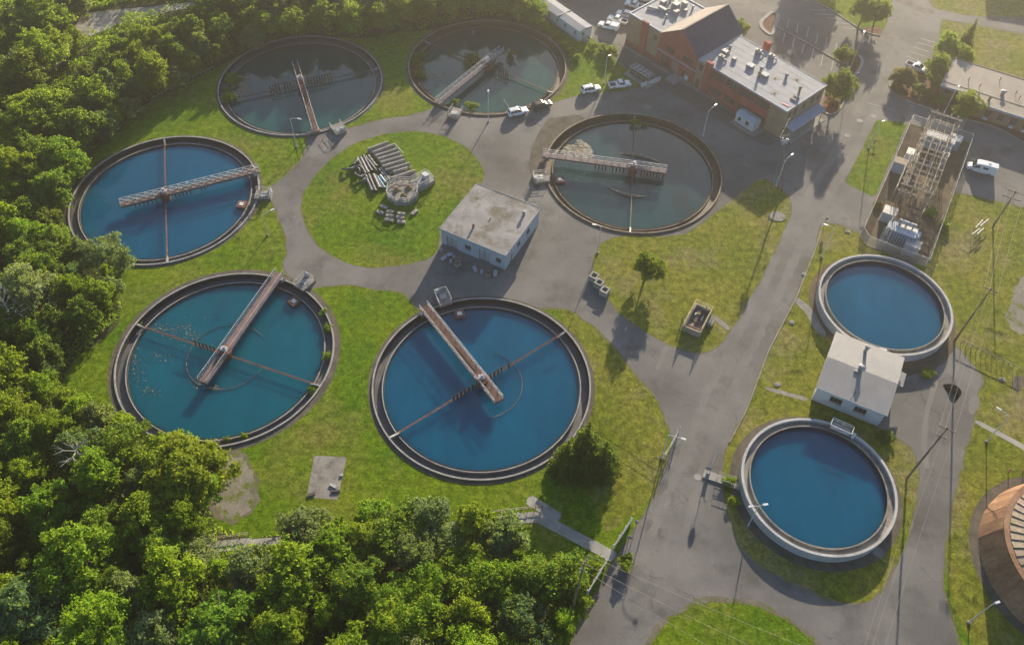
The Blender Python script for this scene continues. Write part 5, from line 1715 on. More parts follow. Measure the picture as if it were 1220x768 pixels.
# three hollow concrete boxes at the road edge
for k, (px, w_) in enumerate((((707.4, 333), 'upper left'), ((713.4, 341), 'middle'), ((720, 350), 'lower right'))):
    q = W(*px)
    g = thing('hollow_concrete_box', f'{w_} of three open square concrete boxes in a row at the road edge', 'concrete box', (q.x, q.y, 0), R(-33), 'open concrete boxes')
    part('walls', MB().box(-.8, .8, -.8, -.5, 0, 1.35).box(-.8, .8, .5, .8, 0, 1.35).box(-.8, -.5, -.499, .499, 0, 1.35).box(.5, .8, -.499, .499, 0, 1.35), conc_m, g)
    part('bottom', MB().box(-.499, .499, -.499, .499, .02, .15), conc_old_m, g)

# open valve chamber with yellow railing
q = W(811.5, 393.5)
g = thing('open_valve_chamber', 'open top concrete valve chamber with yellow railing on the wedge shaped lawn', 'chamber', (q.x, q.y, 0), R(-27.5))
lw, ll = 3.6, 6.4
zt = 1.5
part('wall', MB().box(0, lw, 0, .3, -.1, zt).box(0, lw, ll - .3, ll, -.1, zt).box(0, .5, .301, ll - .301, -.1, zt).box(lw - .3, lw, .301, ll - .301, -.1, zt), tan_rim_m, g)
part('floor', MB().box(.5, lw - .3, .3, ll - .3, .0, .25), conc_old_m, g)
part('handrail', railing(MB(), [(.1, .15, zt), (.1, ll - .1, zt), (lw - .1, ll - .1, zt), (lw - .1, .15, zt)], 1.0, 1.2, .045, 1), yellow_rail_m, g)
part('beam', MB().box(.5, lw - .3, .7, .95, zt - .3, zt - .1), rust_paint_m, g)
for x, y, r_, h_ in ((1.5, 4.6, .55, .9), (1.6, 2.9, .6, .8), (1.3, 1.6, .4, .6)):
    part('valve', MB().cyl(x, y, .25, .25 + h_, r_, 14, r2=r_ * .7), brown_m, g)
part('pipe', MB().path([(1.55, 5.6, .6), (1.55, 3, .6), (1.45, 1, .6)], .3, 10), pipe_grey_m, g)
part('gauge_stand', MB().box(.95, 1.25, 3.8, 4.3, .25, 1.3), white_m, g)
part('gauge_stand', MB().box(2.4, 2.65, 3.2, 4.4, .25, 1.2), galv_m, g)
part('slide_gate', MB().beam((2.5, 5.6, .3), (2.5, 5.6, 2.9), .16).box(1.9, 3.1, 5.5, 5.7, 1.55, 1.8), galv_m, g)
part('stair', MB().box(lw + .02, lw + 1.1, 3.4, 5.0, -.05, .5).box(lw + .02, lw + .6, 3.4, 5.0, .502, 1.0), conc_old_m, g)
part('vent_post', MB().cyl(-.7, 2.2, 0, 1.4, .12, 8), conc_m, g)

# scrap by the shaded front of the control building
rnd = random.Random(8)
kinds = (('scrap_drum', 'drum'), ('scrap_crate', 'crate'), ('scrap_motor', 'scrap motor'))
spots = ((526, 300), (531, 303), (536, 305), (541, 308), (546, 311), (529, 309), (537, 313), (545, 316), (566, 322), (574, 325), (582, 327), (590, 327))
od = ('first', 'second', 'third', 'fourth', 'fifth', 'sixth', 'seventh', 'eighth', 'ninth', 'tenth', 'eleventh', 'twelfth')
for k, px in enumerate(spots):
    q = W(*px)
    nm, ct = kinds[k % 3]
    g = thing(nm, f'{od[k]} from left in the scrap heaped before the shaded control building wall, a {("round drum", "slatted crate", "finned motor")[k % 3]}', ct, (q.x, q.y, 0), rnd.random() * 3, 'scrap by the control building')
    if k % 3 == 0:
        part('drum', MB().cyl(0, 0, 0, .88, .3, 14), (grey_machine_m, wall_blue_m)[k % 2], g)
        part('hoop', MB().ring(.3, .33, .4, .46, 14), galv_m, g)
        part('lid', MB().cyl(0, 0, .882, .91, .27, 14), galv_m, g)
    elif k % 3 == 1:
        for z in (.05, .3, .55):
            for s in (-1, 1):
                part('slat', MB().box(-.6, .6, s * .5 - .03, s * .5 + .03, z, z + .18), tan_rim_m, g)
                part('slat', MB().box(s * .57 - .03, s * .57 + .03, -.46, .46, z, z + .18), tan_rim_m, g)
        part('bottom', MB().box(-.53, .53, -.46, .46, .02, .08), tan_rim_m, g)
    else:
        part('housing', MB().tube((-.6, 0, .45), (.5, 0, .45), .4, 14), grey_machine_m, g)
        part('foot', MB().box(-.4, .3, -.35, .35, 0, .15), dark_steel_m, g)
        part('shaft', MB().tube((.5, 0, .45), (.9, 0, .45), .09, 8), galv_m, g)

# condenser bank, low white wall and step by the brick building
q = W(749, 88)
a_ = R(-47.6)
g = thing('condenser_bank', 'grey condenser bank with two rows of round fans on the grass by the brick building', 'condenser', (q.x, q.y, 0), a_)
cl, cw_ = 6.2, 2.3
part('base_slab', MB().box(-.7, cl + .9, -1.0, cw_ + .5, -.05, .12), conc_m, g)
part('housing', MB().box(.1, cl - .1, .1, cw_ - .1, .3, 1.95), dark_steel_m, g)
mb = MB()
for x in (0, cl / 3, 2 * cl / 3, cl):
    for y in (0, cw_):
        mb.beam((x, y, .12), (x, y, 2.2), .1)
for y in (0, cw_):
    for z in (.35, 1.2, 2.2):
        mb.beam((.0, y, z), (cl, y, z), .08)
for x in (0, cl):
    for z in (.35, 2.2):
        mb.beam((x, .08, z), (x, cw_ - .08, z), .12)
part('frame', mb, galv_m, g)
part('top_panel', MB().box(.05, cl - .05, .05, cw_ - .05, 1.952, 2.17), rail_m, g)
for i in range(5):
    for j in range(2):
        x, y = (i + .5) * cl / 5, (j + .5) * cw_ / 2
        f = part('fan', MB().cyl(x, y, 2.172, 2.28, .47, 16), dark_steel_m, g)
        for b in range(2):
            part('fan_blade', MB().beam((x + .4 * math.cos(b * 1.57 + i), y + .4 * math.sin(b * 1.57 + i), 2.3), (x - .4 * math.cos(b * 1.57 + i), y - .4 * math.sin(b * 1.57 + i), 2.3), .12, .03), grey_machine_m, f)
p, q = W(764, 104), W(786, 96)
solid('low_white_wall', MB().beam((p.x, p.y, .55), (q.x, q.y, .55), .3, 1.1), white_m, 'low white wall at the pavement edge beside the condenser bank', 'wall')
p = W(805, 93)
solid('door_slab', MB().prism([local((0, 0), -a_, (x, y)) for x, y in ((-1.5, -2.4), (1.5, -2.4), (1.5, 2.4), (-1.5, 2.4))], -.05, .16), conc_m, 'pale concrete door slab on the pavement before the brick gable', 'slab', loc=(p.x, p.y, 0))
p = W(818, 95)
g = thing('waste_bin', 'white lidded bin standing at the foot of the brick gable', 'bin', (p.x, p.y, 0), a_)
part('bin_body', MB().add([(-.45, -.4, .1), (.45, -.4, .1), (.45, .4, .1), (-.45, .4, .1), (-.6, -.5, 1.3), (.6, -.5, 1.3), (.6, .5, 1.3), (-.6, .5, 1.3)], [(3, 2, 1, 0), (0, 1, 5, 4), (1, 2, 6, 5), (2, 3, 7, 6), (3, 0, 4, 7), (4, 5, 6, 7)]), white_m, g)
part('lid', MB().box(-.65, .65, -.55, .55, 1.302, 1.42), grey_machine_m, g)

# ------------------------------------------------------------------ the electrical substation
S0 = W(1025, 281)
SA = R(61.6)


def SP(x, y, z=0):
    p = W(x, y, z)
    return local((S0.x, S0.y), SA, p)


fence_pts = [W(*q) for q in ((1084, 147), (1155, 170), (1102.5, 318), (1072, 307), (1031, 291), (1025, 281))]
g = thing('chain_link_fence', 'tall chain link fence round the electrical substation', 'fence', (S0.x, S0.y, 0), SA)
L6 = [local((S0.x, S0.y), SA, q) for q in fence_pts]
for a, b in zip(L6, L6[1:] + L6[:1]):
    a, b = Vector((*a, 0)), Vector((*b, 0))
    k = max(1, round((b - a).length / 3))
    for i in range(k):
        p, q = a.lerp(b, i / k), a.lerp(b, (i + 1) / k)
        part('fence_post', MB().cyl(p.x, p.y, 0, 2.6, .06, 8), galv_m, g)
        part('mesh_panel', MB().beam(p + Vector((0, 0, 1.25)), q + Vector((0, 0, 1.25)), .02, 2.3), chain_m, g)
    part('top_rail', MB().beam(a + Vector((0, 0, 2.45)), b + Vector((0, 0, 2.45)), .07), rail_m, g)
    part('bottom_rail', MB().beam(a + Vector((0, 0, .1)), b + Vector((0, 0, .1)), .05), galv_m, g)
# switch gear lattice
g = thing('switchgear_lattice', 'tall weathered lattice of steel portals and bus bars in the substation', 'switchgear', (S0.x, S0.y, 0), SA)
rowsx = []
y_top = SP(1112, 172)
y_bot = SP(1080, 250)
xa, xb = y_bot[0] - 1.0, y_top[0] - 1.0
yc = (y_bot[1] + y_top[1]) / 2 + .2
nb = 7
HL = 6.8
for i in range(nb):
    x = xa + (xb - xa) * i / (nb - 1)
    hh = HL if i < nb - 1 else 8.5
    for y in (yc - 2.6, yc + 2.6):
        mb = MB()
        for dx, dy in ((-.22, -.22), (.22, -.22), (.22, .22), (-.22, .22)):
            mb.beam((x + dx, y + dy, 0), (x + dx, y + dy, hh), .09)
        for j in range(10):
            z0, z1 = hh * j / 10, hh * (j + 1) / 10
            mb.beam((x - .22, y - .22, z0), (x + .22, y - .22, z1), .05)
            mb.beam((x - .22, y + .22, z1), (x + .22, y + .22, z0), .05)
            mb.beam((x - .22, y - .22, z0), (x - .22, y + .22, z1), .05)
        part('lattice_leg', mb, lattice_m, g)
    for z in (hh, hh - 1.7):
        mb = MB()
        for off in (-.22, .22):
            mb.beam((x + off, yc - 3.4, z), (x + off, yc + 3.4, z), .09)
        for j in range(9):
            mb.beam((x - .22, yc - 3.4 + j * .75, z), (x + .22, yc - 2.65 + j * .75, z), .06)
        part('cross_beam', mb, lattice_m, g)
    for y in (-2.2, -.8, .8, 2.2):
        part('insulator', MB().cyl(x, yc + y, hh + .06, hh + .75, .12, 8), brown_m if i % 2 else grey_machine_m, g)
        part('insulator', MB().cyl(x, yc + y * .8, hh - 2.5, hh - 1.75, .11, 8), grey_machine_m, g)
for y in (-3.2, -2.2, -.8, .8, 2.2, 3.2):
    part('bus_bar', MB().beam((xa, yc + y, HL + .78), (xb, yc + y, HL + .78), .08), lattice_m, g)
    part('bus_bar', MB().beam((xa, yc + y * .8, HL - 2.6), (xb, yc + y * .8, HL - 2.6), .07), lattice_m, g)
for y in (-2.6, 2.6):
    mb = MB()
    for off in (-.2, .2):
        mb.beam((xa, yc + y + off, HL - .15), (xb, yc + y + off, HL - .15), .09)
    for j in range(24):
        xx, x2 = xa + (xb - xa) * j / 24, xa + (xb - xa) * (j + 1) / 24
        mb.beam((xx, yc + y - .2, HL - .15), (x2, yc + y + .2, HL - .15), .05)
    part('long_beam', mb, lattice_m, g)
# side portal on the left and one at the lower end
for (pa, pb, h_) in (((1058, 244), (1076, 202), 5.0), ((1088, 274), (1101, 248), 5.0), ((1048, 291), (1060, 266), 4.5)):
    a, b = Vector((*SP(*pa), 0)), Vector((*SP(*pb), 0))
    mb = MB()
    for e in (a, b):
        mb.beam(e, e + Vector((0, 0, h_)), .16)
    mb.beam(a + Vector((0, 0, h_)), b + Vector((0, 0, h_)), .16)
    mb.beam(a + Vector((0, 0, h_ * .6)), b + Vector((0, 0, h_ * .6)), .1)
    part('side_portal', mb, lattice_m, g)
    for u in (.2, .5, .8):
        e = a.lerp(b, u)
        part('insulator', MB().cyl(e.x, e.y, h_ - .9, h_ - .1, .11, 8), grey_machine_m, g)


def cabinet(label, px, sx, sy, sz, m, roofm, rot=0, slats=False, name='switch_cabinet'):
    p = W(*px)
    t = thing(name, label, 'cabinet', (p.x, p.y, 0), SA + R(rot), 'cabinets in the substation')
    part('case', MB().box(-sx / 2, sx / 2, -sy / 2, sy / 2, .1, sz), m, t)
    part('plinth', MB().box(-sx / 2 - .1, sx / 2 + .1, -sy / 2 - .1, sy / 2 + .1, -.05, .098), conc_m, t)
    part('roof', MB().box(-sx / 2 - .08, sx / 2 + .08, -sy / 2 - .08, sy / 2 + .08, sz + .002, sz + .12), roofm, t)
    for k in range(2):
        part('door', MB().box(-sx / 2 - .03, -sx / 2 - .001, -sy / 2 + .1 + k * sy / 2, -.1 + k * sy / 2, .3, sz - .2), m, t)
    if slats:
        for k in range(5):
            part('slat', MB().box(-sx / 2 + (k + .15) * sx / 5, -sx / 2 + (k + .7) * sx / 5, -sy / 2, sy / 2, sz + .122, sz + .26), white_m, t)
    return t


cabinet('white cabinet left of the steel lattice near the top of the substation', (1083, 191), 2.2, 2.4, 2.3, grey_machine_m, galv_m)
cabinet('brown topped cabinet against the left substation fence', (1069, 203), 2.0, 2.8, 2.6, wall_blue_m, tan_rim_m)
cabinet('white cabinet at the lower left of the substation', (1056, 261), 2.4, 2.6, 2.4, grey_machine_m, galv_m)
cabinet('white cabinet below the transformer at the bottom corner of the substation', (1083, 300), 2.2, 2.8, 2.4, grey_machine_m, galv_m)
cabinet('small white cabinet on the right side of the steel lattice', (1122, 193), 1.4, 1.3, 2.2, grey_machine_m, galv_m)
cabinet('white slatted cabinet at the upper right corner of the substation', (1134, 174), 2.6, 2.6, 2.2, trim_blue_m, galv_m, slats=True)
cabinet('long pale slatted switch house across the top of the lattice', (1115, 174), 3.0, 6.5, 2.6, trim_blue_m, galv_m, slats=True)
p = W(1071, 286)
t = thing('power_transformer', 'big grey power transformer with cooling fins at the lower end of the substation', 'transformer', (p.x, p.y, 0), SA)
part('tank', MB().box(-1.3, 1.5, -2.4, 2.4, .3, 3.0), grey_machine_m, t)
part('plinth', MB().box(-2.6, 2.2, -3.6, 3.6, -.05, .298), conc_m, t)
part('cover', MB().box(-1.4, 1.6, -2.5, 2.5, 3.002, 3.12), white_m, t)
for k in range(9):
    part('cooling_fin', MB().box(-2.4, -1.302, -2.2 + k * .52, -2.02 + k * .52, .5, 2.8), trim_blue_m, t)
for s in (-1, 1):
    part('radiator', MB().box(-.8, 1.2, s * 2.9 - .35, s * 2.9 + .35, .6, 2.9), wall_blue_m, t)
for k in range(3):
    part('bushing', MB().cyl(.5, -1.3 + 1.3 * k, 3.12, 4.6, .14, 10, r2=.07), brown_m, t)
    part('bushing', MB().cyl(-.6, -1.0 + 1.0 * k, 3.12, 4.0, .12, 10, r2=.07), grey_machine_m, t)
part('oil_conservator', MB().tube((1.2, -1.8, 3.8), (1.2, 1.8, 3.8), .42, 14), grey_machine_m, t)

# ------------------------------------------------------------------ fences, rails and small things
def post_fence(name, label, px, h, m, nposts, rails=(1.0,), postm=None, cat='fence', r=.05):
    P = [W(*q) for q in px]
    o0 = P[0]
    t = thing(name, label, cat, (o0.x, o0.y, 0))
    P = [p - Vector((o0.x, o0.y, 0)) for p in P]
    tot = sum((b - a).length for a, b in zip(P, P[1:]))
    for a, b in zip(P, P[1:]):
        k = max(1, round(nposts * (b - a).length / tot))
        for i in range(k):
            p = a.lerp(b, i / k)
            part('post', MB().cyl(p.x, p.y, 0, h, r, 8), postm or m, t)
        for rr in rails:
            part('rail', MB().beam(a + Vector((0, 0, h * rr)), b + Vector((0, 0, h * rr)), r * 1.6), m, t)
    part('post', MB().cyl(P[-1].x, P[-1].y, 0, h, r, 8), postm or m, t)
    return t


post_fence('rail_fence', 'long pale rail fence from the pole above the yard down to the right edge', ((1138, 407), (1212, 443)), 1.2, conc_old_m, 12, (1.0,), r=.06)
post_fence('wire_fence', 'thin wire fence across the dry lawn below the big conifer, ending at the swing gate', ((716, 502), (788, 547)), 1.3, dark_steel_m, 12, (1.0, .5), r=.02)
post_fence('path_rail', 'pale rail along the upper side of the footpath above the bottom trees', ((588, 611), (646, 605)), 1.0, tan_rim_m, 7, (1.0, .5), r=.06)
post_fence('path_rail', 'pale rail along the footpath in the trees at lower left', ((150, 657), (297, 637)), 1.0, tan_rim_m, 14, (1.0, .5), r=.06)
post_fence('forest_rail', 'old tan rail along the tree edge above the lawn at upper left', ((182, 121), (205, 108), (255, 83)), .9, tan_rim_m, 14, (1.0,), r=.07)


def board_fence(label, a, b):
    p, q = W(*a), W(*b)
    d = q - p
    L_ = d.length
    t = thing('white_board_fence', label, 'fence', (p.x, p.y, 0), math.atan2(d.y, d.x), 'white board fences beside the road')
    k = int(L_ / .45)
    for i in range(k):
        part('board', MB().box(i * L_ / k + .01, (i + 1) * L_ / k - .01, -.04, .04, .1, 1.55 + .03 * ((i * 7) % 3)), wall_blue_m, t)
    for z in (.4, 1.3):
        part('rail', MB().box(0, L_, .042, .12, z, z + .12), wall_blue_m, t)
    for i in range(4):
        part('post', MB().box(L_ * i / 3 - .08, L_ * i / 3 + .08, .122, .26, 0, 1.65), white_m, t)
    part('cap', MB().box(-.05, L_ + .05, -.1, .118, 1.62, 1.70), conc_m, t)


board_fence('white board fence at the left road edge, the upper one of two', (731, 654), (752, 622))
board_fence('white board fence at the left road edge by the pole, the lower one of two', (700, 708), (722, 672))
# swing gate at the left kerb
p = W(791, 546)
t = thing('swing_gate', 'pale steel swing gate frame beside the lamp at the left kerb of the main road', 'gate', (p.x, p.y, 0), R(60))
mb = MB()
for z in (.4, 1.0, 1.6):
    mb.beam((0, 0, z), (5.5, 0, z), .09)
for x in (0, 1.8, 3.6, 5.5):
    mb.beam((x, 0, .4), (x, 0, 1.6), .08)
mb.beam((0, 0, .4), (1.8, 0, 1.6), .06).beam((3.6, 0, 1.6), (5.5, 0, .4), .06)
part('gate_leaf', mb, galv_m, t)
for x in (-.2, 5.8):
    part('gate_post', MB().cyl(x, 0, 0, 2.1, .1, 10), pole_alu_m, t)
part('back_stay', MB().beam((-.2, 0, 1.8), (-1.4, 1.6, 0), .07), galv_m, t)
# footbridge deck and its barrier post with signs at the right kerb
p, q = W(838, 564), W(884, 580)
d = q - p
t = thing('concrete_footbridge', 'short concrete crossing slab with rails from the main road to the lower round tank', 'footbridge', (p.x, p.y, 0), math.atan2(d.y, d.x))
part('slab', MB().box(0, d.length, -.75, .75, -.05, .22), conc_m, t)
for s in (-1, 1):
    part('handrail', railing(MB(), [(d.length * .35, s * .68, .22), (d.length - .2, s * .68, .22)], 1.0, 1.5, .03, 1), galv_m, t)


def sign(label, px, h, tilt, shape):
    p = W(*px)
    t = thing('road_sign', label, 'road sign', (p.x, p.y, 0), tilt)
    part('post', MB().cyl(0, 0, 0, h, .05, 8), galv_m, t)
    if shape == 'disc':
        part('plate', MB().tube((0, -.06, h - .5), (0, -.10, h - .5), .5, 18), galv_m, t)
    else:
        part('plate', MB().box(-.35, .35, -.10, -.06, h - .95, h - .02), galv_m, t)
    return t


sign('round sign on a tall post at the end of the concrete crossing slab', (840, 568), 3.6, R(-20), 'disc')
sign('rectangular sign at the left kerb above the upper white board fence', (757, 628), 2.6, R(-20), 'rect')
sign('round sign at the left kerb beside the upper white board fence', (748, 646), 2.6, R(-20), 'disc')
sign('small sign on the grass tip above the upper right round tank, casting a thin shadow', (982, 268), 2.4, R(10), 'rect')
sign('diamond shadowed sign on the island kerb of the parking lot', (1019, 96), 2.4, R(10), 'rect')
# barrier arm post
p = W(843, 566)
t = thing('barrier_post', 'leaning pale barrier arm raised at the end of the concrete crossing slab', 'barrier', (p.x, p.y, 0), 0)
part('cabinet', MB().box(-.25, .25, -.2, .2, 0, 1.1), galv_m, t)
q = W(855, 536, 2.4)
part('arm', MB().tube((0, 0, 1.0), (q.x - p.x, q.y - p.y, 2.4), .06, 8), white_m, t)
# white rods on posts in the east lawn
for k, (a, b, w_) in enumerate((((1162.5, 271), (1171, 262), 'upper left'), ((1168, 269), (1178, 261), 'upper right'), ((1158, 279), (1168, 272), 'lower left'), ((1164, 279), (1172, 272), 'lower right'))):
    p, q = W(*a, 1.2), W(*b, 1.2)
    d = q - p
    t = thing('white_rod_stand', f'{w_} of four short white rods on stands in the lawn below the parked van', 'rod stand', (p.x, p.y, 0), math.atan2(d.y, d.x), 'white rod stands')
    part('rod', MB().tube((0, 0, 1.2), (d.length, 0, 1.2), .09, 8), white_m, t)
    for u in (.15, .85):
        part('leg', MB().beam((d.length * u, 0, 0), (d.length * u, 0, 1.14), .08), galv_m, t)
for k, (px, w_) in enumerate((((1201, 563), 'left'), ((1218, 563), 'right'), ((1041.5, 172), 'strip'))):
    p = W(*px)
    t = thing('yard_hydrant', f'{w_} of two brown yard hydrants on the lawn above the rusty tank' if k < 2 else 'dark yard hydrant in the narrow grass strip left of the substation', 'hydrant', (p.x, p.y, 0))
    part('standpipe', MB().cyl(0, 0, 0, 1.1, .1, 10), brown_m, t)
    part('crosspiece', MB().tube((-.55, 0, 1.0), (.55, 0, 1.0), .1, 8), brown_m, t)
    part('cap', MB().cyl(0, 0, 1.102, 1.3, .16, 10), brown_m, t)
# round valve lids and little boxes on the lawns
for k, (px, lab) in enumerate((((1194, 452), 'small pale round lid on the lawn below the rail fence'), ((943, 384), 'pale stone heap by the path left of the upper round tank'), ((958, 327), 'low grey stone slab in the grass left of the upper round tank'), ((1010, 276), 'square pale lid in the grass by the bottom of the substation'), ((926, 458), 'flat stone beside the path at the kerb'))):
    p = W(*px)
    g = thing('valve_lid', lab, 'lid', (p.x, p.y, 0), k)
    part('frame', MB().prism([(.6 * math.cos(j * 1.0472), .5 * math.sin(j * 1.0472)) for j in range(6)], -.02, .12), conc_m, g)
    part('lid', MB().cyl(0, 0, .122, .17, .34, 12), conc_old_m, g)
# loose bits on the concrete pad
for k, (px, sx, sy, r0, lab) in enumerate((((371, 589), 1.2, .5, .4, 'left'), ((397, 579), 1.3, .4, -.5, 'right'), ((400, 585), 1.4, .35, .1, 'lower right'), ((407, 566), .5, .3, .2, 'small edge'))):
    p = W(*px)
    solid('timber_offcut', MB().box(-sx / 2, sx / 2, -sy / 2, sy / 2, 0, .22), grey_machine_m if k % 2 else dark_steel_m, f'{lab} offcut lying on the square concrete pad', 'offcut', 'offcuts on the concrete pad', loc=(p.x, p.y, 0), rot=r0)
# ------------------------------------------------------------------ vegetation
nr = np.random.default_rng(42)


def unit(v):
    return v / np.maximum(np.linalg.norm(v, axis=1, keepdims=True), 1e-6)


def leaf_mesh(name, P, N, S, asp=.62):
    n_ = len(P)
    T = unit(np.cross(N, nr.normal(size=(n_, 3))))
    B = np.cross(N, T)
    S = S[:, None]
    V = np.stack([P - T * S, P - B * S * asp - N * S * .15, P + T * S, P + B * S * asp - N * S * .15], 1).reshape(-1, 3)
    me = bpy.data.meshes.new(name)
    me.vertices.add(len(V))
    me.vertices.foreach_set('co', V.astype(np.float32).ravel())
    me.loops.add(n_ * 4)
    me.loops.foreach_set('vertex_index', np.arange(n_ * 4, dtype=np.int32))
    me.polygons.add(n_)
    me.polygons.foreach_set('loop_start', np.arange(0, n_ * 4, 4, dtype=np.int32))
    me.update(calc_edges=True)
    return me


def crown(name, seed, R_, H_, z0, lobes, n_leaf, size, shape='round'):
    g = np.random.default_rng(seed)
    Ps, Ns, Ss = [], [], []
    cz_, az = (z0 + H_) / 2, (H_ - z0) / 2
    L_ = []
    for k in range(lobes):
        while True:
            d = g.normal(size=3)
            d /= np.linalg.norm(d)
            if d[2] > -.75:
                break
        rr_ = g.uniform(.45, .92)
        c = np.array([d[0] * R_ * rr_, d[1] * R_ * rr_, cz_ + d[2] * az * rr_])
        if shape == 'round':
            f = 1.0
        elif shape == 'tall':
            f = .75 + .3 * (1 - (c[2] - z0) / (H_ - z0))
        else:
            f = 1.0
        c[:2] *= f
        L_.append((c, R_ * g.uniform(.18, .42) * f))
    L_.append((np.array([0, 0, cz_]), R_ * .62))
    L_.append((np.array([g.uniform(-.1, .1) * R_, g.uniform(-.1, .1) * R_, H_ - R_ * .38]), R_ * .36))
    w_ = np.array([l[1] ** 2 for l in L_])
    w_ /= w_.sum()
    for (c, lr), q in zip(L_, w_):
        m = int(n_leaf * q)
        D = unit(g.normal(size=(m, 3)))
        D[:, 2] = np.where(D[:, 2] < -.35, -D[:, 2], D[:, 2])
        D = unit(D)
        # small sprays of leaves on the surface of every bough
        nc = max(6, int(26 * (lr / R_) ** .8 * 1.6))
        CD = unit(g.normal(size=(nc, 3)) + np.array([0, 0, .25]))
        CC = c + CD * (lr * g.uniform(.55, 1.12, nc))[:, None]
        CR = lr * g.uniform(.16, .36, nc)
        q_ = CR ** 2
        kk = g.choice(nc, m, p=q_ / q_.sum())
        Gd = g.normal(size=(m, 3)) * np.array([1, 1, .62])
        Ps.append(CC[kk] + Gd * (CR[kk] * .62)[:, None])
        Ns.append(unit(CD[kk] * .55 + unit(Gd) * .45 + .6 * g.normal(size=(m, 3)) + np.array([0, 0, .3])))
        Ss.append(size * g.uniform(.6, 1.3, m))
    P = np.concatenate(Ps)
    keep = P[:, 2] > .15
    return leaf_mesh(name, P[keep], np.concatenate(Ns)[keep], np.concatenate(Ss)[keep])


def trunk(seed, R_, H_, z0):
    g = random.Random(seed)
    mb = MB()
    top = Vector((g.uniform(-.3, .3), g.uniform(-.3, .3), H_ * .8))
    mid = Vector((g.uniform(-.2, .2), g.uniform(-.2, .2), H_ * .4))
    mb.path([(0, 0, -.2), (0, 0, .3), mid, top], [.32, .22, .16, .05], 8)
    for k in range(6):
        a = k * 2.4 + g.random()
        z = H_ * g.uniform(.25, .6)
        s = Vector((0, 0, z))
        e = Vector((R_ * .7 * math.cos(a), R_ * .7 * math.sin(a), z + H_ * .22))
        mb.path([s, s.lerp(e, .5) + Vector((0, 0, .2)), e], [.11, .08, .03], 6)
    return mb.mesh('trunk', bark_m, True)


BR, BH = 3.7, 9.0
CROWNS = []
for s in range(11):
    z0 = (1.0, .6, 1.4)[s % 3]
    shape = 'tall' if s % 4 == 3 else 'round'
    R_ = BR * (.82 if shape == 'tall' else 1)
    me = crown('crown', 100 + s, R_, BH, z0, 24 + s % 5 * 3, 16000, (.17, .15, .20)[s % 3], shape)
    me.materials.append(LEAF['mid green'])
    CROWNS.append((me, trunk(200 + s, R_, BH, z0)))
SHRUBS = []
for s in range(4):
    me = crown('foliage', 300 + s, 1.5, 2.3, .05, 9, 1500, .17)
    me.materials.append(LEAF['mid green'])
    SHRUBS.append(me)


def skin_mat(o, m):
    o.material_slots[0].link = 'OBJECT'
    o.material_slots[0].material = m


vrnd = random.Random(77)


def tree(xy, radius, height, colour, label, group=None, name='broadleaf_tree', cat='tree', variant=None):
    k = vrnd.randrange(len(CROWNS)) if variant is None else variant
    t = thing(name, label, cat, (xy[0], xy[1], 0), vrnd.random() * 6.28, group)
    sx = radius / BR
    t.scale = (sx, sx * vrnd.uniform(.92, 1.08), height / BH)
    c = link('crown', CROWNS[k][0], t)
    skin_mat(c, LEAF[colour])
    link('trunk', CROWNS[k][1], t)
    return t


def shrub(xy, radius, height, colour, label, group=None, name='shrub', z=0.0):
    t = thing(name, label, 'shrub', (xy[0], xy[1], z), vrnd.random() * 6.28, group)
    t.scale = (radius / 1.5, radius / 1.5, height / 2.3)
    c = link('foliage', vrnd.choice(SHRUBS), t)
    skin_mat(c, LEAF[colour])
    part('stem', MB().path([(0, 0, -.1), (.1, 0, .8), (.2, .1, 1.5)], [.09, .07, .03], 6), bark_m, t)
    return t


def crown_px(px, h):
    return W(px[0], px[1], h * .55).xy


def at_crown(px, R_, h, colour, label, **kw):
    return tree(crown_px(px, h), R_, h, colour, label, **kw)


# --- single trees on the right half
at_crown((999, 104), 3.8, 9, 'dark green', 'dark green tree at the right end of the brick building', variant=1)
at_crown((1006, 66), 2.5, 5, 'mid green', 'small tree on the round planted island of the parking lot', variant=2)
at_crown((1030, 12), 4.4, 9, 'mid green', 'broad tree on the grass above the parking lot', variant=0)
at_crown((1047, 14), 3.0, 8, 'dark green', 'narrower tree right beside the broad one above the parking lot', variant=4)
at_crown((1078, 92), 3.3, 4.5, 'reddish', 'low tree with reddish foliage in the planting bed by the white pickup', variant=5)
at_crown((1117, 80), 3.1, 6.5, 'yellow green', 'bright round tree by the left end of the low brick office', variant=6)
at_crown((1129, 56), 2.9, 6.5, 'bright green', 'left of two green trees behind the low brick office', variant=8)
at_crown((1147, 66), 2.8, 6, 'yellow green', 'right one of two green trees behind the low brick office', variant=9)
at_crown((1151, 123), 3.6, 6.5, 'yellow green', 'pale yellow green tree in front of the low brick office', variant=10)
at_crown((881, 33), 2.4, 4.5, 'yellow green', 'bright small tree behind the charcoal gable roof', variant=2)
at_crown((771, 318), 3.2, 7.0, 'yellow green', 'lone tree on the wedge shaped lawn casting a long shadow over the road', variant=0)
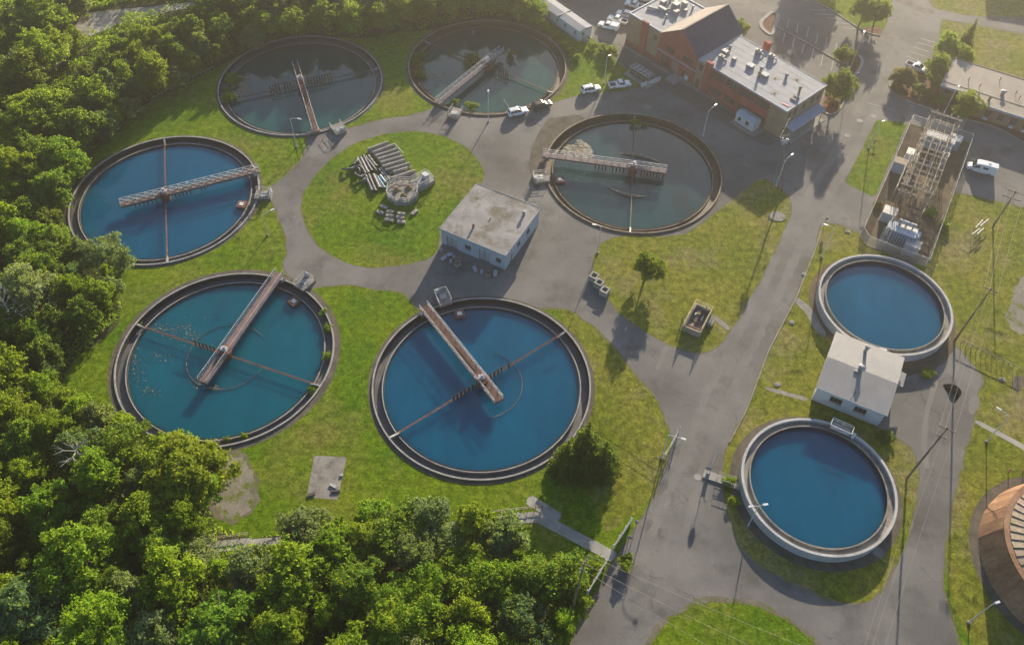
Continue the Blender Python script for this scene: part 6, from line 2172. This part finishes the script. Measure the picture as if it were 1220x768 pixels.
for px, r_, h, c, l in (((1094, 112), 2.2, 2.6, 'mid green', 'round shrub right of the reddish tree in the planting bed'), ((1102, 118), 1.7, 2.0, 'dark green', 'lower shrub next to the round one in the planting bed'),
                        ((1121, 124), 2.0, 1.8, 'mid green', 'flat shrub beside the entrance of the low brick office'), ((1066, 106), 1.6, 1.5, 'reddish', 'low brownish shrub at the left tip of the planting bed'), ((1074, 112), 1.8, 1.3, 'reddish', 'low brownish shrub below the reddish tree'),
                        ((992, 124), 1.8, 1.5, 'reddish', 'low brownish shrub under the tree at the brick building end'), ((1016, 78), 1.3, 1.0, 'reddish', 'low brownish plants on the round planted island'), ((1055, 521), 1.6, 1.5, 'dark green', 'dark shrub on the lawn corner below the pump house'),
                        ((868, 575), 1.3, 1.0, 'bright green', 'green shrub at the end of the concrete crossing slab'), ((874, 598), 1.1, .9, 'bright green', 'green shrub left of the lower right round tank'), ((1104, 446), 1.5, .8, 'yellow green', 'yellow green weeds at the edge of the yard'), ((1125, 272), 1.6, 1.4, 'yellow green', 'yellowish weeds inside the substation fence'), ((1108, 255), 1.6, 1.2, 'yellow green', 'yellowish weeds under the lattice in the substation'), ((1046, 245), 1.3, 1.0, 'reddish', 'brown weeds inside the left substation fence')):
    shrub(W(*px).xy, r_, h, c, l)


# trees just beyond the top edge, whose shadows lie over the parking lot
for px, dst, r_, h, l in (((935, 55), 36, 4.6, 11, 'left of three trees beyond the top edge, shading the parking lot'), ((955, 70), 42, 4.8, 12, 'middle of three trees beyond the top edge, shading the parking lot'), ((975, 55), 36, 4.2, 11, 'right of three trees beyond the top edge, shading the parking lot')):
    p = W(*px)
    tree((p.x + dst * math.cos(SUN_AZ), p.y + dst * math.sin(SUN_AZ)), r_, h, 'mid green', l, 'trees beyond the top edge')


# --- the conifers by the clean blue tank
def conifer(px, R_, h, label, seed):
    g = np.random.default_rng(seed)
    Ps, Ns, Ss = [], [], []
    for k in range(int(h / .36)):
        z = .4 + k * .36
        rr_ = R_ * (1 - z / h) ** .88 + .1
        nb_ = max(5, int(15 * rr_ / R_) + 3)
        for j in range(nb_):
            a = g.random() * 6.28
            ln = rr_ * g.uniform(.72, 1.1)
            m = max(6, int(ln * 20))
            u = g.random(m) ** .7
            x = ln * u
            wd = (.16 + .28 * (1 - u)) * ln * .5
            off = g.uniform(-1, 1, m) * wd
            zz = z - .32 * x + .10 * x * u + g.normal(0, .05, m)
            Ps.append(np.stack([x * math.cos(a) - off * math.sin(a), x * math.sin(a) + off * math.cos(a), zz], 1))
            nn = g.normal(0, .5, (m, 3)) + np.array([math.cos(a) * .45, math.sin(a) * .45, .8])
            Ns.append(unit(nn))
            Ss.append(g.uniform(.14, .28, m))
    P, N, S = map(np.concatenate, (Ps, Ns, Ss))
    k = P[:, 2] > .05
    xy = W(px[0], px[1], h * .5).xy
    t = thing('conifer', label, 'tree', (xy.x, xy.y, 0), 0, 'conifers by the clean blue tank')
    me = leaf_mesh('crown', P[k], N[k], S[k], .5)
    me.materials.append(LEAF['spruce'])
    link('crown', me, t)
    part('trunk', MB().path([(0, 0, -.2), (0, 0, h * .97)], [.26, .04], 8), bark_m, t)


conifer((699, 526), 4.3, 12.0, 'tallest and middle one of the dark conifers by the clean blue tank', 1)
conifer((676, 541), 3.5, 8.8, 'leftmost of the dark conifers by the clean blue tank, touching its rim', 2)
conifer((720, 543), 3.6, 9.2, 'rightmost of the dark conifers by the clean blue tank', 3)
conifer((697, 553), 3.6, 6.2, 'front one of the dark conifers by the clean blue tank', 4)
conifer((1157, 38), 2.0, 7, 'slim dark conifer on the lawn behind the low brick office', 5)

# --- plants growing in and at the tanks
for px, z, r_, h, c, l in (((277, 97), -1, 2.0, 2.0, 'mid green', 'round water plant clump at the left rim of the upper left grey tank, upper one'), ((275, 119), -1, 2.1, 1.8, 'mid green', 'round water plant clump at the left rim of the upper left grey tank, lower one'), ((272, 109), -1, 1.2, 1.0, 'yellow green', 'small bright plant between the two clumps in the upper left grey tank'),
                           ((499, 70), -1, 1.9, 1.5, 'mid green', 'top one of three plants along the left rim of the murky green tank'), ((498, 80), -1, 2.1, 1.5, 'dark green', 'middle one of three plants along the left rim of the murky green tank'), ((501, 91), -1, 2.0, 1.5, 'mid green', 'bottom one of three plants along the left rim of the murky green tank'),
                           ((565, 72), -1, 2.1, 1.5, 'bright green', 'green plant clump by the bridge in the murky green tank'), ((558, 79), -1, 1.6, 1.1, 'mid green', 'lower plant clump by the bridge in the murky green tank'), ((609, 70), -1, 1.3, 2.1, 'dark green', 'upright dark plant right of the bridge end in the murky green tank'),
                           ((562, 129), -.5, 1.8, 1.3, 'yellow green', 'bright weeds on the near rim of the murky green tank'), ((542, 124), -.5, 1.1, 1.2, 'yellow green', 'small bright weeds beside the bridge foot of the murky green tank'), ((757, 147), -.6, 1.2, 1.2, 'mid green', 'weeds on the far rim of the dark grey tank'), ((768, 149), -.8, .9, .7, 'mid green', 'small weeds right of the arm on the far rim of the dark grey tank'),
                           ((386, 374), -.5, 1.0, .9, 'bright green', 'weeds in the right hand trough of the teal tank, upper'), ((391, 392), -.5, 1.1, .9, 'bright green', 'weeds in the right hand trough of the teal tank, middle'), ((390, 425), -.5, 1.0, .9, 'bright green', 'weeds in the right hand trough of the teal tank, lower'), ((374, 465), -.6, 1.2, .5, 'mid green', 'low weeds on the lower right rim of the teal tank'), ((291, 520), -.5, .7, .8, 'bright green', 'small green weed on the near rim of the teal tank'), ((271, 524), -.5, .7, .6, 'yellow green', 'tiny pale weed on the near rim of the teal tank'), ((165, 385), -.6, .9, .6, 'mid green', 'weed at the left end of the arm in the teal tank')):
    shrub(W(px[0], px[1], z).xy, r_, h, c, l, 'plants growing in the tanks', 'water_plant', z)
for i, (px, r_, h, c) in enumerate((((655, 38), 1.6, 1.6, 'yellow green'), ((664, 46), 1.8, 1.4, 'yellow green'), ((672, 55), 1.7, 1.4, 'bright green'), ((680, 64), 1.8, 1.5, 'yellow green'), ((686, 71), 1.7, 1.3, 'bright green'), ((648, 33), 1.8, 1.8, 'bright green'))):
    shrub(W(*px).xy, r_, h, c, f"{od[i]} weedy bush counting down the right side of the murky green tank", 'weedy bushes by the murky green tank')
shrub(W(727, 66).xy, 2.6, 2.6, 'yellow green', 'large bright bush on the grass above the lamp and pickup')
shrub(W(718, 62).xy, 1.6, 1.6, 'bright green', 'smaller bush left of the large bright bush near the trailer')
shrub(W(706, 58).xy, 1.6, 1.4, 'yellow green', 'low bush below the right end of the white trailer')
shrub(W(668, 30).xy, 1.2, 1.2, 'mid green', 'small bush against the left half of the white trailer')
shrub(W(745, 672).xy, 1.6, 1.4, 'bright green', 'small bush between the two white board fences')
shrub(W(707, 678).xy, 1.8, 1.5, 'bright green', 'bush behind the lower white board fence')
shrub(W(697, 694).xy, 1.6, 1.4, 'mid green', 'bush left of the bare utility pole by the lower white board fence')

# --- the wood: every tree by itself
ZONES = (('above the murky green tank', 560, 20), ('above the upper left grey tank', 420, 30), ('right of the dirt trail', 250, 50), ('left of the dirt trail', 50, 40), ('below the dirt trail', 110, 130), ('left of the bright blue tank', 50, 240), ('below the bright blue tank', 100, 340), ('left of the teal tank', 50, 450), ('below the teal tank', 130, 560),
         ('left of the bare dirt patch', 210, 600), ('below the bare dirt patch', 290, 690), ('below the concrete pad', 400, 680), ('below the clean blue tank', 520, 680), ('beside the footpath corner', 630, 700), ('in the lower left corner', 50, 720), ('on the bottom edge', 420, 800))
wood = []   # x, y, R, h, colour
fixed = (((350, 24), 4.2, 8.5, 'bright green'), ((386, 20), 4.6, 9, 'yellow green'), ((421, 22), 4.2, 9, 'bright green'), ((455, 22), 4.4, 8, 'yellow green'), ((480, 12), 4.0, 9, 'bright green'), ((507, 5), 4.2, 9, 'yellow green'), ((535, 0), 4.4, 9, 'bright green'), ((565, 0), 4.0, 8.5, 'yellow green'), ((594, 0), 4.4, 9, 'bright green'), ((622, 3), 4.2, 9, 'yellow green'), ((640, 14), 3.2, 6.5, 'bright green'), ((318, 30), 4.0, 8, 'bright green'), ((124, 306), 4.6, 7.5, 'silvery'), ((36, 352), 6.2, 11, 'silvery'), ((62, 226), 4.0, 9, 'mid green'), ((96, 372), 4.4, 8, 'mid green'), ((147, 92), 3.0, 9.5, 'bright green'), ((180, 86), 4.2, 11, 'bright green'), ((300, 44), 3.4, 6, 'silvery'), ((208, 94), 3.4, 5, 'silvery'), ((150, 128), 3.4, 5, 'silvery'), ((118, 148), 4.0, 7, 'blue green'),
         ((95, 150), 4.8, 10, 'mid green'), ((598, 640), 3.6, 7.5, 'silvery'), ((563, 622), 4.0, 10, 'yellow green'), ((511, 617), 5.0, 8, 'silvery'), ((527, 642), 3.8, 6.5, 'silvery'), ((545, 688), 4.4, 8, 'bright green'), ((592, 694), 4.6, 8, 'bright green'), ((668, 688), 3.8, 8.5, 'mid green'), ((638, 690), 4.0, 8, 'mid green'), ((620, 742), 4.8, 9, 'blue green'),
         ((498, 722), 6.2, 10, 'bright green'), ((470, 742), 5.0, 9, 'bright green'), ((15, 492), 5.0, 10, 'yellow green'), ((58, 607), 6.0, 10, 'bright green'), ((217, 568), 6.8, 10, 'yellow green'), ((238, 585), 4.6, 8, 'bright green'), ((172, 612), 5.0, 9, 'bright green'), ((196, 548), 4.8, 8, 'bright green'), ((150, 530), 4.6, 9, 'mid green'), ((232, 662), 3.2, 5.5, 'silvery'), ((182, 748), 5.4, 9, 'silvery'), ((40, 722), 6.2, 10, 'blue green'),
         ((300, 680), 4.6, 8.5, 'silvery'), ((350, 692), 5.2, 9.5, 'bright green'), ((400, 650), 4.2, 7.5, 'bright green'), ((446, 617), 3.4, 5.5, 'bright green'), ((264, 742), 6.0, 10, 'mid green'), ((330, 748), 5.0, 9, 'bright green'), ((365, 640), 4.4, 6.5, 'silvery'), ((420, 700), 5.0, 9, 'mid green'), ((432, 640), 4.0, 6.5, 'bright green'), ((472, 632), 4.4, 7, 'mid green'), ((28, 90), 6.0, 12, 'mid green'), ((55, 130), 5.6, 11, 'bright green'), ((25, 150), 5.8, 11, 'bright green'), ((75, 190), 5.0, 10, 'bright green'))
for px, R_, h, c in fixed:
    p = crown_px(px, h)
    wood.append((p.x, p.y, R_, h, c))
fn = np.array([(v.x, v.y) for v in FOREST])
cand = nr.uniform((-175, 5), (20, 262), size=(16000, 2))
cand = cand[inside_np(cand, FOREST)]
trail_poly = [W(*p).xy for p in trail_px]
path_poly = [W(*p).xy for p in path_px]
cand = cand[~inside_np(cand, trail_poly)]
cand = cand[~inside_np(cand, path_poly)]
cand = cand[np.argsort((cand ** 2).sum(1) // 900 + nr.random(len(cand)) * .9)]
tank_c = np.array(TANKS)


def pick_colour(px, py, g):
    if py < 130:
        tb = (('mid green', 4), ('dark green', 2.5), ('bright green', 3), ('yellow green', 1.5 if px > 300 else .5), ('blue green', 1.5), ('silvery', .8))
    elif py < 460:
        tb = (('mid green', 3), ('dark green', 2), ('bright green', 4), ('blue green', 1.5), ('silvery', 1), ('yellow green', .8))
    else:
        tb = (('bright green', 5), ('mid green', 2.4), ('yellow green', 2.6), ('dark green', .8), ('blue green', 1.2), ('silvery', 1.3))
    x = g.random() * sum(q[1] for q in tb)
    for c, q in tb:
        x -= q
        if x <= 0:
            return c
    return tb[0][0]


frnd = random.Random(19)
CLEAR = [(120, -5), (150, -8), (180, -12), (210, -15), (240, -18), (150, -30), (185, -34), (120, -25), (215, -38), (76, 88), (86, 68), (96, 58), (106, 48), (118, 36), (130, 30), (145, 26), (160, 20), (176, 18), (192, 12), (210, 8), (112, 26), (128, 20), (205, 652), (225, 650), (250, 648), (270, 646), (290, 644), (274, 604), (290, 600), (830, 20), (66, 100)]
for x, y in cand:
    b = PX((x, y, 0))
    tp = PX((x, y, 10))
    if max(b[0], tp[0]) < -35 or tp[1] > 800 or b[1] < -25 or b[0] > 760 or b[0] < -75:
        continue
    R_ = frnd.choice((2.8, 3.2, 3.6, 4.0, 4.6, 5.2)) * frnd.uniform(.9, 1.1)
    # keep edge trees small and clear of the tanks
    de = np.min(np.linalg.norm(fn - np.array((x, y)), axis=1))
    R_ = min(R_, max(2.0, 1.3 + de * .62))
    dt = np.min(np.linalg.norm(tank_c - np.array((x, y)), axis=1)) - TR
    if dt < R_ * .85:
        continue
    pc = PX((x, y, h0 := 2.6 + R_ * 1.75 * .55))
    pr = R_ * 4.0
    if any((pc[0] - q[0]) ** 2 + (pc[1] - q[1]) ** 2 < (pr + (9 if q[1] < 110 else 3)) ** 2 for q in CLEAR):
        continue
    ok = True
    for (u, v, r2, _, _) in wood:
        if (u - x) ** 2 + (v - y) ** 2 < ((R_ + r2) * .60) ** 2:
            ok = False
            break
    if not ok:
        continue
    h = min(12.5, 2.6 + R_ * 1.75 * frnd.uniform(.85, 1.15))
    wood.append((x, y, R_, h, pick_colour(b[0], b[1], frnd)))
nall = len(wood)
wood = wood[:298]
info = []
for x, y, R_, h, c in wood:
    b = PX((x, y, h * .5))
    zn = min(ZONES, key=lambda q: (q[1] - b[0]) ** 2 + ((q[2] - b[1]) * 1.3) ** 2)[0]
    sz = 'large' if R_ > 4.5 else 'small' if R_ < 3.1 else 'medium'
    info.append(((sz, c, zn), b[0]))
from collections import defaultdict
byk = defaultdict(list)
for i, (k, x) in enumerate(info):
    byk[k].append((x, i))
ORD = ('leftmost', 'second from left', 'third from left', 'fourth from left', 'fifth from left', 'sixth from left', 'seventh from left', 'eighth from left', 'ninth from left', 'tenth from left')
for k, lst in byk.items():
    lst.sort()
    for j, (x, i) in enumerate(lst):
        sz, c, zn = k
        c2 = c + ' green' if c == 'silvery' else c
        if len(lst) == 1:
            lab = f'{sz} {c2} broadleaf tree of the wood {zn}'
        else:
            w_ = 'rightmost' if j == len(lst) - 1 else ORD[min(j, 9)]
            lab = f'{w_} of the {sz} {c2} trees {zn}'
        X, Y, R_, h, cc = wood[i]
        tree((X, Y), R_, h, cc, lab, 'trees of the wood')




# dead trees with bare branches
def dead_tree(px, h, label, seed):
    g = random.Random(seed)
    p = W(px[0], px[1], h * .5)
    t = thing('dead_tree', label, 'tree', (p.x, p.y, 0), 0, 'bare dead trees')
    tp = Vector((.4, .2, h))
    part('trunk', MB().path([(0, 0, -.2), (.1, .1, h * .5), tp], [.3, .2, .05], 8), dead_bark_m, t)
    for k in range(15):
        z = h * g.uniform(.35, .95)
        a = g.random() * 6.28
        ln = h * g.uniform(.2, .42) * (1.2 - z / h * .6)
        s = Vector((.2 * z / h, .1 * z / h, z))
        m = s + Vector((ln * .5 * math.cos(a), ln * .5 * math.sin(a), ln * .35))
        e = s + Vector((ln * math.cos(a + .3), ln * math.sin(a + .3), ln * .6))
        mb = MB().path([s, m, e], [.1, .07, .02], 6)
        for j in range(3):
            a2 = a + g.uniform(-1, 1)
            mb.path([m, m + Vector((ln * .4 * math.cos(a2), ln * .4 * math.sin(a2), ln * g.uniform(0, .4)))], [.05, .015], 5)
        part('branch', mb, dead_bark_m, t)


dead_tree((100, 553), 11.5, 'bleached bare dead tree standing in the wood below the teal tank', 1)
dead_tree((24, 88), 13, 'left of two bare grey trees at the upper left', 2)
dead_tree((14, 378), 12.5, 'bare white branched tree in the wood left of the teal tank', 4)


# tan reeds along the far side of the trail
rp = [W(x, y).xy for x, y in ((95, -6), (215, -8), (330, -16), (330, -40), (90, -40))]
Q = nr.uniform((min(p.x for p in rp), min(p.y for p in rp)), (max(p.x for p in rp), max(p.y for p in rp)), size=(30000, 2))
Q = Q[inside_np(Q, rp)]
nq = len(Q)
me = leaf_mesh('reeds', np.column_stack([Q, .3 + 1.6 * nr.random(nq)]), unit(nr.normal(size=(nq, 3)) + np.array([0, 0, .1])), nr.uniform(.2, .4, nq), .25)
me.materials.append(reed_m)
o = link('reeds', me)
o['kind'] = 'stuff'
o['label'] = 'tan dry reeds along the far side of the trail'


# undergrowth and grass: nobody could count these
def sample_tris(objs, n_, box):
    T = []
    for o in objs:
        me = o.data
        co = np.empty(len(me.vertices) * 3, np.float32)
        me.vertices.foreach_get('co', co)
        co = co.reshape(-1, 3)
        ix = np.empty(len(me.loops), np.int32)
        me.loops.foreach_get('vertex_index', ix)
        T.append(co[ix.reshape(-1, 3)])
    T = np.concatenate(T)[:, :, :2].astype(np.float64)
    lo, hi = T.min(1), T.max(1)
    T = T[(hi[:, 0] > box[0]) & (lo[:, 0] < box[2]) & (hi[:, 1] > box[1]) & (lo[:, 1] < box[3])]
    A = np.abs((T[:, 1, 0] - T[:, 0, 0]) * (T[:, 2, 1] - T[:, 0, 1]) - (T[:, 1, 1] - T[:, 0, 1]) * (T[:, 2, 0] - T[:, 0, 0]))
    k = nr.choice(len(T), n_, p=A / A.sum())
    u, v = nr.random(n_), nr.random(n_)
    f = u + v > 1
    u[f], v[f] = 1 - u[f], 1 - v[f]
    P = T[k, 0] + u[:, None] * (T[k, 1] - T[k, 0]) + v[:, None] * (T[k, 2] - T[k, 0])
    return P[(P[:, 0] > box[0]) & (P[:, 0] < box[2]) & (P[:, 1] > box[1]) & (P[:, 1] < box[3])]


def in_view(P, pad=20):
    D = np.concatenate([P, np.full((len(P), 1), -CAM_H)], 1)
    k = D @ np.array(_fw)
    x = 610 + FPX * (D @ np.array(_r)) / k
    y = 384 - FPX * (D @ np.array(_u)) / k
    return (k > 1) & (x > -pad) & (x < 1220 + pad) & (y > -pad) & (y < 768 + pad)


def vnoise(P, s, seed):
    return np.array([mnoise.noise((p[0] * s, p[1] * s, seed)) for p in P])


fl = [o for o in bpy.data.objects if o.name.startswith('forest_floor')]
P = sample_tris(fl, 440000, (-175, 5, 20, 262))
P = P[in_view(P)][:230000]
m = len(P)
ht_ = np.clip(1.5 + 3.2 * (vnoise(P, .16, 2.2) + .5 * vnoise(P, .5, 4.4)), .3, 4.6)
tb_ = inside_np(P, trail_poly) | inside_np(P, path_poly)
Z = ht_ * (1 - nr.random(m) ** 2 * .6) + .05
me = leaf_mesh('undergrowth', np.column_stack([P, Z]), unit(nr.normal(size=(m, 3)) * .7 + np.array([0, 0, .8])), nr.uniform(.16, .36, m))
me.materials.append(LEAF['bright green'])
o = link('undergrowth', me)
o['kind'] = 'stuff'
o['label'] = 'low leafy undergrowth between the trees of the wood'

# ------------------------------------------------------------------ thin haze, denser looking towards the low sun
hm = bpy.data.materials.new('haze_air')
hm.use_nodes = True
hn = hm.node_tree
for x in list(hn.nodes):
    if x.type == 'BSDF_PRINCIPLED':
        hn.nodes.remove(x)
pv = hn.nodes.new('ShaderNodeVolumePrincipled')
pv.inputs['Color'].default_value = (1.0, .92, .82, 1)
pv.inputs['Density'].default_value = .00060
pv.inputs['Anisotropy'].default_value = .80
hn.links.new(pv.outputs[0], hn.nodes['Material Output'].inputs['Volume'])
o = link('haze', MB().box(-2600, 2600, -1600, 4100, -4.5, 128).mesh('haze', hm))
o['kind'] = 'stuff'
o['label'] = 'thin warm haze in the evening air'
